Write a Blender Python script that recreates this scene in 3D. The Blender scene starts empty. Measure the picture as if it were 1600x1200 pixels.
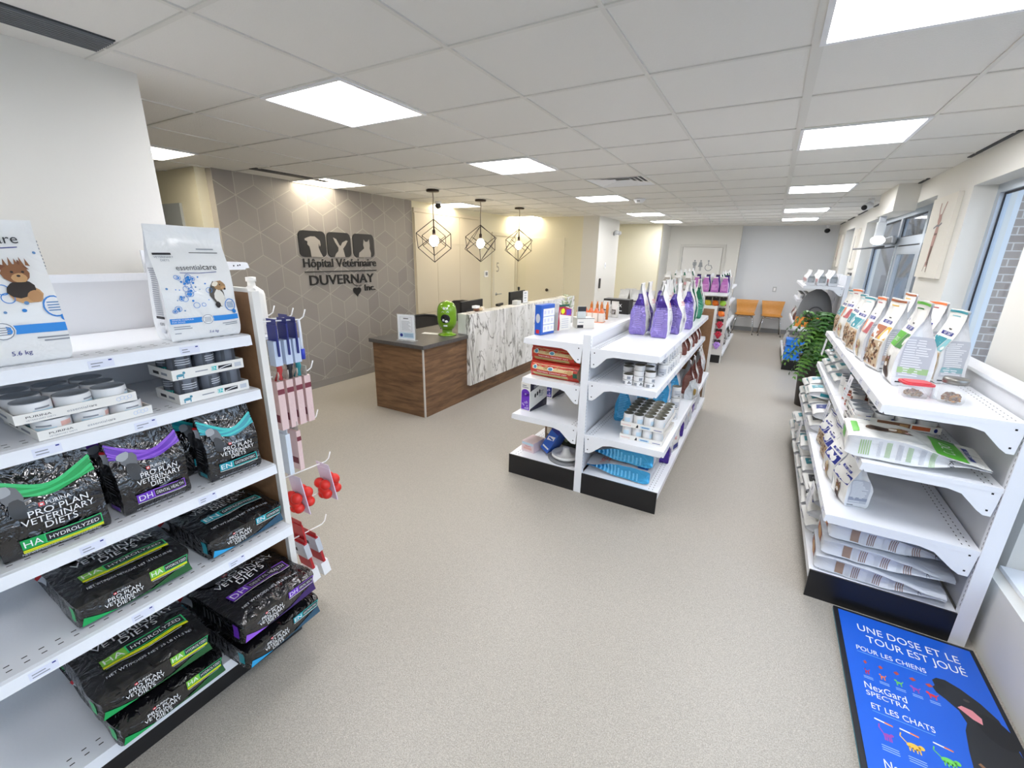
import bpy, math, random
from math import sin, cos, pi, radians, sqrt
from mathutils import Vector, Matrix, noise

# ---------------------------------------------------------------- camera, world, light, exposure
S = bpy.context.scene
COL = S.collection
CAMZ = 1.70
CEIL = 2.455
F_PX, YAW, PITCH, ROLL = 680.45, -0.516642, -0.288399, -0.019623


def make_camera():
    fw = Vector((sin(YAW) * cos(PITCH), cos(YAW) * cos(PITCH), sin(PITCH)))
    r = Vector((cos(YAW), -sin(YAW), 0))
    d = fw.cross(r)
    r2 = cos(ROLL) * r + sin(ROLL) * d
    d2 = -sin(ROLL) * r + cos(ROLL) * d
    cd = bpy.data.cameras.new('camera')
    cd.sensor_fit = 'HORIZONTAL'
    cd.sensor_width = 36
    cd.lens = F_PX / 1600 * 36
    cd.clip_start = 0.02
    c = bpy.data.objects.new('camera', cd)
    m = Matrix((r2, -d2, -fw)).transposed().to_4x4()
    m.translation = Vector((0, 0, CAMZ))
    c.matrix_world = m
    COL.objects.link(c)
    S.camera = c


make_camera()
w = bpy.data.worlds.new('overcast_sky')
S.world = w
w.use_nodes = True
wn = w.node_tree
bg = wn.nodes['Background']
bg.inputs[0].default_value = (0.62, 0.78, 1.0, 1)
bg.inputs[1].default_value = 2.2
vs = S.view_settings
vs.view_transform = 'Standard'
vs.look = 'None'
vs.gamma = 1
vs.use_curve_mapping = False
vs.exposure = 0.54
PANEL_E = 15.5
try:
    S.cycles.use_denoising = True
    S.cycles.max_bounces = 10
    S.cycles.diffuse_bounces = 6
    S.cycles.sample_clamp_indirect = 6
except Exception:
    pass

# ---------------------------------------------------------------- materials
MATS = {}


def lin(c):
    if isinstance(c, str):
        c = tuple(int(c[i:i + 2], 16) / 255 for i in (0, 2, 4))
    return tuple((x / 12.92 if x <= .04045 else ((x + .055) / 1.055) ** 2.4) for x in c) + (1,)


def M(name, col='808080', rough=.5, metal=0, bump=None, emit=0, trans=0, alpha=1, spec=.5, coat=0, mix=None, scale=None):
    """one plain procedural material; bump=(scale, strength), mix=(second colour, noise scale, lo, hi)"""
    if name in MATS:
        return MATS[name]
    m = bpy.data.materials.new(name)
    m.use_nodes = True
    nt = m.node_tree
    b = nt.nodes['Principled BSDF']
    b.inputs['Base Color'].default_value = lin(col)
    b.inputs['Roughness'].default_value = rough
    b.inputs['Metallic'].default_value = metal
    b.inputs['Specular IOR Level'].default_value = spec
    if coat:
        b.inputs['Coat Weight'].default_value = coat
        b.inputs['Coat Roughness'].default_value = .08
    if trans:
        b.inputs['Transmission Weight'].default_value = trans
        b.inputs['IOR'].default_value = 1.3
    if alpha < 1:
        b.inputs['Alpha'].default_value = alpha
    if emit:
        b.inputs['Emission Color'].default_value = lin(col)
        b.inputs['Emission Strength'].default_value = emit
    tc = None
    if bump or mix:
        tc = nt.nodes.new('ShaderNodeTexCoord')
        mp = nt.nodes.new('ShaderNodeMapping')
        nt.links.new(tc.outputs['Object'], mp.inputs[0])
        if scale:
            mp.inputs['Scale'].default_value = scale
    if bump:
        n = nt.nodes.new('ShaderNodeTexNoise')
        n.inputs['Scale'].default_value = bump[0]
        n.inputs['Detail'].default_value = 3
        if len(bump) > 2:
            n.inputs['Distortion'].default_value = bump[2]
        bn = nt.nodes.new('ShaderNodeBump')
        bn.inputs['Strength'].default_value = bump[1]
        bn.inputs['Distance'].default_value = .02
        nt.links.new(mp.outputs[0], n.inputs['Vector'])
        nt.links.new(n.outputs['Fac'], bn.inputs['Height'])
        nt.links.new(bn.outputs[0], b.inputs['Normal'])
        if coat:
            nt.links.new(bn.outputs[0], b.inputs['Coat Normal'])
    if mix:
        n = nt.nodes.new('ShaderNodeTexNoise')
        n.inputs['Scale'].default_value = mix[1]
        n.inputs['Detail'].default_value = 6
        cr = nt.nodes.new('ShaderNodeValToRGB')
        cr.color_ramp.elements[0].position = mix[2]
        cr.color_ramp.elements[1].position = mix[3]
        cr.color_ramp.elements[0].color = lin(col)
        cr.color_ramp.elements[1].color = lin(mix[0])
        nt.links.new(mp.outputs[0], n.inputs['Vector'])
        nt.links.new(n.outputs['Fac'], cr.inputs[0])
        nt.links.new(cr.outputs[0], b.inputs['Base Color'])
    MATS[name] = m
    return m


def foil(name, col, rough=.22, strength=.55, scale=14, metal=0):
    return M(name, col, rough, metal, bump=(scale, strength, 1.2))


# ---------------------------------------------------------------- mesh builder
TXT = {}


def text_geo(s, bold=0, ext=0):
    key = (s, bold, ext)
    if key not in TXT:
        cu = bpy.data.curves.new('letters', 'FONT')
        cu.body = s
        cu.size = 1
        cu.resolution_u = 3
        cu.align_x = 'CENTER'
        cu.offset = bold
        cu.extrude = ext
        o = bpy.data.objects.new('letters', cu)
        me = bpy.data.meshes.new_from_object(o)
        TXT[key] = ([tuple(v.co) for v in me.vertices], [tuple(p.vertices) for p in me.polygons])
        bpy.data.meshes.remove(me)
        bpy.data.objects.remove(o)
        bpy.data.curves.remove(cu)
    return TXT[key]


class MB:
    def __init__(self):
        self.v, self.f, self.mi, self.sm, self.mats = [], [], [], [], []

    def _m(self, m):
        if m not in self.mats:
            self.mats.append(m)
        return self.mats.index(m)

    def add(self, vs_, fs, m, smooth=False, xf=None):
        b = len(self.v)
        for p in vs_:
            self.v.append(tuple(xf @ Vector(p)) if xf else tuple(p))
        k = self._m(m)
        for f in fs:
            self.f.append([b + i for i in f])
            self.mi.append(k)
            self.sm.append(smooth)
        return self

    def box(self, x0, y0, z0, x1, y1, z1, m, xf=None):
        v = [(x0, y0, z0), (x1, y0, z0), (x1, y1, z0), (x0, y1, z0), (x0, y0, z1), (x1, y0, z1), (x1, y1, z1), (x0, y1, z1)]
        f = [(0, 3, 2, 1), (4, 5, 6, 7), (0, 1, 5, 4), (1, 2, 6, 5), (2, 3, 7, 6), (3, 0, 4, 7)]
        return self.add(v, f, m, False, xf)

    def prism(self, poly, mp, w0, w1, m, smooth=False):
        n = len(poly)
        v = [mp(a, b, w0) for a, b in poly] + [mp(a, b, w1) for a, b in poly]
        f = [list(range(n))[::-1], list(range(n, 2 * n))] + [(i, (i + 1) % n, n + (i + 1) % n, n + i) for i in range(n)]
        return self.add(v, f, m, smooth)

    def lathe(self, prof, m, n=24, c=(0, 0, 0), xf=None, smooth=True):
        v, f = [], []
        for r, z in prof:
            for i in range(n):
                a = 2 * pi * i / n
                v.append((c[0] + r * cos(a), c[1] + r * sin(a), c[2] + z))
        for j in range(len(prof) - 1):
            for i in range(n):
                f.append((j * n + i, j * n + (i + 1) % n, (j + 1) * n + (i + 1) % n, (j + 1) * n + i))
        if prof[0][0] > 1e-4:
            f.append(list(range(n))[::-1])
        if prof[-1][0] > 1e-4:
            f.append([(len(prof) - 1) * n + i for i in range(n)])
        return self.add(v, f, m, smooth, xf)

    def tube(self, pts, r, m, n=8, xf=None):
        pts = [Vector(p) for p in pts]
        v, f = [], []
        up = None
        for i, p in enumerate(pts):
            d = (pts[min(i + 1, len(pts) - 1)] - pts[max(i - 1, 0)])
            if d.length < 1e-9:
                d = Vector((0, 0, 1))
            d.normalize()
            if up is None:
                up = d.orthogonal().normalized()
            up = (up - d * up.dot(d))
            if up.length < 1e-6:
                up = d.orthogonal()
            up.normalize()
            s = d.cross(up)
            rr = r[i] if isinstance(r, (list, tuple)) else r
            for k in range(n):
                a = 2 * pi * k / n
                v.append(p + (up * cos(a) + s * sin(a)) * rr)
        for i in range(len(pts) - 1):
            for k in range(n):
                f.append((i * n + k, i * n + (k + 1) % n, (i + 1) * n + (k + 1) % n, (i + 1) * n + k))
        f.append(list(range(n))[::-1])
        f.append([(len(pts) - 1) * n + k for k in range(n)])
        return self.add(v, f, m, True, xf)

    def ball(self, c, rx, ry, rz, m, n=16, k=10, xf=None):
        v, f = [], []
        for j in range(k + 1):
            t = -pi / 2 + pi * j / k
            for i in range(n):
                a = 2 * pi * i / n
                v.append((c[0] + rx * cos(t) * cos(a), c[1] + ry * cos(t) * sin(a), c[2] + rz * sin(t)))
        for j in range(k):
            for i in range(n):
                f.append((j * n + i, j * n + (i + 1) % n, (j + 1) * n + (i + 1) % n, (j + 1) * n + i))
        return self.add(v, f, m, True, xf)

    # ---- flat prints laid on a surface: mp(x, z, lift) -> point
    def drect(self, mp, x0, z0, x1, z1, m, l=1, nx=4, nz=2):
        v = [mp(x0 + (x1 - x0) * i / nx, z0 + (z1 - z0) * j / nz, l) for j in range(nz + 1) for i in range(nx + 1)]
        f = [(j * (nx + 1) + i, j * (nx + 1) + i + 1, (j + 1) * (nx + 1) + i + 1, (j + 1) * (nx + 1) + i) for j in range(nz) for i in range(nx)]
        return self.add(v, f, m)

    def dell(self, mp, cx, cz, rx, rz, m, l=1, n=14, rot=0, jit=0, seed=1):
        rd = random.Random(seed)
        v = [mp(cx, cz, l)]
        for ring in (.55, 1):
            for i in range(n):
                a = 2 * pi * i / n
                q = ring * (1 + (rd.uniform(-jit, jit) if ring == 1 else 0))
                x, z = rx * cos(a) * q, rz * sin(a) * q
                v.append(mp(cx + x * cos(rot) - z * sin(rot), cz + x * sin(rot) + z * cos(rot), l))
        f = [(0, 1 + i, 1 + (i + 1) % n) for i in range(n)]
        f += [(1 + i, 1 + n + i, 1 + n + (i + 1) % n, 1 + (i + 1) % n) for i in range(n)]
        return self.add(v, f, m)

    def dring(self, mp, cx, cz, rx, rz, wd, m, l=1, n=18):
        v = []
        for i in range(n):
            a = 2 * pi * i / n
            v.append(mp(cx + (rx - wd) * cos(a), cz + (rz - wd) * sin(a), l))
            v.append(mp(cx + rx * cos(a), cz + rz * sin(a), l))
        f = [(2 * i, 2 * i + 1, (2 * i + 3) % (2 * n), (2 * i + 2) % (2 * n)) for i in range(n)]
        return self.add(v, f, m)

    def dpoly(self, mp, pts, m, l=1):
        return self.add([mp(x, z, l) for x, z in pts], [list(range(len(pts)))], m)

    def dstrip(self, mp, pts, wd, m, l=1):
        v = []
        n = len(pts)
        for i, (x, z) in enumerate(pts):
            x0, z0 = pts[max(i - 1, 0)]
            x1, z1 = pts[min(i + 1, n - 1)]
            dx, dz = x1 - x0, z1 - z0
            q = sqrt(dx * dx + dz * dz) or 1
            ww = wd[i] if isinstance(wd, (list, tuple)) else wd
            nx, nz = -dz / q * ww / 2, dx / q * ww / 2
            v += [mp(x - nx, z - nz, l), mp(x + nx, z + nz, l)]
        f = [(2 * i, 2 * i + 2, 2 * i + 3, 2 * i + 1) for i in range(n - 1)]
        return self.add(v, f, m)

    def frame(self, mp, x0, z0, x1, z1, t, m, l=1):
        self.drect(mp, x0, z0, x1, z0 + t, m, l)
        self.drect(mp, x0, z1 - t, x1, z1, m, l)
        self.drect(mp, x0, z0, x0 + t, z1, m, l, 1, 3)
        return self.drect(mp, x1 - t, z0, x1, z1, m, l, 1, 3)

    def text(self, mp, s, x, z, size, m, l=1, ax='c', sx=1.0, fit=None):
        v, f = text_geo(s)
        if not v:
            return self
        lo, hi = min(p[0] for p in v), max(p[0] for p in v)
        if fit:
            sx = fit / ((hi - lo) * size)
        dx = {'c': -(lo + hi) / 2, 'l': -lo, 'r': -hi}[ax]
        return self.add([mp(x + (p[0] + dx) * size * sx, z + p[1] * size, l) for p in v], f, m)

    def build(self, name, parent=None, loc=None, rotz=0, bevel=0, sharp=None, mesh_only=False):
        me = bpy.data.meshes.new(name)
        me.from_pydata(self.v, [], self.f)
        for m in self.mats:
            me.materials.append(m)
        me.polygons.foreach_set('material_index', self.mi)
        me.polygons.foreach_set('use_smooth', self.sm)
        if sharp:
            me.set_sharp_from_angle(angle=radians(sharp))
        me.update()
        if mesh_only:
            return me
        o = bpy.data.objects.new(name, me)
        COL.objects.link(o)
        if parent:
            o.parent = parent
        if loc is not None:
            o.location = loc
        o.rotation_euler = (0, 0, rotz)
        if bevel:
            md = o.modifiers.new('edge', 'BEVEL')
            md.width = bevel
            md.segments = 2
            md.limit_method = 'ANGLE'
        return o


def tag(o, label, cat, group=None):
    o['label'] = label
    o['category'] = cat
    if group:
        o['group'] = group
    return o


def thing(name, label, cat, loc=(0, 0, 0), rotz=0, group=None):
    o = bpy.data.objects.new(name, None)
    o.empty_display_size = .1
    COL.objects.link(o)
    o.location = loc
    o.rotation_euler = (0, 0, rotz)
    return tag(o, label, cat, group)


def struct(o):
    o['kind'] = 'structure'
    return o


def copy_tree(o, parent=None):
    c = o.copy()
    COL.objects.link(c)
    if parent:
        c.parent = parent
    for ch in list(o.children):
        copy_tree(ch, c)
    return c


def place(o, loc, rotz=0, label=None, group=None, first=[]):
    """the first call moves the built thing itself, later ones a copy of it and of its parts"""
    if o.name in first:
        o = copy_tree(o)
    else:
        first.append(o.name)
    o.location = loc
    o.rotation_euler = (0, 0, rotz) if not isinstance(rotz, (tuple, list)) else rotz
    if label:
        o['label'] = label
    if group:
        o['group'] = group
    return o


ORD = 'first second third fourth fifth sixth seventh eighth ninth tenth eleventh twelfth'.split()
PY = lambda x, z, l=0: Vector((x, -.0012 * l, z))          # plane facing -Y at y=0

# common materials
WHITE = M('white_powder_coat', 'eceef2', .32, bump=(90, .03))
WALL = M('white_wall_paint', 'dfddd6', .75, bump=(60, .02))
CREAM = M('cream_wall_paint', 'e2dcc4', .7)
GREYW = M('pale_grey_paint', 'dcdfe2', .7)
BLACK = M('black_kick', '17171a', .35)
DARK = M('dark_print', '1c1c22', .5)
WPR = M('white_print', 'f2f2f2', .45)
GPR = M('grey_print', '8d9199', .5)
LPR = M('light_grey_print', 'c4c8cf', .5)
RED = M('red_print', 'c8242c', .45)
HOLE = M('dark_hole', '15161a', .9)
BLUE = M('blue_print', '1d7fd0', .4)
NAVY = M('navy_print', '1b2a86', .4)
TEAL = M('teal_print', '2ec4c0', .4)
TEALD = M('dull_teal_print', '4f93a8', .4)
PURP = M('purple_print', '6a32b8', .4)
PURPL = M('light_purple_print', '9258d6', .4)
GRN = M('green_print', '12a354', .4)
GRNL = M('light_green_print', '35c877', .4)
LIME = M('lime_print', '7cc043', .4)
YEL = M('yellow_print', 'e4ea22', .45)
ORNG = M('orange_print', 'ee7a3a', .45)
BRN = M('brown_print', '7a4a30', .5)
TAN = M('tan_print', 'c79a68', .5)
CREAMP = M('cream_print', 'ece3cf', .5)
PINK = M('pink_print', 'e0b0b4', .5)
MAG = M('magenta_print', 'c85cc0', .4)
DKFUR = M('dark_fur_print', '2b2320', .6)
STEEL = M('brushed_steel', 'b0b2b5', .28, 1)
CHROME = M('chrome', 'd0d2d6', .12, 1)
# ---------------------------------------------------------------- room shell
XW = 1.16       # inner face of the window wall
XL = -4.85      # face of the feature wall and cabinets
YF = 12.25      # far wall


def floor_material():
    m = bpy.data.materials.new('speckled_vinyl')
    m.use_nodes = True
    nt = m.node_tree
    b = nt.nodes['Principled BSDF']
    tc = nt.nodes.new('ShaderNodeTexCoord')
    v = nt.nodes.new('ShaderNodeTexVoronoi')
    v.inputs['Scale'].default_value = 420
    n = nt.nodes.new('ShaderNodeTexNoise')
    n.inputs['Scale'].default_value = 240
    n.inputs['Detail'].default_value = 4
    cr = nt.nodes.new('ShaderNodeValToRGB')
    e = cr.color_ramp.elements
    e[0].position, e[1].position = .25, .75
    e[0].color, e[1].color = lin('958f85'), lin('bcb6ab')
    mx = nt.nodes.new('ShaderNodeMixRGB')
    mx.blend_type = 'OVERLAY'
    mx.inputs[0].default_value = .2
    bw = nt.nodes.new('ShaderNodeSeparateColor')
    L = nt.links.new
    L(tc.outputs['Object'], v.inputs['Vector'])
    L(tc.outputs['Object'], n.inputs['Vector'])
    L(n.outputs['Fac'], cr.inputs[0])
    L(v.outputs['Color'], bw.inputs[0])
    L(cr.outputs[0], mx.inputs[1])
    L(bw.outputs[0], mx.inputs[2])
    L(mx.outputs[0], b.inputs['Base Color'])
    b.inputs['Roughness'].default_value = .42
    b.inputs['Specular IOR Level'].default_value = .35
    return m


FLOORM = floor_material()
b = MB().box(-8.2, -2.6, -.1, 1.6, 12.6, 0, FLOORM)
struct(b.build('floor'))

# ceiling: mineral tiles on a white grid, real tee bars
TILE = M('mineral_tile', 'e3e2de', .85, bump=(140, .12))
TEE = M('white_tee_bar', 'd8d7d2', .5)
GX = [.02 + .61 * k for k in range(-13, 3)]
GY = [1.565 + .605 * k for k in range(-7, 19)]
PANELS = [(-4, 0), (-4, 3), (-4, 7), (-4, 11), (-4, 14), (-8, 0), (-8, 3), (-8, 7), (-8, 11), (0, -3), (0, 0), (0, 3), (0, 7), (0, 11), (0, 14), (-4, -4)]
DIFFS = [(-3, 5)]
b = MB()
x0, x1, y0, y1 = -8.2, 1.6, -2.6, 12.6
holes = set(PANELS + DIFFS)
xs = [x0] + [g for g in GX if x0 < g < x1] + [x1]
ys = [y0] + [g for g in GY if y0 < g < y1] + [y1]
for i in range(len(xs) - 1):
    for j in range(len(ys) - 1):
        ck = (round((xs[i] - .02) / .61), round((ys[j] - 1.565) / .605))
        if ck in holes:
            continue
        b.add([(xs[i], ys[j], CEIL), (xs[i], ys[j + 1], CEIL), (xs[i + 1], ys[j + 1], CEIL), (xs[i + 1], ys[j], CEIL)], [(0, 1, 2, 3)], TILE)
for g in xs[1:-1]:
    wd = .020 if abs(g - .02) < .01 else .009
    b.box(g - wd, y0, CEIL - .006, g + wd, y1, CEIL + .004, TEE)
for g in ys[1:-1]:
    b.box(x0, g - .009, CEIL - .0055, x1, g + .009, CEIL + .004, TEE)
b.box(x0, y0, CEIL + .12, x1, y1, CEIL + .16, TILE)
struct(b.build('ceiling'))

# feature wall, cabinets side, far walls
WALLB = MB()


def wall(name, x0, y0, x1, y1, z0=0, z1=CEIL + .1, m=WALL):
    return struct(MB().box(x0, y0, z0, x1, y1, z1, m).build(name))


wall('wall_left', -2.80, -2.6, -2.63, 1.13)                       # stub wall behind the left shelving
wall('wall_left_outer', -8.3, -2.6, -8.2, 2.5)
wall('wall_passage', -8.3, 2.45, XL - .1, 2.55, m=CREAM)
wall('wall_back', -8.3, -2.7, 1.7, -2.6)
wall('wall_clinic', -5.05, 5.36, XL, 8.62, m=CREAM)              # cabinets and door five side
wall('wall_desk_end', -5.05, 8.62, -3.35, 8.75, m=CREAM)
wall('wall_column', -3.35, 8.62, -3.02, 9.95, m=WALL)
wall('wall_hall', -3.35, 10.95, -2.32, 11.1, m=CREAM)
wall('wall_hall_left', -3.6, 9.9, -3.35, 11.1, m=CREAM)
wall('wall_hall_return', -2.42, 11.1, -2.32, 12.1, m=WALL)
wall('wall_restroom', -2.42, 12.0, -.72, 12.4, m=WALL)
wall('wall_far', -.72, YF, 1.7, YF + .15, m=GREYW)

# feature wall: rhombus wallpaper, every rhombus a slightly different taupe
LINEC = M('wallpaper_line', 'bbb5ad', .6)
RH = [M('wallpaper_taupe', '98928b', .6, bump=(120, .05)), M('wallpaper_grey', '938d87', .6, bump=(120, .05)), M('wallpaper_light', '9c968f', .6, bump=(120, .05)),
      M('wallpaper_dark', '8f8984', .6, bump=(120, .05))]
b = MB()
WY0, WY1 = 2.55, 5.36
b.box(XL - .12, WY0, 0, XL, WY1, CEIL + .1, LINEC)
rd = random.Random(4)
ed = .235
hx = ed * sqrt(3) / 2


def clip_poly(p, axis, val, keep_less):
    out = []
    for i in range(len(p)):
        a, c = p[i], p[(i + 1) % len(p)]
        ia = (a[axis] <= val) == keep_less
        ic = (c[axis] <= val) == keep_less
        if ia:
            out.append(a)
        if ia != ic:
            t = (val - a[axis]) / (c[axis] - a[axis])
            out.append(tuple(a[k] + t * (c[k] - a[k]) for k in (0, 1)))
    return out


def rhomb(pts):
    cx, cz = sum(p[0] for p in pts) / 4, sum(p[1] for p in pts) / 4
    k = 1 - .0034 / (ed * .43)
    p = [(cx + (x - cx) * k, cz + (z - cz) * k) for x, z in pts]
    for ax, val, less in ((0, WY0 + .002, False), (0, WY1 - .002, True), (1, 0.0, False), (1, CEIL + .05, True)):
        if len(p) < 3:
            return
        p = clip_poly(p, ax, val, less)
    if len(p) >= 3:
        b.add([(XL + .0015, y, z) for y, z in p], [list(range(len(p)))], rd.choice(RH))


for r in range(-1, 9):
    for c in range(-1, 9):
        cx = WY0 + c * 2 * hx + (hx if r % 2 else 0)
        cz = r * ed * 1.5
        top = [(cx, cz), (cx + hx, cz + ed / 2), (cx, cz + ed), (cx - hx, cz + ed / 2)]
        lef = [(cx, cz), (cx - hx, cz + ed / 2), (cx - hx, cz - ed / 2), (cx, cz - ed)]
        rig = [(cx, cz), (cx, cz - ed), (cx + hx, cz - ed / 2), (cx + hx, cz + ed / 2)]
        for q in (top, lef, rig):
            rhomb(q)
struct(b.build('wall_feature'))

# grey panel edge seen in the passage, baseboards
struct(MB().box(-5.95, 2.425, 0, -5.29, 2.449, 2.14, M('grey_door_paint', 'a9aeb0', .5)).build('door_4'))
BASE = M('grey_baseboard', '8a8c8e', .5)
struct(MB().box(-.72, YF - .012, 0, XW, YF, .1, BASE).build('baseboard_far'))
struct(MB().box(XL, 2.55, 0, XL + .01, 5.36, .09, M('taupe_baseboard', '8d8882', .5)).build('baseboard_feature'))

# window wall: piers, heads and low sills round real openings
OPEN = [(-2.3, 2.62, .34, 2.24), (3.50, 4.56, .34, 2.235), (5.40, 8.80, 0, 2.27), (9.95, 11.0, .34, 2.27), (12.0, 12.2, .34, 2.27)]
D = .13
b = MB()
prev = -2.6
for (a, c, s, h) in OPEN:
    b.box(XW, prev, 0, XW + .24, a, CEIL + .1, WALL)
    b.box(XW, a, h, XW + .24, c, CEIL + .1, WALL)
    if s:
        b.box(XW - .07 if a < 3 else XW, a, 0, XW + .24, c, s, WALL)
    prev = c
b.box(XW, prev, 0, XW + .24, 12.6, CEIL + .1, WALL)
struct(b.build('wall_right'))
ALU = M('aluminium_frame', 'b9c2cc', .4, .35)
GASK = M('black_gasket', '14141c', .5)
GLASS = M('window_glass', 'ffffff', .02, 0, trans=1, spec=.5)
GLASS.node_tree.nodes['Principled BSDF'].inputs['IOR'].default_value = 1.12
SILLW = M('white_sill', 'f0f2f6', .35)


def window(name, y0, y1, z0, z1, mull=(), trans=(), sill=True):
    xf = XW + D
    t = .06
    f = MB()
    f.box(xf, y0, z0, xf + .06, y0 + t, z1, ALU)
    f.box(xf, y1 - t, z0, xf + .06, y1, z1, ALU)
    f.box(xf, y0 + t, z0, xf + .06, y1 - t, z0 + t, ALU)
    f.box(xf, y0 + t, z1 - t, xf + .06, y1 - t, z1, ALU)
    for q in mull:
        f.box(xf, q - .04, z0 + t, xf + .06, q + .04, z1 - t, ALU)
    for q in trans:
        f.box(xf + .002, y0 + t, q - .045, xf + .058, y1 - t, q + .045, ALU)
    fo = struct(f.build(name))
    ysq = [y0 + t] + [q for q in mull] + [y1 - t]
    zsq = [z0 + t] + [q for q in trans] + [z1 - t]
    g = MB()
    k = MB()
    for i in range(len(ysq) - 1):
        for j in range(len(zsq) - 1):
            a = ysq[i] + (.04 if i else 0)
            c = ysq[i + 1] - (.04 if i + 1 < len(ysq) - 1 else 0)
            lo = zsq[j] + (.045 if j else 0)
            hi = zsq[j + 1] - (.045 if j + 1 < len(zsq) - 1 else 0)
            g.box(xf + .03, a, lo, xf + .036, c, hi, GLASS)
            for (p0, q0, p1, q1) in ((a, lo, a + .014, hi), (c - .014, lo, c, hi), (a + .014, hi - .014, c - .014, hi), (a + .014, lo, c - .014, lo + .014)):
                k.box(xf + .022, p0, q0, xf + .029, p1, q1, GASK)
    g.build('pane', fo)
    k.build('gasket', fo)
    if sill:
        MB().box(XW - .02, y0 + .002, z0 + .001, xf, y1 - .002, z0 + .02, SILLW).build('window_sill', fo)
    return fo


window('window_1', 3.50, 4.56, .34, 2.235)
window('window_2', -2.3, 2.62, .34, 2.24, mull=(.2,))
window('window_3', 9.95, 11.0, .34, 2.27)
window('window_4', 12.0, 12.2, .34, 2.27)
window('door_1', 5.40, 8.80, 0, 2.27, mull=(6.15, 7.25), trans=(1.94,), sill=False)
# door leaf inside the entrance frame
dl = MB()
xf = XW + D + .005
dl.box(xf, 6.2, .03, xf + .045, 6.29, 1.88, ALU).box(xf, 7.11, .03, xf + .045, 7.2, 1.88, ALU)
dl.box(xf, 6.29, .03, xf + .045, 7.11, .25, ALU).box(xf, 6.29, 1.79, xf + .045, 7.11, 1.88, ALU)
dlo = struct(dl.build('door_2'))
MB().box(xf - .04, 6.3, .98, xf - .015, 7.08, 1.01, STEEL).box(xf - .02, 6.35, .985, xf, 6.38, 1.005, STEEL).box(xf - .02, 7.02, .985, xf, 7.05, 1.005, STEEL).build('push_bar', dlo)
# door operator and its arm
op = thing('door_closer', 'grey door closer with a long arm above the glass entrance door', 'door closer', (XW + D - .02, 7.35, 1.96))
MB().box(-.06, -.22, -.05, .0, .22, .05, M('closer_grey', '8d9094', .4, .5)).build('closer_body', op, bevel=.02)
MB().tube([(-.08, .0, -.07), (-.14, .9, -.075), (-.22, 1.35, -.08)], .012, M('closer_dark', '55585c', .4, .6)).build('closer_arm', op)

# outside: paved ground, brick wing, bare trees, a parked building
BRICK = bpy.data.materials.new('brick')
BRICK.use_nodes = True
nt = BRICK.node_tree
bt = nt.nodes.new('ShaderNodeTexBrick')
bt.inputs['Color1'].default_value = lin('8d8079')
bt.inputs['Color2'].default_value = lin('9c8f86')
bt.inputs['Mortar'].default_value = lin('c2bdb8')
bt.inputs['Scale'].default_value = 4.6
tc = nt.nodes.new('ShaderNodeTexCoord')
mp = nt.nodes.new('ShaderNodeMapping')
mp.inputs['Rotation'].default_value = (radians(90), 0, 0)
nt.links.new(tc.outputs['Object'], mp.inputs[0])
nt.links.new(mp.outputs[0], bt.inputs['Vector'])
nt.links.new(bt.outputs['Color'], nt.nodes['Principled BSDF'].inputs['Base Color'])
nt.nodes['Principled BSDF'].inputs['Roughness'].default_value = .9
struct(MB().box(1.4325, 4.585, 0, 2.9, 4.95, 3.2, BRICK).build('wall_outside_brick'))
struct(MB().box(XW + .241, 4.57, 0, 1.432, 4.70, 3.2, M('white_outer_trim', 'd8dde2', .5)).build('trim_1'))
struct(MB().box(1.61, -30, -.2, 40, 40, -.1, M('pavement', '9a9a98', .9, mix=('868684', 3, .3, .7))).build('ground_outside'))
b = MB().box(2.6, 17, -.1, 26, 21, 8.5, M('far_facade', '6f6b69', .85))
for k in range(9):
    b.box(3.2 + k * 2.4, 16.97, .6, 4.9 + k * 2.4, 17, 2.6, M('far_glazing', '3d464f', .15)).box(3.2 + k * 2.4, 16.97, 3.9, 4.9 + k * 2.4, 17, 5.6, M('far_glazing'))
tag(b.build('outside_building'), 'grey building seen outside through the entrance glazing', 'building')
BARK = M('bare_bark', '5d554e', .9)


def tree(x, y, h, seed):
    rd = random.Random(seed)
    b = MB()

    def br(p, d, ln, r, dep):
        q = p + d * ln
        b.tube([p, p + d * ln * .5 + Vector((rd.uniform(-.05, .05), rd.uniform(-.05, .05), 0)) * ln, q], [r, r * .8, r * .65], BARK, 5)
        if dep:
            for _ in range(3):
                nd = (d + Vector((rd.uniform(-.8, .8), rd.uniform(-.8, .8), rd.uniform(-.1, .7)))).normalized()
                br(q, nd, ln * rd.uniform(.6, .8), r * .6, dep - 1)
    br(Vector((0, 0, 0)), Vector((0, 0, 1)), h * .3, .09, 4)
    return b.build('bare_tree', None, (x, y, -.1))


tag(tree(2.35, 12.6, 4.2, 2), 'bare branching tree standing outside left of the entrance', 'tree', 'trees outside')
tag(tree(3.2, 13.9, 4, 5), 'thin bare tree farther out beyond the entrance glazing', 'tree', 'trees outside')

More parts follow.
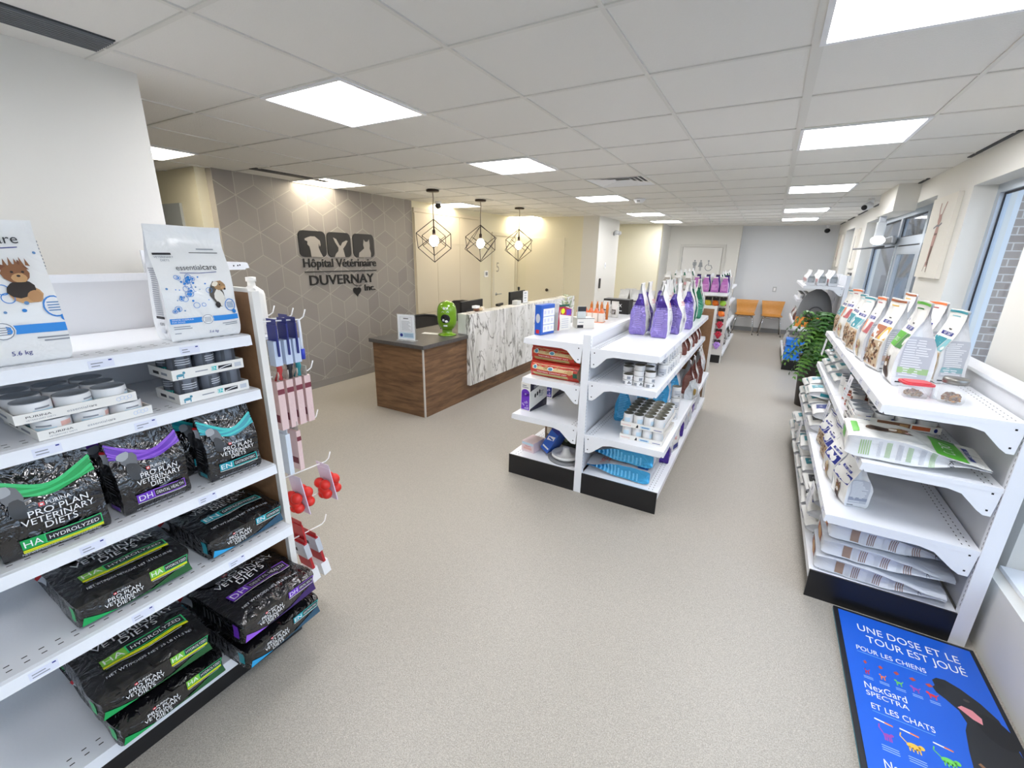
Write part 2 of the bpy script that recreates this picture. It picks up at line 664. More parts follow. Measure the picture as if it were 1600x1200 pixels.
# ---------------------------------------------------------------- ceiling fittings
COOL = M('lit_diffuser', 'fbfbff', .5, emit=PANEL_E)
WARM = M('lit_diffuser_warm', 'fff4de', .5, emit=PANEL_E * .62)
fr0 = MB()
for (a, c, d_, e) in ((0, 0, .6, .02), (0, .575, .6, .595), (0, .02, .02, .575), (.58, .02, .6, .575)):
    fr0.box(a - .3, c - .3, -.012, d_ - .3, e - .3, .01, WHITE)
NAMES = {(-4, 0): 'large square ceiling light left of centre, nearest the shelves', (-4, 3): 'square ceiling light over the gap before the white shelving island',
         (-4, 7): 'square ceiling light above the middle of the island shelving', (-4, 11): 'small ceiling light beyond the round smoke detector',
         (-4, 14): 'last small ceiling light of the row before the restroom', (-8, 0): 'ceiling light half hidden by the blank left wall',
         (-8, 3): 'ceiling light washing the patterned feature wall', (-8, 7): 'ceiling light between the first two wire pendants',
         (-8, 11): 'ceiling light behind the last wire pendant', (0, 0): 'big bright ceiling light at the top right edge',
         (0, 3): 'square ceiling light above the near end of the right shelving', (0, 7): 'ceiling light above the entrance door side of the aisle',
         (0, 11): 'second to last ceiling light along the window aisle', (0, 14): 'last ceiling light along the window aisle before the far wall'}
for (i, j) in PANELS:  # cells without a name: unseen lights added behind the viewer for brightness
    t = thing('ceiling_light', NAMES.get((i, j), 'unseen square ceiling light added behind the viewer for brightness'), 'ceiling light', (.02 + .61 * (i + .5), 1.565 + .605 * (j + .5), CEIL), 0, 'square ceiling light panels')
    fr0.build('light_frame', t)
    warm = i <= -8
    MB().box(-.28, -.28, -.004, .28, .275, .02, WARM if warm else COOL).build('light_diffuser', t)

# supply diffuser, smoke detector, linear grilles
t = thing('air_diffuser', 'square white air diffuser in the ceiling above the island', 'air vent', (.02 + .61 * -2.5, 1.565 + .605 * 5.5, CEIL))
for k in range(4):
    s0 = .29 - k * .055
    f = MB()
    z0, z1 = -.004 + k * .004, .016 + k * .004
    s1 = s0 - .05
    for (a, c) in ((1, 0), (0, 1), (-1, 0), (0, -1)):
        if a:
            f.add([(a * s0, -s0, z0), (a * s0, s0, z0), (a * s1, s1, z1), (a * s1, -s1, z1)], [(0, 1, 2, 3)], WHITE)
        else:
            f.add([(-s0, c * s0, z0), (s0, c * s0, z0), (s1, c * s1, z1), (-s1, c * s1, z1)], [(0, 1, 2, 3)], WHITE)
    f.build('diffuser_ring', t)
MB().box(-.3, -.3, .04, .3, .3, .05, M('duct_grey', '7d7f80', .7)).build('duct_plate', t)
t = thing('smoke_detector', 'round white smoke detector on the ceiling past the air diffuser', 'smoke detector', (-1.67, 6.3, CEIL - .005))
MB().lathe([(.001, -.05), (.05, -.05), (.06, -.03), (.075, -.022), (.075, 0)], WHITE).build('detector_body', t)
MB().box(-.02, -.062, -.036, .02, -.05, -.026, DARK).build('sensor_window', t)
GRIL = M('grey_grille', '75797d', .6, .2)
GRD = M('dark_slot', '3c4043', .7)
b = MB().box(-2.47, -.6, CEIL - .004, -2.30, .94, CEIL + .004, GRD)
for k in range(9):
    b.box(-2.465 + k * .0185, -.6, CEIL - .012, -2.457 + k * .0185, .935, CEIL - .004, GRIL)
tag(b.build('return_air_grille'), 'long dark linear ceiling grille beside the blank left wall', 'air vent')
b = MB().box(-4.55, 2.75, CEIL - .006, -4.43, 3.6, CEIL + .002, GRD)
tag(b.build('slot_diffuser'), 'thin dark slot diffuser in the ceiling along the patterned wall', 'air vent')
for k, (a, c) in enumerate(((3.95, 4.75), (5.75, 6.7), (7.6, 8.35), (8.9, 9.7), (10.1, 10.9), (11.3, 12.0))):
    struct(MB().box(XW - .035, a, CEIL - .007, XW - .012, c, CEIL + .001, GRD).build('trim_%d' % (k + 2)))

# beam box over the entrance, emergency light, cameras
struct(MB().box(.98, 6.05, 2.20, XW, 6.9, CEIL + .05, WALL).build('trim_9'))
t = thing('emergency_light', 'white emergency light with a bright round head by the entrance', 'emergency light', (1.02, 6.72, 2.14))
MB().box(-.03, -.03, .0, .03, .03, .08, LPR).box(-.04, -.05, -.16, .04, .05, 0, M('emergency_body', 'c6cacd', .4)).build('light_body', t, bevel=.008)
MB().ball((0, 0, -.2), .07, .07, .05, M('lit_lamp_head', 'ffffff', .4, emit=6)).build('lamp_head', t)
t = thing('security_camera', 'white bullet camera at the ceiling above the entrance pier', 'camera', (.95, 7.3, 2.36))
MB().lathe([(.035, .05), (.03, .095)], WHITE).build('camera_mount', t)
MB().tube([(0, 0, .05), (-.03, -.06, .01)], .012, WHITE).tube([(.0, .02, .02), (-.07, -.14, -.02)], .04, WHITE, 14).build('camera_body', t)
MB().tube([(-.07, -.14, -.02), (-.075, -.15, -.023)], .03, GASK, 14).build('camera_lens', t)
t = thing('security_camera', 'dark domed camera high in the far right corner', 'camera', (.93, YF - .16, 2.33))
MB().lathe([(.03, .08), (.03, .125)], WHITE).tube([(0, 0, .09), (0, 0, .0)], .014, WHITE).build('camera_mount', t)
MB().ball((0, 0, 0), .055, .055, .05, M('camera_dome', '202024', .15)).build('camera_body', t)
t = thing('security_camera', 'small dark dome camera under the ceiling over the tall cabinets', 'camera', (-4.55, 5.62, CEIL - .06))
MB().lathe([(.05, .03), (.05, .06)], WHITE).build('camera_mount', t)
MB().ball((0, 0, 0), .045, .045, .045, M('camera_dome')).build('camera_body', t)
t = thing('emergency_light', 'small twin headed emergency light on the column behind the desk', 'emergency light', (-2.99, 9.6, 2.17))
MB().box(-.03, -.05, -.03, .0, .05, .03, LPR).build('light_body', t)
for s in (-1, 1):
    MB().ball((.05, s * .1, .02), .05, .05, .045, M('lamp_glass', 'd4d6d8', .15)).build('lamp_head', t)
# ---------------------------------------------------------------- gondola shelving


def bracket(mb, dep, y, th, sgn, zt, hb=.10, hf=.045):
    """side bracket in the XZ plane: from the upright (x=0) out to x=dep*sgn"""
    pts = [(0, zt), (dep, zt), (dep + .012, zt - hf * .35), (dep - .004, zt - hf), (dep * .36, zt - hf), (dep * .26, zt - hf - .012), (dep * .13, zt - hb - .018), (dep * .08, zt - hb - .035), (.012, zt - hb - .035)]
    pts = [(p[0] * sgn, p[1]) for p in pts]
    if sgn < 0:
        pts = pts[::-1]
    return mb.prism(pts, lambda a, c, q: (a, y + q, c), 0, th, WHITE)


TAGP = M('price_tag_paper', 'dfe2f0', .5)


def gondola_side(root, sgn, y0, y1, levels, deck, deck_dep, near_kick, perf='front', sect=1.22, tags=True, ox=0):
    """shelves on one side of an upright plane at local x=0, sgn=+1 towards +x; levels: (top z, depth)"""
    ysec = []
    a = y0
    while a < y1 - .05:
        ysec.append((a, min(a + sect, y1)))
        a += sect
    for (zt, dep) in levels:
        for (a, c) in ysec:
            m = MB()
            m.box(min(0, sgn * dep), a + .003, zt - .022, max(0, sgn * dep), c - .003, zt, WHITE)
            # rows of punched holes along the front or back edge
            for row in (.03, .055):
                xx = sgn * (dep - row) if perf == 'front' else sgn * row
                k = a + .03
                while k < c - .03:
                    m.add([(xx - .002, k, zt + .0005), (xx + .002, k, zt + .0005), (xx + .002, k + .012, zt + .0005), (xx - .002, k + .012, zt + .0005)], [(0, 1, 2, 3)], HOLE)
                    k += .035
            sh = m.build('shelf', root, (ox, 0, 0))
            l = MB()
            x0 = sgn * dep
            pr = [(x0, zt - .0005), (x0 + sgn * .012, zt - .003), (x0 + sgn * .016, zt - .04), (x0 + sgn * .004, zt - .042)]
            l.prism(pr if sgn > 0 else pr[::-1], lambda p, q, r: (p, r, q), a + .003, c - .003, WHITE)
            lip = l.build('price_rail', sh)
            if tags:
                k = a + .12
                rd = random.Random(int(zt * 1000 + a * 100))
                fx = lambda u, z, l_: Vector((x0 + sgn * (.0135 + .0012 * l_ + (zt - .012 - z) * .12), u, z))
                while k < c - .1:
                    t = MB()
                    dirn = 1 if sgn > 0 else -1
                    t.add([fx(k, zt - .034, .4), fx(k + dirn * .06, zt - .034, .4), fx(k + dirn * .06, zt - .010, .4), fx(k, zt - .010, .4)], [(0, 1, 2, 3)], TAGP)
                    for q in (.018, .026):
                        e = rd.uniform(.015, .035)
                        s0 = k + dirn * .006
                        t.add([fx(s0, zt - q - .003, .8), fx(s0 + dirn * e, zt - q - .003, .8), fx(s0 + dirn * e, zt - q, .8), fx(s0, zt - q, .8)], [(0, 1, 2, 3)], GPR)
                    t.add([fx(k + dirn * .048, zt - .016, .8), fx(k + dirn * .056, zt - .016, .8), fx(k + dirn * .056, zt - .012, .8), fx(k + dirn * .048, zt - .012, .8)], [(0, 1, 2, 3)], NAVY)
                    t.build('price_tag', sh)
                    k += rd.uniform(.2, .34)
            bracket(MB(), dep, c - .018, .014, sgn, zt - .0005).build('shelf_bracket', sh)
            br = bracket(MB(), dep, a + .004, .014, sgn, zt - .0005)
            for yy in (a + .0035,):
                for (px, pz) in ((dep - .03, -.018), (dep - .05, -.018), (.03, -.11), (.03, -.03)):
                    br.add([(sgn * (px - .004), yy, zt + pz - .004), (sgn * (px + .004), yy, zt + pz - .004), (sgn * (px + .004), yy, zt + pz + .004), (sgn * (px - .004), yy, zt + pz + .004)],
                           [(0, 1, 2, 3) if sgn > 0 else (3, 2, 1, 0)], HOLE)
            br.build('shelf_bracket', sh)
    d = MB().box(min(0, sgn * deck_dep), y0 + .012, deck - .03, max(0, sgn * deck_dep), y1, deck, WHITE)
    for row in (.03, .055):
        xx = sgn * (deck_dep - row)
        k = y0 + .04
        while k < y1 - .03:
            d.add([(xx - .002, k, deck + .0005), (xx + .002, k, deck + .0005), (xx + .002, k + .012, deck + .0005), (xx - .002, k + .012, deck + .0005)], [(0, 1, 2, 3)], HOLE)
            k += .035
    x0 = sgn * deck_dep
    d.box(min(x0, x0 + sgn * .012), y0 + .01, deck - .045, max(x0, x0 + sgn * .012), y1, deck + .001, WHITE)
    d.build('base_deck', root, (ox, 0, 0))
    k = MB().box(min(sgn * (deck_dep - .03), sgn * (deck_dep - .05)), y0 + .012, 0, max(sgn * (deck_dep - .03), sgn * (deck_dep - .05)), y1, deck - .031, BLACK)
    if near_kick:
        k.box(min(0, sgn * (deck_dep + .01)), y0, 0, max(0, sgn * (deck_dep + .01)), y0 + .0095, deck + .004, BLACK)
        k.box(min(0, sgn * (deck_dep - .03)), y1 - .01, 0, max(0, sgn * (deck_dep - .03)), y1 - .001, deck - .031, BLACK)
    k.build('kick_plate', root, (ox, 0, 0))


def upright(root, x0, x1, ys, zt, faces=(-1, 1), wd=.03, first_wide=None):
    for i, y in enumerate(ys):
        m = MB().box(x0, y, 0, x1, y + wd, zt, WHITE)
        for s in faces:
            xx = (x1 + .0006) if s > 0 else (x0 - .0006)
            for off in ((.008,) if i == 0 else (.008, .018)):
                z = .2
                while z < zt - .03:
                    q = [(xx, y + off, z), (xx, y + off + .003, z), (xx, y + off + .003, z + .014), (xx, y + off, z + .014)]
                    m.add(q, [(0, 1, 2, 3) if s > 0 else (3, 2, 1, 0)], HOLE)
                    z += .025
        m.build('upright', root)


# ---------------------------------------------------------------- bags


def sst(a, b, x):
    t = min(1, max(0, (x - a) / (b - a)))
    return t * t * (3 - 2 * t)


class Bag:
    """a filled pouch: flat bottom at z=0, sealed top edge at z=h, front towards -y"""

    def __init__(s, w, d, h, fill=.72, kind='flat', amp=.006, seed=0, pinch=.16, topw=1.0, seal=.945, lean=0, topd=.008):
        s.w, s.d, s.h, s.fill, s.kind, s.amp, s.seed, s.pinch, s.topw, s.seal, s.lean, s.topd = w, d, h, fill, kind, amp, seed, pinch, topw, seal, lean, topd
        s.off = Vector((seed * 3.7, seed * 1.3, seed * 2.1))

    def D(s, v):
        if s.kind == 'pillow':
            return max(s.topd, s.d * (max(0, 1 - abs(2 * v - 1) ** 3.2)) ** .55)
        if v < .07:
            return s.d * (.80 + .20 * sqrt(v / .07))
        t = sst(s.fill * .55, s.seal, v)
        return s.d * (1 - t) + s.topd * t

    def W(s, v):
        if s.kind == 'pillow':
            return s.w / 2 * (1 - .05 * sin(pi * v))
        return s.w / 2 * ((1 - .02 * sin(pi * min(1, v / s.fill)) - (.05 * (1 - sqrt(v / .07)) if v < .07 else 0)) + (s.topw - 1) * sst(.3, 1, v))

    def P(s, a, b, v):
        D, W = s.D(v), s.W(v)
        bulge = (1 - a * a) * .14 * sst(0, .15, v)
        y = b * D / 2 * (1 + bulge)
        dd = D / s.d
        x = a * W * (1 - s.pinch * (1 - b * b) * (abs(a) ** 6) * (1.15 - dd))
        z = v * s.h
        if s.lean:
            y += s.lean * sst(.5, 1, v) * s.h
        k = s.amp * sst(0, .12, v)
        n = noise.noise_vector(Vector((x * 9, y * 9, z * 9)) + s.off)
        n2 = noise.noise_vector(Vector((x * 26, y * 26, z * 26)) + s.off)
        return Vector((x + n.x * k * .6, y + (n.y + .35 * n2.y) * k, z + n.z * k * .5))

    def mesh(s, front, side, back=None, bottom=None, seal=None, na=12, nb=5, nv=18, sealv=None):
        m = MB()
        per = [(-1 + 2 * i / na, -1) for i in range(na)] + [(1, -1 + 2 * i / nb) for i in range(nb)] + \
              [(1 - 2 * i / na, 1) for i in range(na)] + [(-1, 1 - 2 * i / nb) for i in range(nb)]
        vv = [0, .02, .05, .09] + [.09 + (.91 * (i + 1) / (nv - 4)) for i in range(nv - 4)]
        n = len(per)
        V = [s.P(a, b, v) for v in vv for (a, b) in per]
        groups = {}
        for j in range(len(vv) - 1):
            for i in range(n):
                mt = front if i < na else side if i < na + nb else (back or front) if i < 2 * na + nb else side
                if seal and vv[j] >= (sealv or s.seal - .03):
                    mt = seal
                groups.setdefault(mt, []).append((j * n + i, j * n + (i + 1) % n, (j + 1) * n + (i + 1) % n, (j + 1) * n + i))
        groups.setdefault(front, []).append([(len(vv) - 1) * n + k for k in range(n)])
        groups.setdefault(bottom or front, []).append(list(range(n))[::-1])
        b0 = len(m.v)
        m.v += [tuple(p) for p in V]
        for mt, fs in groups.items():
            k = m._m(mt)
            for f in fs:
                m.f.append([b0 + i for i in f])
                m.mi.append(k)
                m.sm.append(len(f) == 4)
        return m

    # print surfaces in metres
    def front(s, x, z, l=1):
        v = min(.999, max(.001, z / s.h))
        p = s.P(max(-1, min(1, x / s.W(v))), -1, v)
        return p + Vector((0, -.0012 - .0007 * l, 0))

    def side(s, sg):
        def mp(y, z, l=1):
            v = min(.999, max(.001, z / s.h))
            p = s.P(sg, max(-1, min(1, sg * y / (s.D(v) / 2))), v)
            return p + Vector((sg * (.0012 + .0007 * l), 0, 0))
        return mp

    def base(s, x, y, l=1):
        p = s.P(max(-1, min(1, x / s.W(0))), max(-1, min(1, -y / (s.D(0) / 2))), 0)
        return p + Vector((0, 0, -.0012 - .0007 * l))


UPRIGHT = lambda rz: (0, 0, rz)


def lie(rz):
    """lying on its back: print up, bottom end towards the aisle; rz turns the standing bag to face that aisle"""
    return (Matrix.Rotation(rz, 4, 'Z') @ Matrix.Rotation(-pi / 2, 4, 'X')).to_euler()


BKF = M('black_glossy_film', '0c0c10', .12, bump=(15, .9, 1.5), spec=.8, coat=.4)
BKS = M('black_side_film', '101014', .15, bump=(18, .9, 1.5), spec=.8, coat=.3)
WHF = foil('white_glossy_film', 'eeeeec', .2, .35, 9)
WHS = foil('white_side_film', 'dfe1e4', .25, .4, 10)
CLEAR = M('clear_seal', 'dfe2e6', .15, bump=(20, .4))


def pet(m, mp, cx, cz, s, kind, l=2, seed=1):
    c = lambda dx, dz, rx, rz, mt, rot=0, ll=0, j=.1: m.dell(mp, cx + dx * s, cz + dz * s, rx * s, rz * s, mt, l + ll, 12, rot, j, seed)
    tri = lambda pts, mt, ll=0: m.dpoly(mp, [(cx + a * s, cz + q * s) for a, q in pts], mt, l + ll)
    if kind == 'terrier':
        c(.05, -.35, .42, .3, TAN), c(-.05, -.15, .38, .3, DKFUR, .3, 1), c(.22, -.42, .2, .22, M('tan_fur', 'b98a5c', .6), 0, 2)
        tri([(-.5, .75), (-.18, .62), (-.3, .3)], BRN), tri([(.1, .85), (.0, .55), (.32, .5)], BRN)
        c(-.05, .38, .36, .34, M('brown_fur', '8a5c3a', .6), 0, 2), c(-.0, .22, .2, .17, TAN, 0, 3), c(-.02, .28, .05, .04, DKFUR, 0, 4, 0), c(-.15, .42, .04, .04, DKFUR, 0, 4, 0), c(.12, .42, .04, .04, DKFUR, 0, 4, 0)
        for q in range(5):
            tri([(-.3 + q * .14, .65), (-.26 + q * .14, .9 + .05 * (q % 2)), (-.18 + q * .14, .62)], M('brown_fur'), 1)
    elif kind == 'collie':
        c(0, -.1, .42, .78, M('grey_fur', '565047', .6), .15), c(.1, -.3, .3, .55, M('white_fur', 'e6e2d8', .6), .1, 1), c(.2, .45, .4, .3, M('fawn_fur', 'a8845a', .6), -.3, 2)
        c(.42, .3, .16, .12, TAN, 0, 3), c(-.05, .55, .2, .14, CREAMP, .5, 3), c(.5, .22, .07, .07, DKFUR, 0, 4), c(.22, .5, .04, .04, DKFUR, 0, 4, 0), c(-.1, -.75, .16, .2, DKFUR, 0, 2)
    elif kind == 'cat':
        c(0, -.45, .34, .5, M('tabby_brown', '5a4030', .6)), c(.02, -.5, .2, .36, M('tabby_dark', '3a2a22', .6), 0, 1)
        tri([(-.34, .2), (-.3, .62), (-.02, .4)], M('tabby_brown')), tri([(.34, .2), (.3, .62), (.02, .4)], M('tabby_brown'))
        tri([(-.28, .3), (-.26, .5), (-.12, .4)], PINK, 1), tri([(.28, .3), (.26, .5), (.12, .4)], PINK, 1)
        c(0, .15, .36, .32, M('tabby_light', '8a674a', .6), 0, 1), c(0, .0, .18, .14, M('white_fur', 'e6e2d8', .6), 0, 2)
        for q in (-1, 1):
            c(q * .15, .2, .075, .06, M('amber_eye', 'c9a23a', .3), 0, 3, 0), c(q * .15, .2, .025, .055, DKFUR, 0, 4, 0)
            m.dstrip(mp, [(cx + q * .1 * s, cz + .3 * s), (cx + q * .12 * s, cz + .44 * s)], .03 * s, M('tabby_dark'), l + 2)
        c(0, .06, .04, .03, PINK, 0, 3, 0)
    elif kind == 'labrador':
        c(0, -.45, .4, .5, M('cream_fur', 'dcc9a6', .6)), c(0, .15, .36, .38, M('cream_fur'), 0, 1), c(.36, .12, .13, .26, M('fawn_fur', 'a8845a', .6), .2, 2), c(-.36, .12, .13, .26, M('fawn_fur'), -.2, 2)
        c(-.12, .25, .04, .04, DKFUR, 0, 3, 0), c(.13, .25, .04, .04, DKFUR, 0, 3, 0), c(0, .06, .08, .06, DKFUR, 0, 3, 0), c(0, -.12, .14, .12, M('tongue_print', 'b8484a', .5), 0, 3), c(0, -.03, .17, .05, DKFUR, 0, 2, 0)
    return m


def block(m, mp, x, z, s, col=WPR, purina=True, l=2, al='c'):
    """the four-line title block"""
    if purina:
        m.drect(mp, x - 1.22 * s, z + 1.06 * s, x - .82 * s, z + 1.42 * s, M('red_checker', 'd8484a', .5), l)
        m.drect(mp, x - 1.12 * s, z + 1.16 * s, x - .92 * s, z + 1.32 * s, WPR, l + 1)
        m.text(mp, 'PURINA.', x - .72 * s, z + 1.08 * s, .52 * s, col, l, 'l')
    m.text(mp, 'PRO PLAN', x + .1 * s, z + .25 * s, .95 * s, col, l)
    m.text(mp, 'VETERINARY', x, z - .55 * s, .95 * s, col, l, fit=5.2 * s)
    m.text(mp, 'DIETS', x, z - 1.3 * s, .95 * s, col, l)
    return m


def codebox(m, mp, x0, z0, w, h, code, word, c1, c2, yellow, l=2):
    k = h * 1.55
    m.drect(mp, x0, z0, x0 + k, z0 + h, c1, l)
    m.text(mp, code, x0 + k / 2, z0 + h * .17, h * .95, WPR, l + 1, fit=k * .8)
    m.drect(mp, x0 + k, z0, x0 + w, z0 + h, DARK, l, 6)
    m.frame(mp, x0 + k, z0, x0 + w, z0 + h, h * .09, c2, l + 1)
    m.text(mp, word, x0 + (k + w) / 2, z0 + h * .3, h * .55, WPR, l + 2, fit=(w - k) * .86)
    if yellow:
        m.drect(mp, x0, z0 - h * .34, x0 + w, z0 - h * .06, YEL, l, 6)
        m.drect(mp, x0, z0 - h * .225, x0 + w, z0 - h * .20, DARK, l + 1, 6)
        m.drect(mp, x0 + h * .1, z0 - h * .5, x0 + w * .9, z0 - h * .44, LPR, l, 6)
    else:
        m.drect(mp, x0, z0 - h * .14, x0 + w, z0 - h * .08, WPR, l, 6)


VET = {'HA': ('HYDROLYZED', GRN, GRNL, True), 'DH': ('DENTAL HEALTH', PURP, PURPL, False), 'EN': ('GASTROENTERIC', M('teal_swoosh', '1597a8', .4), TEAL, False)}
EN_CORNER = M('cyan_corner', '2a9fd6', .4)


def vet_bag(name, code, w, d, h, fill, kind='flat', seed=0, lying=False, net='NET WT/POIDS NET/CONT. NET 6 LB (2.72 kg)', amp=.007):
    word, c1, c2, yel = VET[code]
    bg_ = Bag(w, d, h, fill, kind, amp, seed, topw=1.0)
    m = bg_.mesh(BKF, BKS, seal=BKF)
    F = bg_.front
    rd = random.Random(seed + 5)
    zc = .62 if not lying else .74
    dip = .13
    # ribbon strands
    for k in range(7):
        zz = (zc + .012 * k) * h
        pts = []
        for i in range(15):
            t = i / 14
            x = (-.5 + t) * w * .985
            z = zz + dip * h * ((2 * t - 1.1) ** 2) * (.6 + .09 * k) + .004 * sin(9 * t + k)
            pts.append((x, min(z, .985 * h)))
        m.dstrip(F, pts, [.004 + h * .018 * (1 - abs(2 * i / 14 - 1) * .4) for i in range(15)], (c1, c2, c1, c2, c1, c1, c2)[k], 1 + k * .3)
    # grey dog outline in front of the ribbons
    sx = -.27 * w if not lying else -.28 * w
    sz = (zc + .0) * h
    q = h * .17
    GF = M('grey_dog_print', '6d7074', .5)
    m.dell(F, sx, sz + .2 * q, .42 * q, .5 * q, GF, 4, 12, .3, .12, seed)
    m.dell(F, sx - .25 * q, sz + .5 * q, .35 * q, .26 * q, M('pale_dog_print', 'a5a9ad', .5), 5, 12, .4, .1, seed)
    m.dell(F, sx + .05 * q, sz - .55 * q, .36 * q, .6 * q, M('charcoal_dog_print', '35373a', .5), 4.5, 12, .1, .12, seed)
    ts = w * (.125 if not lying else .14)
    tx = .05 * w
    if lying:
        tz = .47 * h
    else:
        tz = .40 * h
    block(m, F, tx, tz, ts, l=6.5)
    bh = h * (.105 if not lying else .085)
    bz = tz - 2.5 * ts - bh * .35
    codebox(m, F, -.33 * w, bz, .74 * w, bh, code, word, c1 if code != 'HA' else (LIME if lying else GRN), c2, yel, 6.5)
    m.text(F, net, .02 * w, max(bz - bh * 1.35, .035 * h), w * .05, LPR, 2, fit=w * .72)
    # white and red strip on the side gusset
    sd = bg_.side(-1)
    m.drect(sd, -.2 * d, h * .62, .12 * d, h * .74, LPR, 1, 2, 3)
    m.drect(sd, -.2 * d, h * .74, .12 * d, h * .775, RED, 2, 2, 1)
    for z in (.25, .32, .36, .4, .44):
        m.drect(sd, -.25 * d, h * z, .2 * d, h * (z + .018), M('dim_print', '55585e', .5), 1, 2, 1)
    m.drect(sd, -.3 * d, h * .05, .25 * d, h * .11, c2 if code == 'HA' else c1, 1, 2, 1)
    if lying:
        B = bg_.base
        bw = .5 * w
        block(m, B, -.13 * w, -.03 * d, w * .062)
        codebox(m, B, .10 * w, .10 * d, .36 * w, d * .3, code, word, c1 if code != 'HA' else LIME, c2, yel)
        cc = {'HA': GRN, 'DH': PURPL, 'EN': EN_CORNER}[code]
        m.dpoly(B, [(-.49 * w, -.48 * d), (-.2 * w, -.48 * d), (-.34 * w, -.26 * d), (-.49 * w, -.1 * d)], cc, 1)
        m.dpoly(B, [(-.2 * w, -.48 * d), (.49 * w, -.48 * d), (.49 * w, .05 * d), (.1 * w, -.33 * d)], M('deep_' + code, {'HA': '1d5a2e', 'DH': '3a2266', 'EN': '24506a'}[code], .3), 1)
    o = m.build(name, sharp=62)
    return o


# ---------------------------------------------------------------- left shelving
gl = thing('gondola_shelving', 'white gondola shelving at the left holding big black dog food bags', 'shelving unit', (-2.165, 0, 0))
upright(gl, -.03, 0, [-.32, .90], 1.60, (1,))
MB().box(-.025, -.29, .155, -.005, .90, 1.594, M('white_back_panel', 'dcdde0', .45)).box(-.032, -.29, 1.575, .001, .90, 1.602, WHITE).build('back_panel', gl)
gondola_side(gl, 1, -.30, .940, [(1.388, .462), (1.172, .472), (.850, .502), (.575, .552)], .155, .555, False, 'front', 1.25)

# slat panel that closes the shelving, with its cross bars
BROWN = M('raw_brown_board', '9a7350', .6, mix=('8a6646', 30, .3, .7))
sp = thing('slatwall_panel', 'tall brown backed slat panel with white edges at the shelving end', 'slat panel', (-2.2, .955, 0))
b = MB().box(-.44, 0, .13, .505, .004, 1.545, BROWN)
b.build('panel_back', sp)
EDGE = M('white_panel_edge', 'e9e6e0', .4)
b = MB().box(-.44, .0045, .13, .505, .0235, 1.545, EDGE)
b.build('panel_core', sp)
b = MB().box(.505, -.001, .0, .53, .026, 1.55, EDGE).box(-.465, -.001, .0, -.44, .026, 1.55, EDGE).box(-.44, -.001, 1.545, .505, .026, 1.56, EDGE)
b.build('panel_trim', sp)
b = MB()
z = .2
while z < 1.5:
    b.box(-.44, .024, z, .505, .03, z + .065, EDGE)
    z += .076
b.build('slats', sp)
MB().box(-.44, .006, 0, .505, .024, .128, BLACK).build('kick_plate', sp)

# endcap shelf, pink pack and white bottle beyond the panel
es = thing('endcap_shelf', 'small white shelf held above the slat panel, carrying the magenta pack', 'shelf', (-2.60, 1.0, 1.638))
MB().box(0, 0, -.014, .33, .285, 0, WHITE).build('shelf_board', es)
MB().prism([(.285, .002), (.297, -.002), (.304, -.026), (.289, -.028)], lambda a, c, q: (q, a, c), 0, .33, WHITE).build('price_rail', es)
for k, xx in enumerate((0, .319)):
    b = MB().prism([(0, 0), (.285, 0), (.296, -.01), (.282, -.034), (.12, -.034), (.07, -.06), (.03, -.09), (0, -.09)], lambda a, c, q: (xx + q, a, c), 0, .012, WHITE)
    if k:
        for (py, pz) in ((.225, -.014), (.245, -.013), (.255, -.011)):
            b.add([(.3316, py, pz - .004), (.3316, py + .006, pz - .004), (.3316, py + .006, pz + .003), (.3316, py, pz + .003)], [(0, 1, 2, 3)], HOLE)
    b.build('shelf_bracket', es)
    MB().box(xx, -.013, -1.638, xx + .012, -.0005, .05, WHITE).build('upright', es)
bg_ = Bag(.12, .05, .075, .8, seed=3, amp=.002)
m = bg_.mesh(foil('magenta_film', 'c94cc4', .3, .3), foil('plum_film', '4a1848', .3, .3))
for z in (.02, .032, .044):
    m.drect(bg_.front, -.03, z, .03, z + .004, PINK, 1, 2, 1)
tag(m.build('treat_pack', None, (-2.38, 1.13, 1.6385), radians(60), sharp=60), 'magenta pack standing on the small shelf behind the white collie bag', 'pack')
b = MB().lathe([(.001, 0), (.042, 0), (.044, .01), (.044, .16), (.04, .175), (.022, .19), (.015, .195), (.014, .212), (.019, .213), (.019, .23), (.001, .232)], M('white_bottle_plastic', 'f0ede6', .35))
b.box(-.03, -.0455, .03, .03, -.042, .1, LPR)
tag(b.build('shampoo_bottle', None, (-1.835, 1.052, 1.3625)), 'white pump neck bottle just past the top of the slat panel', 'bottle')
bs = thing('endcap_shelf', 'narrow lower white shelf carrying the white bottle past the slat panel', 'shelf', (-1.83, .987, 1.362))
MB().box(-.09, 0, -.012, .1, .125, 0, WHITE).build('shelf_board', bs)
MB().box(-.09, .125, -.02, .1, .13, .012, WHITE).build('price_rail', bs)
MB().box(-.09, .0, -.04, .1, .008, -.0125, WHITE).build('hanging_strip', bs)

# hooks on the slat panel with hanging goods
HOOKM = M('white_wire', 'f0f0ee', .3)


def hook(x, z, ln, label):
    t = thing('wire_hook', label, 'hook', (x, .987, z), 0, 'wire hooks on the slat panel')
    MB().box(-.015, -.002, -.02, .015, .003, .025, HOOKM).build('hook_plate', t)
    MB().tube([(0, .002, 0), (0, ln, -.01), (0, ln + .018, .0), (0, ln + .03, .03)], .003, HOOKM, 6).build('hook_rod', t)


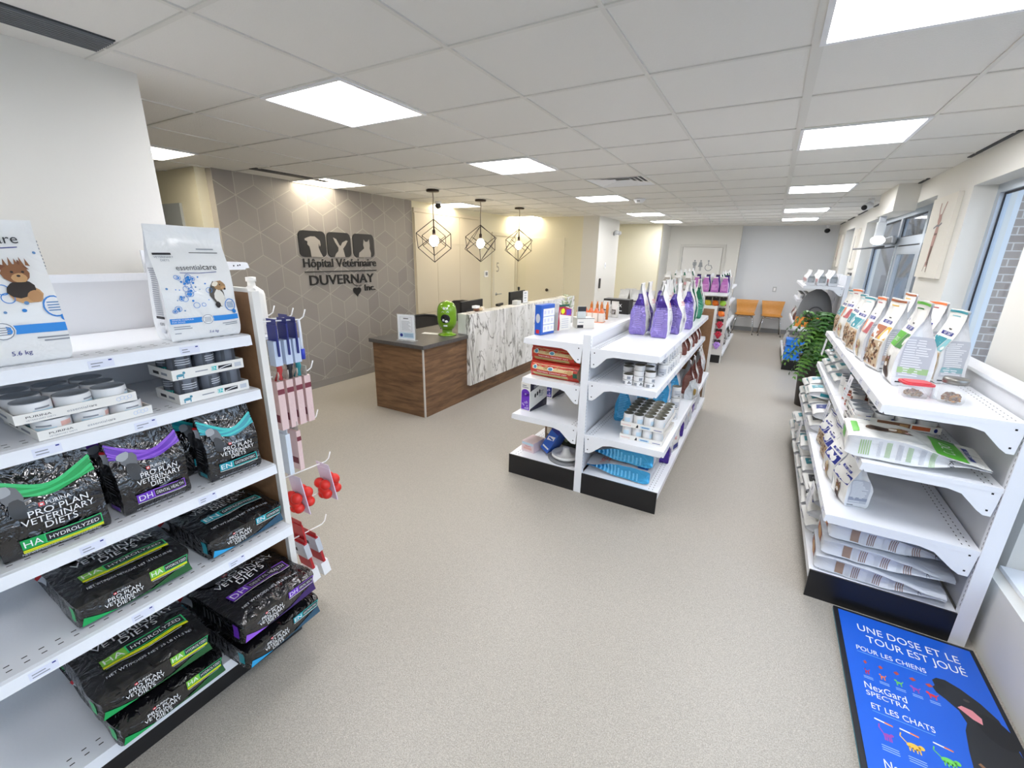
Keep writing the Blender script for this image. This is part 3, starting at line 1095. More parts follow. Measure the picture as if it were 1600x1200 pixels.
HK = [(-1.70, 1.43, .17, 'highest wire hook, carrying the blue carded brushes'), (-1.78, 1.43, .17, 'highest wire hook but one back from the aisle side'),
      (-1.915, 1.43, .17, 'third wire hook back in the top row of the slat panel'), (-1.985, 1.43, .17, 'innermost wire hook in the top row of the slat panel'),
      (-1.73, 1.195, .20, 'wire hook carrying the pale pink printed sleeves'), (-1.72, .965, .19, 'bare wire hook above the blue white cards'),
      (-1.72, .735, .23, 'wire hook carrying the red heart shaped toys'), (-1.73, .585, .17, 'short wire hook under the red toys'), (-1.72, .42, .17, 'lowest wire hook above the red white cards')]
for h in HK:
    hook(*h)
CARD_N = M('navy_card', '232a78', .35)


def card(x, y, zt, w, h, front, label, cat, group, extras=None, th=.006, tilt=0):
    t = thing('hanging_pack', label, cat, (x, y, zt), 0, group)
    b = MB().box(-w / 2, -th / 2, -h, w / 2, th / 2, -.012, front).box(-w / 2, -.001, -.012, w / 2, .001, .012, front)
    b.build('card', t)
    if extras:
        extras(t, w, h, th)
    t.rotation_euler = (radians(tilt), 0, 0)
    return t


def brush_extra(col):
    def f(t, w, h, th):
        MB().box(-w * .35, -th / 2 - .012, -h - .04, w * .35, th / 2 + .012, -h * .55, M('clear_blister', 'c9d6ea', .15)).build('blister', t)
        MB().tube([(0, 0, -h), (.01, .004, -h - .06), (-.012, 0, -h - .11)], .011, col, 7).tube([(.012, 0, -h - .01), (-.006, .01, -h - .06), (.014, 0, -h - .1)], .008, col, 7).build('toy_rope', t)
    return f


for k, (xx, yy, cc, nm) in enumerate(((-1.70, 1.03, M('red_rope', 'b83a3a', .6), 'red'), (-1.70, 1.075, M('black_rope', '20242a', .6), 'black'), (-1.70, 1.115, M('teal_rope', '2c8a90', .6), 'teal'), (-1.79, 1.14, M('navy_rope', '222a70', .6), 'navy'))):
    card(xx, yy, 1.425, .06, .14, CARD_N, 'navy blue carded pack with %s cord, hanging from a top hook' % nm, 'hanging pack', 'navy carded packs', brush_extra(cc))
t = thing('dental_brush', 'white handled brush with blue tip hanging outermost on the top hook', 'brush', (-1.70, 1.15, 1.42))
MB().tube([(0, 0, 0), (0, .002, -.06), (.003, 0, -.13)], .006, M('white_handle', 'eceef2', .3)).build('brush_handle', t)
MB().tube([(.003, 0, -.125), (.003, 0, -.17)], .010, M('blue_handle', '2c3fb4', .3)).build('brush_tip', t)
SLV = M('pink_sleeve', 'dfc3c0', .4, bump=(30, .2))


def sleeve_extra(t, w, h, th):
    for s in (-1, 1):
        b = MB()
        b.add([(-w / 2 + .006, s * (th / 2 + .0008), -h * .85), (w / 2 - .006, s * (th / 2 + .0008), -h * .85), (w / 2 - .006, s * (th / 2 + .0008), -h * .7), (-w / 2 + .006, s * (th / 2 + .0008), -h * .7)], [(0, 1, 2, 3) if s < 0 else (3, 2, 1, 0)], M('maroon_print', '7a3440', .5)).build('label', t)
    b = MB()
    b.add([(w / 2 + .0008, -th / 2, -h * .3), (w / 2 + .0008, th / 2, -h * .3), (w / 2 + .0008, th / 2, -h * .2), (w / 2 + .0008, -th / 2, -h * .2)], [(0, 1, 2, 3)], M('maroon_print'))
    b.build('label', t)
    MB().box(-w / 2, -.002, -.012, w / 2, .002, .03, M('clear_header', 'c7bdb2', .2, bump=(60, .5))).build('header', t)


for k in range(4):
    card(-1.73, 1.025 + .042 * k, 1.19, .085, .225, SLV, 'pale pink printed sleeve hanging on the slat panel, %s out from it' % ORD[k], 'hanging pack', 'pale pink sleeves', sleeve_extra, .03)
for k in range(2):
    card(-1.73, 1.025 + .05 * k, .955, .09, .20, M('ice_blue_card', 'd3dce6', .4) if k == 0 else SLV, ('ice blue card' if k == 0 else 'pinkish printed card') + ' hanging on the slat panel above the red toys', 'hanging pack', None, sleeve_extra if k else None, .02)
RTOY = M('red_rubber', 'd62a20', .4)
LCARD = M('lavender_card', 'd9cfe2', .45)


def toy_extra(t, w, h, th):
    b = MB()
    for (dx, dz, r) in ((-.02, -.09, .026), (.02, -.09, .026), (0, -.12, .03), (-.012, -.15, .024), (.016, -.145, .024)):
        b.ball((dx, -.028, dz), r, .024, r, RTOY, 12, 8)
        b.ball((dx, .028, dz), r, .024, r, RTOY, 12, 8)
    b.build('red_toy', t)


card(-1.71, 1.045, .72, .09, .19, LCARD, 'red lobed rubber toy on a lavender card, nearer the slat panel', 'pet toy', 'red carded toys', toy_extra, .004, 8)
card(-1.70, 1.185, .725, .09, .19, LCARD, 'red lobed rubber toy on a lavender card, outer one on its hook', 'pet toy', 'red carded toys', toy_extra, .004, 9)
card(-1.72, 1.03, .50, .08, .12, M('red_card', 'b5222a', .4), 'small red card hanging just under the lobed toys', 'hanging pack', None, None, .008, 6)
for k in range(2):
    t = card(-1.72, 1.03 + .06 * k, .405, .09, .17, M('red_card', 'b5222a', .4), 'red and white carded pack low on the slat panel, %s one' % ('inner', 'outer')[k], 'hanging pack', 'red and white low packs', None, .012, 10)
    MB().box(-.046, -.0125, -.10, .046, .0125, -.02, LPR).box(-.03, -.0135, -.07, -.015, .0135, -.05, DARK).build('paper_label', t)
    MB().box(-.04, -.02, -.25, .04, .02, -.172, WPR).build('white_base', t)

# --- bags and tins on the left shelving (fronts face +X)
R9 = pi / 2


def essential(name, seed, kind, w, h):
    bg_ = Bag(w, .115, h, .62, seed=seed, amp=.008, pinch=.25, topw=1.0, seal=.95)
    m = bg_.mesh(WHF, WHS, seal=WHF)
    shift = .024 if kind == 'terrier' else 0
    F = lambda x, z, l=1: bg_.front(min(x + shift, w * .49), z, l)
    s = w / .25
    m.text(F, 'essential', .022 * s, .262 * s, .026 * s, M('mid_grey_print', '4a4c52', .5), 2, 'r', fit=.084 * s)
    m.text(F, 'care', .025 * s, .262 * s, .029 * s, DARK, 2, 'l', fit=.05 * s)
    m.dstrip(F, [(-.055 * s, .253 * s), (.01 * s, .250 * s), (.07 * s, .254 * s)], .002 * s, NAVY, 2)
    m.drect(F, -.115 * s, .315 * s, -.06 * s, .322 * s, DARK, 2)
    m.text(F, 'VETERINARY', -.085 * s, .304 * s, .010 * s, GPR, 2)
    m.text(F, 'DIETS', -.085 * s, .293 * s, .010 * s, GPR, 2)
    m.drect(F, .03 * s, .335 * s, .09 * s, .339 * s, GPR, 2)
    m.drect(F, .0, .322 * s, .1 * s, .3245 * s, DARK, 2)
    rd = random.Random(seed)
    for k in range(46):
        x, z = rd.gauss(-.045, .04) * s, rd.uniform(.11, .243) * s
        if abs(x) > .11 * s:
            continue
        r = rd.choice((.002, .003, .004, .0075, .011)) * s
        if r > .006:
            m.dring(F, x, z, r, r, .0016 * s, BLUE, 2)
            if rd.random() < .5:
                m.dell(F, x, z, r * .45, r * .45, BLUE, 2)
        else:
            m.dell(F, x, z, r, r, rd.choice((BLUE, M('steel_blue_print', '5b87b5', .5))), 2, 10)
    pet(m, F, .055 * s, .175 * s, .062 * s, kind, 2, seed)
    m.dring(F, .095 * s, .125 * s, .021 * s, .024 * s, .003 * s, BLUE, 3)
    for q in range(4):
        m.drect(F, .082 * s, (.115 + q * .006) * s, .107 * s, (.1175 + q * .006) * s, M('steel_blue_print'), 3)
    m.dell(F, .106 * s, .099 * s, .008 * s, .008 * s, BLUE, 3)
    m.drect(F, -.117 * s, .068 * s, .117 * s, .088 * s, M('band_blue', '2389dc', .4), 2, 10)
    m.dell(F, -.0, .077 * s, .021 * s, .021 * s, WPR, 3)
    m.dring(F, 0, .077 * s, .019 * s, .019 * s, .002 * s, GPR, 4)
    for q in range(4):
        m.drect(F, -.012 * s, (.068 + q * .005) * s, .012 * s, (.070 + q * .005) * s, GPR, 4)
    m.text(F, 'SENIOR FORMULA' if kind == 'collie' else 'FORMULE', -.112 * s, .080 * s, .008 * s, WPR, 3, 'l')
    m.text(F, 'FOR DOGS', -.112 * s, .0715 * s, .008 * s, WPR, 3, 'l')
    m.text(F, '5.6 kg', .02 * s, .022 * s, .014 * s, NAVY, 2)
    for (x, z, e) in ((-.11, .055, .05), (-.11, .047, .055), (.05, .055, .06), (.06, .048, .05), (-.11, .03, .02)):
        m.drect(F, x * s, z * s, (x + e) * s, (z + .003) * s, GPR, 2)
    for sg in (-1, 1):
        sd = bg_.side(sg)
        z = .10
        while z < .27:
            m.drect(sd, -.028, z * s, .028, (z + .004) * s, GPR if int(z * 1000) % 3 else LPR, 1, 2, 1)
            z += .0075
        m.drect(sd, -.03, .085 * s, .03, .095 * s, DARK, 1, 2, 1)
        m.text(sd, 'care', 0, .06 * s, .02, DARK, 1)
        m.drect(sd, -.02, .03 * s, .02, .045 * s, LPR, 1, 2, 1)
    return m.build(name, sharp=62)


tag(place(essential('dog_food_bag', 4, 'terrier', .30, .375), (-1.775, .292, 1.389), R9), 'white glossy dog food bag with a small brown terrier, cut by the left picture edge', 'dog food bag')
tag(place(essential('dog_food_bag', 9, 'collie', .228, .385), (-1.785, .812, 1.389), R9 - .06), 'white glossy dog food bag with a white and fawn collie near the slat panel', 'dog food bag')

tag(place(vet_bag('dog_food_bag', 'HA', .235, .11, .285, .8, seed=1, amp=.006), (-1.745, .30, .851), R9 - .02), 'standing black dog food bag with green ribbons on the third shelf', 'dog food bag')
tag(place(vet_bag('dog_food_bag', 'HA', .225, .10, .28, .8, seed=15, amp=.006), (-1.765, .055, .851), R9), 'black bag with green ribbons just entering the left picture edge', 'dog food bag')
dh = tag(place(vet_bag('dog_food_bag', 'DH', .20, .11, .283, .75, seed=2, amp=.012), (-1.755, .55, .851), R9 + .04), 'standing black dog food bag with purple ribbons between the green and teal ones', 'dog food bag')
tag(place(dh, (-1.90, .52, .851), R9 + .1, first=[dh.name]), 'black bag with purple ribbons standing behind the first purple one', 'dog food bag')
en = tag(place(vet_bag('dog_food_bag', 'EN', .19, .105, .275, .8, seed=3, amp=.006, net='NET WT/POIDS NET 6 LB (2.72 kg)'), (-1.745, .81, .851), R9 - .03), 'standing black dog food bag with teal ribbons beside the slat panel', 'dog food bag')
tag(place(en, (-1.88, .775, .851), R9 + .1, first=[en.name]), 'black bag with teal ribbons hidden behind the front teal one', 'dog food bag')

L9 = lie(R9)


TOP = {}


def rest(o, z, gap=.0006):
    """set the thing down so that its lowest point touches z; gives back its highest point"""
    mt = o.rotation_euler.to_matrix()
    zs = [(mt @ v.co).z for v in o.data.vertices]
    o.location.z = z - min(zs) + gap
    return z - min(zs) + gap + max(zs)


def lay(o, x, y, z, d, turn=0, roll=0):
    e = (Matrix.Rotation(turn, 4, 'Z') @ Matrix.Rotation(R9, 4, 'Z') @ Matrix.Rotation(-pi / 2 + roll, 4, 'X')).to_euler()
    o.location = (x, y, z)
    o.rotation_euler = e
    TOP[o.name] = rest(o, z)
    return o


tag(lay(vet_bag('dog_food_bag', 'HA', .315, .085, .47, .8, seed=6, lying=True, net='NET WT/POIDS NET/CONT. NET 16.5 LB (7.48 kg)'), -1.635, .425, .579, .09), 'black dog food bag with green labels lying flat on the fourth shelf', 'dog food bag')
tag(lay(vet_bag('dog_food_bag', 'EN', .30, .085, .47, .8, seed=7, lying=True, net='NET WT/POIDS NET 18 LB (8.16 kg)'), -1.635, .785, .579, .09, .04), 'black dog food bag with teal labels lying flat by the slat panel', 'dog food bag')
h1 = vet_bag('dog_food_bag', 'HA', .325, .085, .52, .8, seed=8, lying=True, net='NET WT/POIDS NET 25 LB (11.3 kg)', amp=.010)
tag(lay(h1, -1.545, .42, .157, .088), 'black green labelled dog food bag lying underneath on the bottom deck', 'dog food bag')
h2 = tag(copy_tree(h1), 'black green labelled dog food bag lying on top of another on the bottom deck', 'dog food bag')
lay(h2, -1.565, .40, TOP[h1.name], .088, -.03)
e1 = tag(lay(vet_bag('dog_food_bag', 'EN', .33, .085, .54, .8, seed=10, lying=True, net='NET WT/POIDS NET 25 LB (11.3 kg)', amp=.010), -1.48, .785, .157, .09, .05), 'black teal labelled bag lying under the purple one on the bottom deck', 'dog food bag')
tag(lay(vet_bag('dog_food_bag', 'DH', .33, .095, .54, .8, seed=11, lying=True, net='NET WT/POIDS NET 18 LB (8.16 kg)', amp=.010), -1.49, .786, TOP[e1.name], .1, .06), 'black bag with purple labels lying on the teal one, end of the bottom deck', 'dog food bag')

# tins
CANW = M('white_can_label', 'e6e6e6', .4)
CANL = M('can_lid_grey', '9da3aa', .35, .3)


def can(name, r, h, body, prints=None, lidm=None):
    m = MB()
    m.lathe([(r * .93, 0), (r, .004), (r, h - .004), (r * .96, h)], body, 26)
    if prints:
        cy = lambda u, z, l=1: Vector((sin(u / r) * (r + .0004 * l), -cos(u / r) * (r + .0004 * l), z))
        prints(m, cy, r, h)
    o = m.build(name, sharp=50)
    MB().lathe([(r * .955, h + .0002), (r * .97, h + .0022), (r * .92, h + .0022), (r * .9, h + .0006), (.001, h + .0008)], lidm or CANL, 26).build('lid', o)
    return o


DGC = M('slate_can_label', '5d626c', .35)


def en_print(m, cy, r, h):
    for q in range(6):
        m.drect(cy, -r * 2.9 + q * r, 0.006, -r * 2.9 + q * r + .012, h - .006, M('slate_can_dark', '44484f', .4), .5, 2, 1)
    m.drect(cy, -.022, .012, .022, .03, TEAL, 1.5, 6, 1)
    m.text(cy, 'EN', 0, .015, .017, WPR, 2)
    for z in (.045, .053, .061):
        m.drect(cy, -.025, z, .025, z + .003, LPR, 1.5, 6, 1)


def tray(w, d, h, lbl, cat_print, side_m=None):
    card_ = M('white_carton', 'eceae4', .55)
    m = MB().box(-w / 2, -d / 2, 0, w / 2, d / 2, .003, card_)
    m.box(-w / 2, -d / 2, .003, w / 2, -d / 2 + .003, h, card_).box(-w / 2, d / 2 - .003, .003, w / 2, d / 2, h, card_)
    m.box(-w / 2, -d / 2 + .003, .003, -w / 2 + .003, d / 2 - .003, h, card_).box(w / 2 - .003, -d / 2 + .003, .003, w / 2, d / 2 - .003, h, card_)
    mp = lambda x, z, l=1: Vector((x, -d / 2 - .0006 * l, z))
    cat_print(m, mp, w, h)
    ms = lambda y, z, l=1: Vector((-w / 2 - .0006 * l, -y, z))
    m.drect(ms, -d * .3, h * .3, -d * .05, h * .6, DARK, 1)
    m.drect(ms, d * .05, h * .35, d * .3, h * .6, GPR, 1)
    return m.build('can_tray')


def en_tray_print(m, mp, w, h):
    m.drect(mp, w * .02, h * .3, w * .1, h * .72, TEAL, 1)
    m.text(mp, 'EN', w * .06, h * .36, h * .45, WPR, 2)
    m.drect(mp, w * .12, h * .3, w * .32, h * .68, DARK, 1)
    m.dstrip(mp, [(w * .13, h * .36), (w * .22, h * .52), (w * .31, h * .6)], h * .08, WPR, 2)
    m.drect(mp, -w * .2, h * .45, -w * .03, h * .55, GPR, 1)
    # small teal dog
    m.dell(mp, -w * .4, h * .42, h * .35, h * .14, TEALD, 1, 10)
    m.dell(mp, -w * .4 + h * .34, h * .62, h * .13, h * .13, TEALD, 1, 10)
    for q in (-.26, .26):
        m.drect(mp, -w * .4 + q * h - h * .05, h * .1, -w * .4 + q * h + h * .05, h * .4, TEALD, 1)
    m.drect(mp, w * .36, h * .25, w * .46, h * .7, LPR, 1)


ent = tray(.24, .17, .036, '', en_tray_print)
enc = can('food_can', .0365, .083, DGC, en_print)
for lv in range(2):
    z0 = 1.1735 + lv * .0885
    yc = .795 - lv * .008
    tr = place(ent, (-1.80, yc, z0), R9)
    tag(tr, ('lower' if lv == 0 else 'upper') + ' white cardboard tray of slate grey cans beside the slat panel', 'carton tray', 'white carton trays of slate cans')
    for r in range(2):
        for k in range(3):
            c = place(enc, (-1.758 - r * .0755, yc - .0755 + k * .0755, z0 + .0035), R9 + (.0, .5, 2.2)[k] - r)
            tag(c, 'slate grey teal labelled can in the %s tray, %s row, %s from the left' % (('lower', 'upper')[lv], ('front', 'back')[r], ORD[k]), 'can', 'slate grey cans in the trays')


def cat_print(m, cy, r, h):
    m.drect(cy, -.05, h * .12, .05, h * .35, M('aqua_print', '7cc4c8', .4), 1, 10, 1)
    m.drect(cy, -.05, h * .35, .0, h * .55, M('pale_blue_print', 'c5dcea', .4), 1, 6, 1)
    m.drect(cy, .01, h * .5, .04, h * .8, M('salmon_print', 'e2b3a8', .4), 1, 4, 1)
    m.drect(cy, -.045, h * .62, -.01, h * .72, GPR, 1, 4, 1)


flat = can('cat_food_tin', .0425, .034, CANW, cat_print)
flat_deep = can('cat_food_tin', .0425, .046, CANW, cat_print)


def ess_print(m, mp, w, h):
    m.text(mp, 'PURINA', -w * .32, h * .5, h * .3, DARK, 1, fit=w * .19)
    m.text(mp, 'VETERINARY DIETS', -w * .31, h * .2, h * .2, GPR, 1, fit=w * .22)
    m.text(mp, 'essential', w * .06, h * .32, h * .38, GPR, 1, 'r', fit=w * .17)
    m.text(mp, 'care', w * .07, h * .32, h * .38, DARK, 1, 'l')
    for q in range(4):
        m.dring(mp, w * (.33 + q * .035), h * (.5 + .1 * (q % 2)), h * .2, h * .22, h * .04, M('pale_ring_print', 'b9cce8', .5), 1)


ett = tray(.272, .276, .028, '', ess_print)
for lv in range(2):
    z0 = 1.1735 + lv * .0565
    yc = .45 - lv * .03
    xc = -1.84
    tr = place(ett, (xc, yc, z0), R9 + .03 * (1 - lv))
    tag(tr, ('lower' if lv == 0 else 'upper') + ' white cardboard tray of flat round tins on the second shelf', 'carton tray', 'white carton trays of flat tins')
    for r in range(3):
        for k in range(3):
            c = place(flat_deep, (xc + .087 - r * .0868, yc - .0868 + k * .0868, z0 + .0035), R9 + .4 * k - .3 * r + lv)
            tag(c, 'flat white tin in the %s tray, %s row, %s from the left' % (('lower', 'upper')[lv], ORD[r], ORD[k]), 'tin', 'flat white tins')
for k in range(5):
    c = place(flat, (-1.755, .175 + .003 * (k % 2), 1.1735 + k * .0363), R9 + .2 * k)
    tag(c, 'flat white tin in the pile at the left picture edge, %s from bottom' % ORD[k], 'tin', 'flat white tins')
# ---------------------------------------------------------------- reception
WOOD = bpy.data.materials.new('brown_wood_laminate')
WOOD.use_nodes = True
nt = WOOD.node_tree
tc = nt.nodes.new('ShaderNodeTexCoord')
mp_ = nt.nodes.new('ShaderNodeMapping')
mp_.inputs['Scale'].default_value = (1.6, 1.6, 14)
n1 = nt.nodes.new('ShaderNodeTexNoise')
n1.inputs['Scale'].default_value = 1.7
n1.inputs['Detail'].default_value = 8
n1.inputs['Roughness'].default_value = .65
n1.inputs['Distortion'].default_value = .6
cr = nt.nodes.new('ShaderNodeValToRGB')
cr.color_ramp.elements[0].position = .3
cr.color_ramp.elements[1].position = .72
cr.color_ramp.elements[0].color = lin('4f3626')
cr.color_ramp.elements[1].color = lin('93704f')
nt.links.new(tc.outputs['Object'], mp_.inputs[0])
nt.links.new(mp_.outputs[0], n1.inputs['Vector'])
nt.links.new(n1.outputs['Fac'], cr.inputs[0])
nt.links.new(cr.outputs[0], nt.nodes['Principled BSDF'].inputs['Base Color'])
nt.nodes['Principled BSDF'].inputs['Roughness'].default_value = .5

MARB = bpy.data.materials.new('veined_marble_laminate')
MARB.use_nodes = True
nt = MARB.node_tree
L = nt.links.new
tc = nt.nodes.new('ShaderNodeTexCoord')
mp_ = nt.nodes.new('ShaderNodeMapping')
mp_.inputs['Rotation'].default_value = (radians(32), 0, 0)
mp_.inputs['Scale'].default_value = (1, 1.9, .55)
L(tc.outputs['Object'], mp_.inputs[0])
prev = None
for (sc, lo, hi, col, det, wv) in ((1.3, .493, .497, '76746f', 10, .011), (2.6, .493, .497, 'a5a39d', 8, .012)):
    n1 = nt.nodes.new('ShaderNodeTexNoise')
    n1.inputs['Scale'].default_value = sc
    n1.inputs['Detail'].default_value = det
    n1.inputs['Distortion'].default_value = 1.1
    L(mp_.outputs[0], n1.inputs['Vector'])
    cr = nt.nodes.new('ShaderNodeValToRGB')
    e = cr.color_ramp.elements
    e[0].position, e[1].position = lo - wv, hi + wv
    e[0].color = e[1].color = (1, 1, 1, 1)
    k = cr.color_ramp.elements.new((lo + hi) / 2)
    k.color = lin(col)
    L(n1.outputs['Fac'], cr.inputs[0])
    if prev is None:
        prev = cr.outputs[0]
    else:
        mx = nt.nodes.new('ShaderNodeMixRGB')
        mx.blend_type = 'MULTIPLY'
        mx.inputs[0].default_value = .8
        L(prev, mx.inputs[1])
        L(cr.outputs[0], mx.inputs[2])
        prev = mx.outputs[0]
n1 = nt.nodes.new('ShaderNodeTexNoise')
n1.inputs['Scale'].default_value = 3
L(mp_.outputs[0], n1.inputs['Vector'])
cr = nt.nodes.new('ShaderNodeValToRGB')
cr.color_ramp.elements[0].color = lin('d2d1cb')
cr.color_ramp.elements[1].color = lin('efeeeb')
cr.color_ramp.elements[0].position, cr.color_ramp.elements[1].position = .3, .6
L(n1.outputs['Fac'], cr.inputs[0])
mx = nt.nodes.new('ShaderNodeMixRGB')
mx.blend_type = 'MULTIPLY'
mx.inputs[0].default_value = 1
L(prev, mx.inputs[1])
L(cr.outputs[0], mx.inputs[2])
L(mx.outputs[0], nt.nodes['Principled BSDF'].inputs['Base Color'])
nt.nodes['Principled BSDF'].inputs['Roughness'].default_value = .25

TOPM = M('dark_stone_top', '4e4b49', .38, mix=('5b5856', 40, .3, .7))
dk = thing('reception_desk', 'long reception desk in brown wood with a veined white marble front', 'reception desk', (-2.967, 3.356, 0))
DL = 3.95
MB().box(-.72, 0, 0, -.012, .02, .752, WOOD).build('end_panel', dk)
MB().box(-.02, .012, 0, 0, DL, .752, WOOD).build('side_panel', dk)
MB().box(-.012, -.003, 0, .003, .012, .752, M('metal_corner_trim', 'd9d6d0', .3, .4)).build('corner_trim', dk)
MB().box(-.75, -.03, .753, .03, .755, .792, TOPM).box(-.75, .7551, .753, -.022, DL, .792, TOPM).build('worktop', dk)
MB().box(.001, .765, .175, .05, DL, 1.03, MARB).box(-.125, .765, .793, 0.0009, DL, 1.03, MARB).build('marble_panel', dk, bevel=.003)
MB().box(-.72, DL - .02, 0, -.021, DL, .752, WOOD).box(-.72, .021, 0, -.70, .5, .752, WOOD).build('inner_panel', dk)

# things on the desk
sg = thing('leaflet_stand', 'clear acrylic stand with a printed notice at the front of the desk', 'leaflet stand', (-3.27, 3.45, .7925), radians(12))
ACR = M('clear_acrylic', 'f4f8fb', .05, trans=.6, alpha=.55)
MB().box(-.11, -.03, 0, .11, .05, .004, ACR).box(-.11, .0, .0045, .11, .003, .285, ACR).build('acrylic_frame', sg)
b = MB().box(-.1, -.0022, .012, .1, -.0006, .278, M('notice_paper', 'eef2f7', .5))
mp = lambda x, z, l=1: Vector((x, -.0024 - .0004 * l, z))
b.frame(mp, -.07, .10, .07, .255, .002, GPR, 1)
b.drect(mp, -.03, .235, .03, .243, DARK, 1)
for k in range(8):
    b.drect(mp, -.055, .115 + k * .013, .055 - .012 * (k % 3), .119 + k * .013, GPR, 1)
b.drect(mp, -.085, .03, .09, .09, M('pale_blue_print', 'b9d2ec', .4), 1)
b.dell(mp, -.06, .06, .018, .018, NAVY, 2)
for k in range(3):
    b.drect(mp, -.03, .045 + k * .013, .08, .05 + k * .013, M('steel_blue_print', '5b87b5', .5), 2)
b.build('notice', sg)
b = MB()
b.add([(-.09, -.05, 0), (.12, -.075, 0), (.13, .0, .002), (-.08, .03, .002), (-.09, -.05, .003), (.12, -.075, .003), (.13, .0, .005), (-.08, .03, .005)], [(0, 3, 2, 1), (4, 5, 6, 7), (0, 1, 5, 4), (1, 2, 6, 5), (2, 3, 7, 6), (3, 0, 4, 7)], M('sheet_paper', 'f3f3f0', .6))
tag(b.build('paper_sheet', None, (-3.37, 3.95, .7926), radians(20)), 'loose white sheets on the dark worktop beside the green dispenser', 'paper')
GREEN = M('glossy_green', '6d9a18', .15, coat=.6)
ds = thing('dispenser', 'glossy green capsule shaped dispenser on the desk by the marble front', 'dispenser', (-3.145, 3.99, .7925), radians(28))
MB().lathe([(.001, 0), (.105, 0), (.108, .008), (.09, .018), (.06, .026), (.055, .045), (.06, .06)], GREEN, 32).build('dispenser_base', ds)
prof = []
for k in range(17):
    t = k / 16
    z = .05 + t * .345
    q = 1 - abs(2 * t - 1) ** 3.4
    prof.append((max(.001, .112 * sqrt(max(0, q))), z))
MB().lathe(prof, GREEN, 32).build('dispenser_body', ds)
fc = lambda x, z, l=1: Vector((sin(x / .112) * (.1125 + .0006 * l), -cos(x / .112) * (.1125 + .0006 * l), z))
b = MB().dell(fc, 0, .20, .055, .05, M('black_hollow', '16181a', .2), 1, 24)
b.build('opening', ds)
b = MB()
b.dell(fc, .012, .172, .018, .014, WPR, 2).dell(fc, -.022, .185, .012, .014, LPR, 2)
b.build('glint_marks', ds)
b = MB()
for sx in (-1, 1):
    b.dstrip(fc, [(sx * .028 - .014, .272), (sx * .028, .284), (sx * .028 + .014, .272)], .004, WPR, 1)
b.dpoly(fc, [(-.03, .318), (-.012, .335), (.0, .322), (.006, .30), (-.008, .305), (-.018, .30)], WPR, 1)
b.dpoly(fc, [(.012, .305), (.03, .31), (.036, .336), (.022, .328)], WPR, 1)
b.drect(fc, -.022, .115, .022, .13, WPR, 1)
b.build('printed_marks', ds)
b = MB().box(-.09, .04, .06, -.05, .09, .12, DARK)
b.build('side_latch', ds)
MON = M('monitor_black', '1f1e1e', .45)
for (y, lab, tz) in ((4.92, 'black computer monitor seen from behind, next to the green dispenser', 1.10), (6.18, 'black computer monitor farther along the marble counter', 1.15)):
    t = thing('computer_monitor', lab, 'monitor', (-3.42, y, .7925), radians(4), 'monitors on the reception desk')
    MB().box(-.1, -.12, 0, .1, .12, .012, MON).build('monitor_foot', t, bevel=.004)
    MB().box(-.012, -.03, .0125, .012, .03, .13, MON).build('monitor_neck', t)
    h = tz - .7925
    MB().box(-.045, -.28, h - .29, -.013, .28, h, MON).box(-.0125, -.2, h - .25, .012, .2, h - .12, M('monitor_back_grey', '2b2a2a', .5)).build('monitor_back', t, bevel=.006)
    MB().box(-.048, -.27, h - .28, -.0455, .27, h - .01, M('dark_screen', '0c0d10', .1)).build('screen', t)
    if y > 6:
        MB().box(-.03, .03, h + .0005, -.01, .05, h + .012, MON).box(-.035, .025, h + .0125, -.005, .055, h + .06, MON).build('webcam', t, bevel=.004)
t = thing('desk_phone', 'low black desk phone between the two monitors', 'phone', (-3.35, 5.5, .7925), radians(10))
MB().box(-.09, -.1, 0, .09, .1, .06, MON).build('phone_body', t, bevel=.01)
MB().box(-.03, -.11, .19, .01, .11, .225, MON).box(-.02, -.03, .0605, 0, .03, .19, MON).build('handset', t, bevel=.006)
# small goods on the marble ledge
t = thing('gift_cluster', 'little pile of beige trinkets with a white card on the marble ledge', 'trinkets', (-3.03, 4.42, 1.0305))
b = MB()
b.ball((0, 0, .02), .035, .045, .02, BRN, 10, 6).ball((.01, .07, .018), .03, .035, .018, M('pale_tan_felt', 'd3bb95', .8), 10, 6)
b.build('felt_body', t)
MB().box(-.03, -.05, .041, .03, .03, .07, WPR).build('white_card', t)
MB().box(-.02, .1, 0, .02, .15, .045, CREAMP).build('cream_box', t)
t = thing('leaflet_stand', 'white leaflet holder on the marble ledge between the monitors', 'leaflet stand', (-3.03, 5.68, 1.0305), radians(80))
MB().box(-.06, -.03, 0, .06, .03, .004, ACR).box(-.055, .0, .0045, .055, .004, .17, M('leaflet_white', 'e9eaea', .5)).build('leaflet', t)
b = MB()
for k in range(4):
    b.drect(lambda x, z, l=1: Vector((x, -.001, z)), -.03, .03 + k * .035, .02, .045 + k * .035, GPR if k % 2 else LPR, 1)
b.build('leaflet_print', t)
tag(MB().box(-.04, -.06, 0, .04, .06, .055, M('pale_carton', 'd6d6d2', .6)).build('card_box', None, (-3.03, 5.42, 1.0305), 0, .002), 'pale card box on the marble ledge beside the white leaflets', 'box')

# office chairs behind the desk
CHB = M('chair_black', '1c1b1b', .5)
MESHB = M('chair_mesh', '33302e', .8)


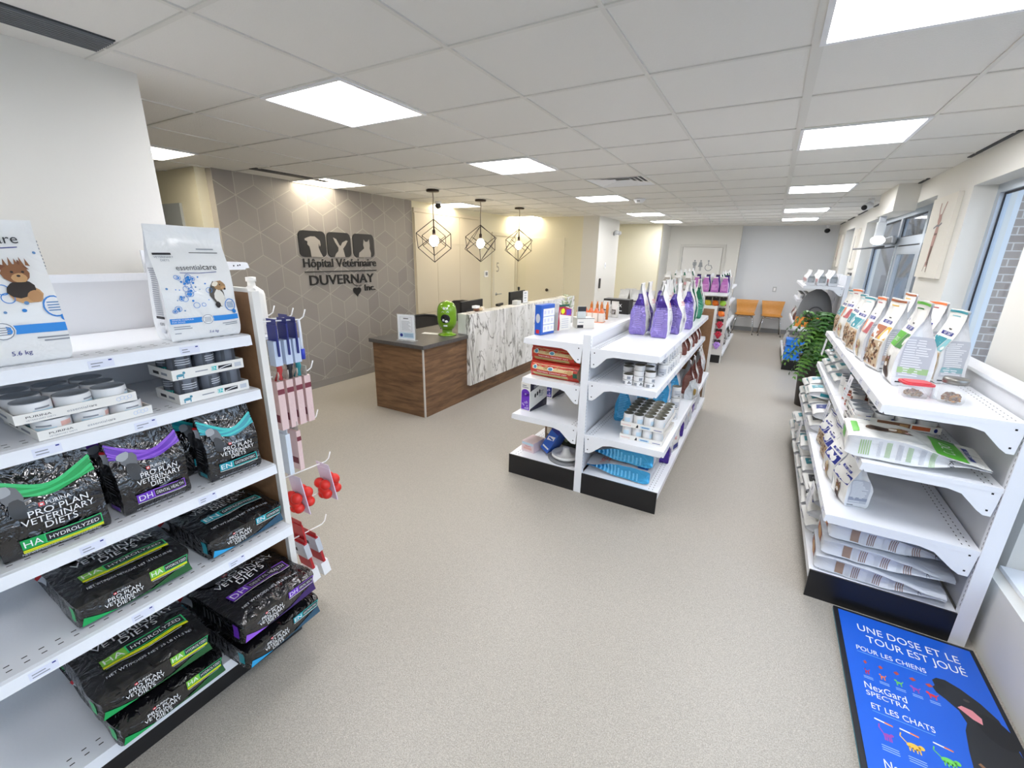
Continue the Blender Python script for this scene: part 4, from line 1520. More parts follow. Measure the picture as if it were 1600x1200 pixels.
def office_chair(loc, rz, lab, hb=.0):
    t = thing('office_chair', lab, 'office chair', loc, rz, 'office chairs behind the desk')
    MB().box(-.24, -.24, .42 + hb, .24, .22, .49 + hb, CHB).build('seat', t, bevel=.03)
    pts = []
    b = MB()
    n = 16
    outl = []
    for k in range(n):
        a = 2 * pi * k / n
        outl.append((.235 * abs(cos(a)) ** .55 * (1 if cos(a) > 0 else -1), .27 * abs(sin(a)) ** .55 * (1 if sin(a) > 0 else -1)))
    f = lambda u, v, w_: Vector((u, .24 + w_ - .25 * u * u + .12 * (v + .27), .72 + hb + v))
    MB().prism(outl, f, -.006, .006, MESHB).build('backrest', t)
    MB().tube([f(u, v, 0) for u, v in outl + outl[:1]], .017, CHB, 8).build('back_frame', t)
    MB().tube([(0, .18, .42 + hb), (0, .27, .46 + hb), (0, .275, .55 + hb)], .02, CHB).build('back_support', t)
    MB().tube([(0, 0, .08), (0, 0, .42 + hb)], .028, CHB).build('gas_post', t)
    for k in range(5):
        a = 2 * pi * k / 5
        l = MB().tube([(0, 0, .10), (.28 * cos(a), .28 * sin(a), .065)], [.028, .017], CHB).build('leg', t)
        MB().ball((.28 * cos(a), .28 * sin(a), .027), .027, .027, .027, CHB, 10, 6).build('caster', l)
    for s in (-1, 1):
        MB().tube([(s * .25, .05, .44 + hb), (s * .29, .05, .5 + hb), (s * .29, .05, .66 + hb)], .014, CHB).box(s * .29 - .03, -.12, .66 + hb, s * .29 + .03, .13, .69 + hb, CHB).build('armrest', t)
    return t


office_chair((-3.98, 4.62, 0), radians(48), 'black mesh office chair behind the dark worktop, back to the cabinets', -.14)
office_chair((-3.98, 5.38, 0), radians(30), 'black office chair behind the monitor next to the dispenser', .0)
t = thing('card_holder', 'small black card holder standing behind the acrylic notice on the desk', 'card holder', (-3.40, 3.58, .7925), radians(10))
MB().box(-.035, -.025, 0, .035, .025, .10, M('matte_black_plastic', '1b1a1a', .4)).build('holder_body', t, bevel=.008)
MB().box(-.02, -.01, .1005, .02, .01, .11, GPR).build('cards', t)

# ---------------------------------------------------------------- clinic wall: cabinets, door five, knobs
CAB = M('beige_cabinet', 'd6cbb4', .45)
cb = thing('tall_cabinet', 'wall of tall beige cabinets beside the patterned feature wall', 'cabinet', (XL + .001, 5.37, 0))
MB().box(0, 0, .0, .02, 1.78, 2.30, CAB).build('carcass', cb)
GAPB = M('seam_shadow_gap', '8d836f', .8)
cy0 = (.0, .52, 1.14, 1.78)
for k in range(3):
    a, c = cy0[k] + .003, cy0[k + 1] - .003
    MB().box(.0205, a, .76, .038, c, 1.845, CAB).build('door', cb)
    MB().box(.0205, a, 1.852, .038, c, 2.29, CAB).build('upper_door', cb)
    d = MB().box(.0205, a, .06, .038, c, .752, CAB).build('lower_door', cb)
    ky = c - .05 if k in (0, 2) else a + .05
    MB().tube([(.038, ky, .715), (.055, ky, .715)], [.006, .013], M('dark_knob', '3a3632', .4, .6), 10).build('knob', d)
MB().box(0, .0, 2.302, .03, 1.79, 2.36, CAB).build('cornice', cb)


def flush_door(name, x0, y0, x1, y1, h, m):
    return struct(MB().box(x0, y0, 0, x1, y1, h, m).build(name))


CRD = M('cream_door', 'e4ddc6', .5)
FRM = M('cream_door_frame', 'd8d1bb', .5)
d5 = flush_door('door_5', XL + .001, 7.68, XL + .022, 8.52, 2.05, CRD)
MB().box(XL + .001, 7.60, 0, XL + .035, 7.672, 2.12, FRM).box(XL + .001, 8.528, 0, XL + .035, 8.60, 2.12, FRM).box(XL + .001, 7.6721, 2.058, XL + .035, 8.5279, 2.12, FRM).build('door_frame', d5)
MB().tube([(XL + .022, 7.76, .92), (XL + .07, 7.76, .92), (XL + .075, 7.88, .92)], .011, STEEL).lathe([(.03, 0), (.03, .008)], STEEL, 20, xf=Matrix.Translation((XL + .0225, 7.76, .92)) @ Matrix.Rotation(pi / 2, 4, 'Y')).build('door_handle', d5)
wall_mp = lambda y, z, l=1: Vector((XL + .0225 + .0006 * l, y, z))
MB().text(wall_mp, '5', 7.81, 1.36, .27, M('grey_digit', 'a09a8a', .5), 1).build('door_number', d5)
t = thing('thermostat', 'small white thermostat with grey screen beside door five', 'thermostat', (XL + .001, 7.40, 1.33))
MB().box(0, -.06, -.06, .02, .06, .06, WPR).build('thermostat_body', t, bevel=.004)
MB().box(.0205, -.035, -.03, .022, .035, .035, GPR).build('display', t)
d6 = flush_door('door_6', -4.6, 8.60, -3.72, 8.619, 2.05, CRD)
MB().tube([(-4.05, 8.60, 1.0), (-4.05, 8.55, 1.0)], .012, STEEL).ball((-4.05, 8.535, 1.0), .033, .025, .033, M('dark_bronze', '4a4038', .35, .7), 14, 8).build('door_knob', d6)
# column fittings
t = thing('wall_switch', 'small white wall switch plate on the column behind the desk', 'switch', (-3.019, 9.15, 1.52))
MB().box(0, -.04, -.06, .006, .04, .06, WPR).build('switch_plate', t)
MB().box(.0065, -.012, -.02, .012, .012, .02, LPR).build('rocker', t)
t = thing('wall_phone', 'dark door phone handset low on the column behind the desk', 'intercom', (-3.019, 8.85, 1.17))
MB().box(0, -.03, -.1, .03, .03, .1, M('dark_phone', '3c3a38', .4)).build('handset', t, bevel=.008)

# restroom door with pictograms
d3 = flush_door('door_3', -1.97, 11.975, -1.07, 11.999, 1.96, M('pale_door', 'dcdad4', .5))
FR2 = M('pale_door_frame', 'cfcdc6', .5)
MB().box(-2.04, 11.96, 0, -1.978, 11.999, 2.03, FR2).box(-1.062, 11.96, 0, -1.0, 11.999, 2.03, FR2).box(-1.9779, 11.96, 1.968, -1.0621, 11.999, 2.03, FR2).build('door_frame', d3)
MB().box(-1.978, 11.968, 1.60, -1.966, 11.9745, 1.72, STEEL).build('hinge', d3)
PIC = M('grey_pictogram', '8f9294', .5)
pm = lambda x, z, l=1: Vector((x, 11.974 - .0006 * l, z))


def man(x, z, s, skirt):
    b = MB()
    b.dell(pm, x, z + .42 * s, .075 * s, .075 * s, PIC, 1, 14)
    if skirt:
        b.dpoly(pm, [(x - .1 * s, z + .32 * s), (x - .2 * s, z - .12 * s), (x + .2 * s, z - .12 * s), (x + .1 * s, z + .32 * s)], PIC)
        b.drect(pm, x - .08 * s, z - .45 * s, x - .015 * s, z - .115 * s, PIC).drect(pm, x + .015 * s, z - .45 * s, x + .08 * s, z - .115 * s, PIC)
    else:
        b.drect(pm, x - .11 * s, z - .05 * s, x + .11 * s, z + .32 * s, PIC)
        b.drect(pm, x - .17 * s, z + .02 * s, x - .12 * s, z + .3 * s, PIC).drect(pm, x + .12 * s, z + .02 * s, x + .17 * s, z + .3 * s, PIC)
        b.drect(pm, x - .1 * s, z - .45 * s, x - .015 * s, z - .055 * s, PIC).drect(pm, x + .015 * s, z - .45 * s, x + .1 * s, z - .055 * s, PIC)
    return b


man(-1.66, 1.53, .27, False).build('pictogram', d3)
man(-1.52, 1.53, .27, True).build('pictogram', d3)
b = MB().dell(pm, -1.345, 1.645, .02, .02, PIC, 1, 12)
b.dstrip(pm, [(-1.345, 1.62), (-1.34, 1.54), (-1.28, 1.54), (-1.25, 1.47)], .02, PIC)
pts = [(-1.335 + .075 * cos(a), 1.49 + .075 * sin(a)) for a in [radians(110 + 10 * k) for k in range(24)]]
b.dstrip(pm, pts, .016, PIC)
b.build('pictogram', d3)

# wall sign on the feature wall
SGN = M('sign_black', '100e0e', .45)
WALLTONE = M('sign_cutout_taupe', 'a39d96', .6)
ws = thing('wall_sign', 'black raised clinic sign with three animal icons on the patterned wall', 'sign', (XL + .002, 3.40, 1.08))
sm = lambda y, z, w_=1: Vector((.012 + .0008 * w_ if w_ >= 0 else 0, y, z))


def rrect(x0, z0, x1, z1, r):
    out = []
    for (cx, cz, a0) in ((x1 - r, z0 + r, -90), (x1 - r, z1 - r, 0), (x0 + r, z1 - r, 90), (x0 + r, z0 + r, 180)):
        for k in range(6):
            a = radians(a0 + 18 * k)
            out.append((cx + r * cos(a), cz + r * sin(a)))
    return out


ICON = {
    'dog': [(.38, 0), (.37, .25), (.34, .42), (.26, .50), (.28, .62), (.18, .66), (.17, .72), (.30, .78), (.42, .82), (.60, .82), (.70, .74), (.80, .66), (.82, .50), (.78, .42), (.74, .55), (.72, .38), (.78, .2), (.88, .0)],
    'rabbit': [(.22, 0), (.30, .15), (.42, .26), (.44, .40), (.30, .62), (.22, .82), (.36, .76), (.50, .50), (.56, .48), (.64, .62), (.84, .72), (.92, .70), (.80, .52), (.66, .36), (.70, .18), (.74, 0)],
    'cat': [(.18, 0), (.22, .2), (.36, .30), (.50, .40), (.46, .55), (.50, .80), (.58, .70), (.70, .70), (.80, .82), (.82, .55), (.80, .40), (.86, .2), (.84, 0)],
}
for k, (nm, y0) in enumerate((('dog', 0.0), ('rabbit', .39), ('cat', .79))):
    wd = .36 if k else .37
    z0, z1 = .55, .85
    b = MB().prism(rrect(y0, z0, y0 + wd, z1, .06), lambda y, z, q: Vector((q, y, z)), 0, .012, SGN)
    b.dpoly(sm, [(y0 + .02 + u * (wd - .04), z0 - .001 + v * .29) for u, v in ICON[nm]], WALLTONE, 1)
    b.build('icon_plate', ws)


def sign_text(s, y, z, size, fit, nm):
    v, f = text_geo(s, .006, .04)
    lo, hi = min(p[0] for p in v), max(p[0] for p in v)
    q = fit / (hi - lo)
    MB().add([Vector((.007 + p[2] * .15, y + (p[0] - (lo + hi) / 2) * q, z + p[1] * size)) for p in v], f, SGN).build(nm, ws)


sign_text('Hôpital Vétérinaire', .60, .43, .145, 1.14, 'letters')
MB().box(0, .04, .368, .012, 1.17, .380, SGN).build('rule_line', ws)
sign_text('DUVERNAY', .60, .215, .17, 1.02, 'letters')
sign_text('Inc.', 1.03, .105, .12, .19, 'letters')
b = MB()
hp = []
for k in range(24):
    a = 2 * pi * k / 24
    hp.append((.80 + .0042 * 16 * sin(a) ** 3, .105 + .0042 * (13 * cos(a) - 5 * cos(2 * a) - 2 * cos(3 * a) - cos(4 * a))))
b.prism(hp[::-1], lambda y, z, q: Vector((q, y, z)), 0, .012, SGN)
b.dell(sm, .815, .165, .010, .010, WALLTONE, 1, 12)
b.dstrip(sm, [(.70, .25), (.76, .19), (.83, .17), (.875, .185)], .010, SGN, 0)
b.build('heart_tag', ws)

# ---------------------------------------------------------------- wire pendants
WIRE = M('dark_bronze_wire', '3a302b', .4, .6)
BULB = M('lit_bulb', 'fff1d6', .4, emit=28)


def cube_wire(e, rz, r, cz):
    rot = Matrix.Rotation(rz, 4, 'Z') @ Matrix.Rotation(math.acos(1 / sqrt(3)), 4, 'X') @ Matrix.Rotation(pi / 4, 4, 'Z')
    c = [Vector((sx, sy, sz)) * e / 2 for sx in (-1, 1) for sy in (-1, 1) for sz in (-1, 1)]
    p = [rot @ q + Vector((0, 0, cz)) for q in c]
    b = MB()
    for i in range(8):
        for j in range(i + 1, 8):
            if abs((c[i] - c[j]).length - e) < 1e-5:
                b.tube([p[i], p[j]], r, WIRE, 6)
    return b


for k, (y, z, lab) in enumerate(((4.57, 1.85, 'wire cage pendant lamp closest to the patterned wall sign'), (5.63, 1.85, 'middle one of the three wire cage pendants over the desk'), (6.79, 1.855, 'last wire cage pendant, farthest along the reception desk'))):
    t = thing('pendant_lamp', lab, 'pendant lamp', (-3.78, y, CEIL), 0, 'wire cage pendants over the reception desk')
    MB().lathe([(.001, -.028), (.075, -.028), (.08, -.02), (.08, -.006)], WIRE).build('canopy', t)
    zc = z - CEIL
    MB().tube([(0, 0, -.03), (.004, .002, -.1), (-.003, 0, -.2), (0, 0, zc + .26)], .006, M('twisted_cord', '8f857a', .6), 8).build('cord', t)
    cube_wire(.30, (.65, .55, .46)[k], .0048, zc).build('outer_cage', t)
    cube_wire(.205 if k == 0 else .285, (.65, 1.07, 1.0)[k], .004, zc).build('inner_cage', t)
    MB().lathe([(.02, zc + .06), (.02, zc + .13), (.008, zc + .14), (.008, zc + .26)], WIRE, 12).build('lamp_holder', t)
    MB().ball((0, 0, zc), .06, .06, .07, BULB).build('bulb', t)

# ---------------------------------------------------------------- far end: chairs, outlet
OAK = M('orange_beech', 'd7994a', .4, mix=('c98a3e', 14, .3, .7), scale=(1, 1, 6))


def side_chair(x, y, rz, lab):
    t = thing('side_chair', lab, 'chair', (x, y, 0), rz, 'beech chairs against the far wall')
    b = MB()
    nu, nv = 10, 14
    V = []
    for j in range(nv + 1):
        q = j / nv
        for i in range(nu + 1):
            u = -1 + 2 * i / nu
            if q < .5:
                s_ = q / .5
                wd = .20 + .02 * s_
                p = Vector((u * wd, -.22 + .40 * s_, .45 - .012 * (1 - u * u) + .01 * (1 - s_)))
            else:
                s_ = (q - .5) / .5
                wd = .19 + .05 * s_
                p = Vector((u * wd, .18 + .09 * s_ + .02 * sin(pi * min(1, s_ * 1.5)) - .02 * (1 - u * u), .45 + .32 * s_ ** .9 + .0 * u))
            V.append(p)
    for side in (0, 1):
        o0 = side * .012
        b.add([p + (Vector((0, 0, -o0)) if (k // (nu + 1)) < nv / 2 else Vector((0, o0, 0))) for k, p in enumerate(V)],
              [((j * (nu + 1) + i, j * (nu + 1) + i + 1, (j + 1) * (nu + 1) + i + 1, (j + 1) * (nu + 1) + i) if not side else ((j + 1) * (nu + 1) + i, (j + 1) * (nu + 1) + i + 1, j * (nu + 1) + i + 1, j * (nu + 1) + i)) for j in range(nv) for i in range(nu)], OAK, True)
    b.build('seat_shell', t)
    for sx in (-1, 1):
        for sy in (-1, 1):
            l = MB().tube([(sx * .10, sy * .08, .432), (sx * .17, sy * .15, .40), (sx * .225, sy * .23, .012)], .0095, CHROME).build('leg', t)
            MB().lathe([(.014, 0), (.013, .018)], BLACK, 10, (sx * .225, sy * .23, 0)).build('foot', l)
    MB().tube([(-.17, -.15, .40), (.17, -.15, .40)], .008, CHROME).tube([(-.17, .15, .40), (.17, .15, .40)], .008, CHROME).build('under_frame', t)
    return t


side_chair(-.37, 11.84, 0, 'beech shell chair beside the far shelving of pink bags')
side_chair(.19, 11.86, .05, 'beech shell chair under the wall outlet, nearer the windows')
t = thing('wall_outlet', 'small wall outlet plate above the beech chairs', 'outlet', (.15, YF - .001, 1.03))
MB().box(-.04, -.008, -.06, .04, 0, .06, M('outlet_plate', 'b9bcbe', .4)).build('outlet_plate', t)
MB().box(-.02, -.011, -.035, .02, -.0085, .035, WPR).build('outlet_face', t)

# canvases on the window wall
CANV = M('canvas_cream', 'e3dfd4', .8, bump=(300, .1))


def canvas(y, z, h, wd, lab, kind):
    t = thing('canvas_print', lab, 'picture', (XW - .001, y, z), 0, 'canvases on the window wall')
    MB().box(-.03, -wd / 2, -h / 2, 0, wd / 2, h / 2, CANV).build('stretched_canvas', t)
    cm = lambda u, v, l=1: Vector((-.0306 - .0006 * l, -u, v))
    b = MB()
    P1, P2, P3 = M('dusty_pink_paint', 'b58f84', .7), M('brown_paint', '6e5347', .7), M('grey_paint', '77777a', .7)
    s = h
    cm0 = cm
    cm = lambda u, v, l=1: cm0(u * 1.5, v, l)
    if kind == 0:
        b.dpoly(cm, [(-.06 * s, -.36 * s), (-.01 * s, -.36 * s), (.05 * s, .05 * s), (.035 * s, .17 * s), (-.02 * s, .17 * s), (-.05 * s, .0)], P1)
        b.dpoly(cm, [(-.04 * s, -.34 * s), (-.0 * s, -.34 * s), (.02 * s, -.1 * s), (-.03 * s, -.1 * s)], P2, 2)
        b.dell(cm, .01 * s, .22 * s, .045 * s, .065 * s, P1, 1)
        b.dstrip(cm, [(-.02 * s, .25 * s), (-.05 * s, .36 * s), (-.045 * s, .42 * s)], .02 * s, P1, 1).dstrip(cm, [(.03 * s, .25 * s), (.07 * s, .36 * s), (.10 * s, .42 * s)], .02 * s, P1, 1)
        b.dstrip(cm, [(-.10 * s, .12 * s), (-.02 * s, .15 * s), (.03 * s, .14 * s), (.10 * s, .17 * s)], .022 * s, P3, 2)
        b.drect(cm, -.03 * s, .03 * s, .04 * s, .055 * s, P2, 2)
        b.dstrip(cm, [(-.06 * s, -.3 * s), (-.10 * s, -.42 * s)], .012 * s, P2, 1).dstrip(cm, [(-.0 * s, -.3 * s), (.0, -.43 * s)], .016 * s, P2, 1)
    elif kind == 1:
        b.dpoly(cm, [(-.03 * s, -.34 * s), (.02 * s, -.34 * s), (.03 * s, .1 * s), (.02 * s, .34 * s), (-.01 * s, .34 * s)], P3)
        b.dell(cm, .0, -.3 * s, .035 * s, .05 * s, P2, 2)
    else:
        b.dpoly(cm, [(-.03 * s, -.3 * s), (.03 * s, -.3 * s), (.04 * s, -.05 * s), (.0, .3 * s), (-.01 * s, .1 * s)], M('coral_paint', 'c07a62', .7))
        b.dell(cm, .0, -.24 * s, .04 * s, .07 * s, P2, 2)
    b.build('painted_figure', t)


canvas(5.02, 1.90, .64, .60, 'cream canvas with a thin pink standing figure between window and entrance', 0)
canvas(9.42, 1.90, .62, .44, 'narrow canvas with a dark upright stroke just past the entrance', 1)
canvas(11.5, 1.90, .62, .5, 'canvas with a coral coloured figure, last on the window wall', 2)
t = thing('framed_notice', 'small grey framed notice under the second canvas beyond the entrance', 'frame', (XW - .001, 9.3, 1.32))
MB().box(-.02, -.16, -.2, 0, .16, .2, M('dark_grey_frame', '6d6d6b', .4)).build('notice_frame', t)
nm = lambda u, v, l=1: Vector((-.0206 - .0006 * l, -u, v))
MB().drect(nm, -.13, -.17, .13, .17, CREAMP, 1).dell(nm, 0, .02, .07, .11, P3 if False else GPR, 2).dell(nm, 0, -.02, .05, .05, WPR, 3).build('notice', t)
# ---------------------------------------------------------------- island shelving in the middle
IL = -1.0025
gi = thing('gondola_shelving', 'free standing double sided white shelving island in the middle of the shop', 'shelving unit', (IL, 0, 0))
upright(gi, -.0275, .0275, [2.78, 4.0, 5.24], 1.19, (-1, 1), .032)
MB().box(-.012, 2.81, .16, .012, 5.24, 1.17, M('white_back_panel', 'dcdde0', .45)).box(-.02, 2.81, 1.171, .02, 5.24, 1.188, WHITE).build('back_panel', gi)
gondola_side(gi, -1, 2.781, 5.27, [(1.122, .445), (.822, .450), (.513, .535)], .158, .555, True, 'back', 1.23, True, -.0275)
gondola_side(gi, 1, 2.781, 5.27, [(1.103, .450), (.870, .450), (.470, .540)], .158, .535, True, 'back', 1.23, True, .0275)
# slat panel closing the far end
ip = thing('slatwall_panel', 'brown backed slat panel with a white frame at the far end of the island', 'slat panel', (IL, 5.30, 0))
MB().box(-.56, 0, .13, .535, .004, 1.17, BROWN).build('panel_back', ip)
MB().box(-.56, .0045, .13, .535, .02, 1.17, EDGE).build('panel_core', ip)
MB().box(.536, -.004, .0, .562, .024, 1.2, EDGE).box(-.587, -.004, .0, -.561, .024, 1.2, EDGE).box(-.561, -.004, 1.171, .536, .024, 1.2, EDGE).build('panel_trim', ip)
MB().box(-.56, .004, 0, .535, .02, .129, BLACK).build('kick_plate', ip)

# ---- upper left board: small goods, left to right from the near end
t = thing('file_box', 'blue box with a white ruled front at the near corner of the island top', 'box', (-1.405, 3.005, 1.1225), radians(79))
FBL = M('strong_blue_card', '2a5fc0', .4)
MB().box(-.085, -.0, 0, .085, .06, .225, FBL).build('box_body', t, bevel=.003)
mp = lambda x, z, l=1: Vector((x, -.0006 * l, z))
b = MB().drect(mp, -.06, .02, .08, .195, WPR, 1)
for z in (.075, .135):
    b.drect(mp, -.06, z, .08, z + .003, FBL, 2)
for k in range(3):
    for q in range(3):
        b.drect(mp, -.05 + q * .044, .035 + k * .06, -.026 + q * .044, .06 + k * .06, M('pale_lilac_print', 'dcdcec', .5), 2)
b.build('front_label', t)
spn = lambda y_, z, l=1: Vector((-.085 - .0006 * l, .06 - y_, z))
MB().dell(spn, .03, .125, .02, .035, LPR, 1, 18).drect(spn, .015, .012, .045, .04, RED, 1).build('spine_label', t)
t = thing('care_pack', 'red and white slanted carton with a purple corner beside the blue box', 'box', (-1.375, 3.25, 1.1225), radians(70))
b = MB().prism([(-.075, 0), (.075, 0), (.082, .17), (-.068, .22)], lambda a, c, q: (a, q, c), 0, .075, M('white_carton', 'eceae4', .55))
b.build('carton', t, bevel=.002)
b = MB()
b.dpoly(mp, [(-.074, .004), (-.055, .004), (-.05, .06), (-.06, .12), (-.045, .19), (-.066, .215)], M('crimson_print', 'b0203c', .4), 1)
b.dpoly(mp, [(-.05, .13), (.08, .11), (.082, .165), (-.045, .205)], M('crimson_print'), 1)
b.drect(mp, .02, .12, .075, .165, PURP, 2).dell(mp, -.02, .155, .022, .022, YEL, 2).drect(mp, -.065, .19, .05, .207, M('dark_green_print', '1c5a44', .4), 2)
for k in range(5):
    b.drect(mp, -.03, .02 + k * .017, .05, .026 + k * .017, LPR, 1)
b.build('carton_print', t)
LEAF = M('pale_green_leaf', '93a87c', .6)
t = thing('plant_sprig', 'small pale green plant in a clear cup behind the red carton', 'plant', (-1.44, 3.435, 1.1225))
MB().lathe([(.025, 0), (.035, .12), (.033, .12), (.024, .004)], ACR, 16).build('cup', t)
rd = random.Random(2)
b = MB()
for k in range(46):
    a, h, r = rd.uniform(0, 6.28), rd.uniform(.13, .27), rd.uniform(.01, .055)
    c = Vector((r * cos(a), r * sin(a), h))
    d = Vector((cos(a), sin(a), rd.uniform(-.3, .6))).normalized() * .028
    s_ = d.cross(Vector((0, 0, 1))).normalized() * .012
    b.add([c - d, c + s_, c + d, c - s_], [(0, 1, 2, 3)], rd.choice((LEAF, M('cream_flower', 'e6e2c4', .6))))
for k in range(6):
    a = k * 1.05
    b.tube([(0, 0, .01), (.02 * cos(a), .02 * sin(a), .12), (.045 * cos(a), .045 * sin(a), .22)], .002, M('green_stem', '6d8a55', .6), 5)
b.build('foliage', t)
t = thing('water_bottle', 'grey clear bottle with black label between blue box and red carton', 'bottle', (-1.452, 3.14, 1.1225))
MB().lathe([(.001, 0), (.038, 0), (.04, .01), (.04, .12), (.03, .16), (.018, .17), (.018, .185), (.001, .185)], M('smoky_plastic', 'a5a7ac', .1, alpha=.8), 20).build('bottle_body', t)
MB().box(-.022, -.0425, .05, .018, -.0405, .10, DARK).build('bottle_label', t)
t = thing('counter_display', 'small white counter display with black and grey packs behind the red carton', 'display', (-1.30, 3.485, 1.1225), radians(40))
MB().box(-.075, -.06, 0, .075, .06, .085, M('white_carton')).build('display_tray', t, bevel=.002)
mpf = lambda x, z, l=1: Vector((x, -.06 - .0006 * l, z))
MB().drect(mpf, -.072, .005, -.02, .03, DARK, 1).drect(mpf, -.075, .081, .075, .085, DARK, 1).drect(mpf, -.06, .05, -.02, .055, GPR, 1).build('display_print', t)
MB().box(-.07, -.05, .0855, .0, -.03, .18, M('pale_grey_pack', 'c9cfce', .4)).box(-.07, -.0515, .14, .0, -.0505, .18, DARK).build('sample_pack', t)
ORT = M('orange_tube', 'ef7f45', .4)
td = thing('tube_display', 'row of white boxed tubes with orange shoulders along the island top', 'display', (-1.375, 3.86, 1.1225), radians(4))
MB().box(-.13, -.045, 0, .13, .05, .006, M('orange_tray', 'e89468', .5)).build('display_tray', td)
for k in range(5):
    x = -.105 + k * .0525
    b = MB().box(x - .022, -.035, .0065, x + .022, .03, .085, M('white_tube_box', 'f1e6dc', .4))
    b.prism([(x - .022, .085), (x + .022, .085), (x, .125)], lambda a, c, q: (a, q, c), -.035, .03, ORT)
    b.build('tube_carton', td)
for k in range(4):
    b = MB().lathe([(.012, 0), (.014, .13), (.006, .15), (.006, .165)], M('amber_plastic', 'c8742e', .3), 12)
    tag(b.build('amber_vial', None, (-1.44 + .05 * k, 4.06 + .02 * (k % 2), 1.1225)), 'amber plastic vial behind the orange tubes, %s from the aisle by the desk' % ORD[k], 'vial', 'amber vials')
t = thing('carton_box', 'black carton with white lettering on the island top', 'box', (-1.36, 4.58, 1.1225), radians(-4))
MB().box(-.14, 0, 0, .14, .13, .15, M('matte_black_card', '1d1b1b', .5)).build('box_body', t, bevel=.002)
b = MB().text(mp, 'PuriStaX', .0 - .02, .07, .05, WPR, 1)
b.drect(mp, -.12, .045, .04, .055, LPR, 1).drect(mp, -.12, .028, .07, .038, LPR, 1)
b.build('box_lettering', t)


def plain_bag(name, w, d, h, front, side, seed, fill=.7, prints=None, kind='flat', amp=.007, seal=None, topw=1.0, pinch=.2, sealv=None):
    g = Bag(w, d, h, fill, kind, amp, seed, topw=topw, pinch=pinch)
    m = g.mesh(front, side, seal=seal, sealv=sealv)
    if prints:
        prints(m, g)
    return m.build(name, sharp=62)


def greek(m, mp, x0, x1, z0, z1, n, mt, rd, l=1, nx=2):
    for k in range(n):
        z = z0 + (z1 - z0) * k / n
        e = rd.uniform(.6, 1)
        m.drect(mp, x0, z, x0 + (x1 - x0) * e, z + (z1 - z0) / n * .45, mt, l, nx, 1)


CLRB = foil('pearly_pack', 'd9d8d3', .2, .5, 14)


def clear_print(m, g):
    rd = random.Random(g.seed)
    m.drect(g.front, -g.w * .3, g.h * .2, g.w * .3, g.h * .5, M('dark_taupe_print', '5d5850', .5), 1)
    greek(m, g.front, -g.w * .25, g.w * .25, g.h * .25, g.h * .45, 4, WPR, rd, 2)


for k, (x, y) in enumerate(((-1.38, 4.95), (-1.25, 4.98), (-1.12, 5.0), (-1.36, 5.13))):
    o = plain_bag('treat_pouch', .12, .07, .23, CLRB, M('taupe_film', '6b665f', .3), 20 + k, prints=clear_print)
    o.location, o.rotation_euler = (x, y, 1.123), (0, 0, -.3 + .2 * k)
    tag(o, 'pearly treat pouch standing behind the black carton, %s one' % ORD[k], 'pouch', 'pearly pouches behind the black carton')
for k in range(3):
    o = plain_bag('treat_pouch', .07, .04, .16, CLRB, CLRB, 30 + k, prints=clear_print)
    o.location, o.rotation_euler = (-1.43 + .078 * k, 4.23 + .02 * k, 1.123), (0, 0, -.2)
    tag(o, 'clear pouch with grey print behind the orange tubes, %s towards the shelf spine' % ORD[k], 'pouch', 'clear pouches behind the tubes')

# second board left: two hay packs
HAYR = foil('red_hay_film', 'c0392b', .3, .4, 10)


def hay_print(m, g):
    F = g.front
    w, h = g.w, g.h
    m.drect(F, -.44 * w, .52 * h, .40 * w, .86 * h, M('straw_print', 'd8bf8c', .5), 1, 8)
    rd = random.Random(5)
    for k in range(40):
        x, z = rd.uniform(-.42, .36) * w, rd.uniform(.55, .83) * h
        m.dstrip(F, [(x, z), (x + rd.uniform(.01, .03), z + rd.uniform(-.008, .008))], .003, rd.choice((M('olive_print', '9a8a4c', .5), TAN)), 2)
    m.dell(F, -.37 * w, .66 * h, .045 * w, .15 * h, WPR, 3).dell(F, -.37 * w, .66 * h, .035 * w, .115 * h, TEALD, 4)
    m.dell(F, -.04 * w, .66 * h, .06 * w, .13 * h, WPR, 3).dell(F, -.04 * w, .66 * h, .045 * w, .1 * h, TEALD, 4)
    m.text(F, 'WESTERN TIMOTHY HAY', -.02 * w, .36 * h, .12 * h, WPR, 2, fit=.62 * w)
    m.drect(F, -.42 * w, .1 * h, .30 * w, .30 * h, M('pale_olive_print', 'c3bf84', .5), 1, 8)
    for k in range(3):
        m.text(F, ('NATURAL', 'FIBRE', 'FRESH')[k], (-.3 + .24 * k) * w, .15 * h, .1 * h, M('olive_dark_print', '4d5530', .5), 2)
    m.drect(F, .40 * w, .3 * h, .48 * w, .8 * h, M('dark_green_print', '1c5a44', .4), 1)
    m.dell(F, .34 * w, .6 * h, .05 * w, .16 * h, TAN, 3)


hay = None
for k in range(2):
    g = Bag(.40, .21, .115, .8, 'pillow', .006, 50 + k, topd=.16)
    m = g.mesh(HAYR, M('kraft_end', 'c9b79a', .6, bump=(20, .5)))
    hay_print(m, g)
    o = m.build('hay_pack', sharp=62)
    o.location = (-1.265, 2.95 + .01 * k, .823)
    o.rotation_euler = (0, 0, -.05)
    TOP[o.name] = rest(o, .823 if not k else TOP['hay_pack'])
    tag(o, ('lower' if not k else 'upper') + ' red hay pack of two stacked on the island second board', 'hay pack', 'red hay packs')

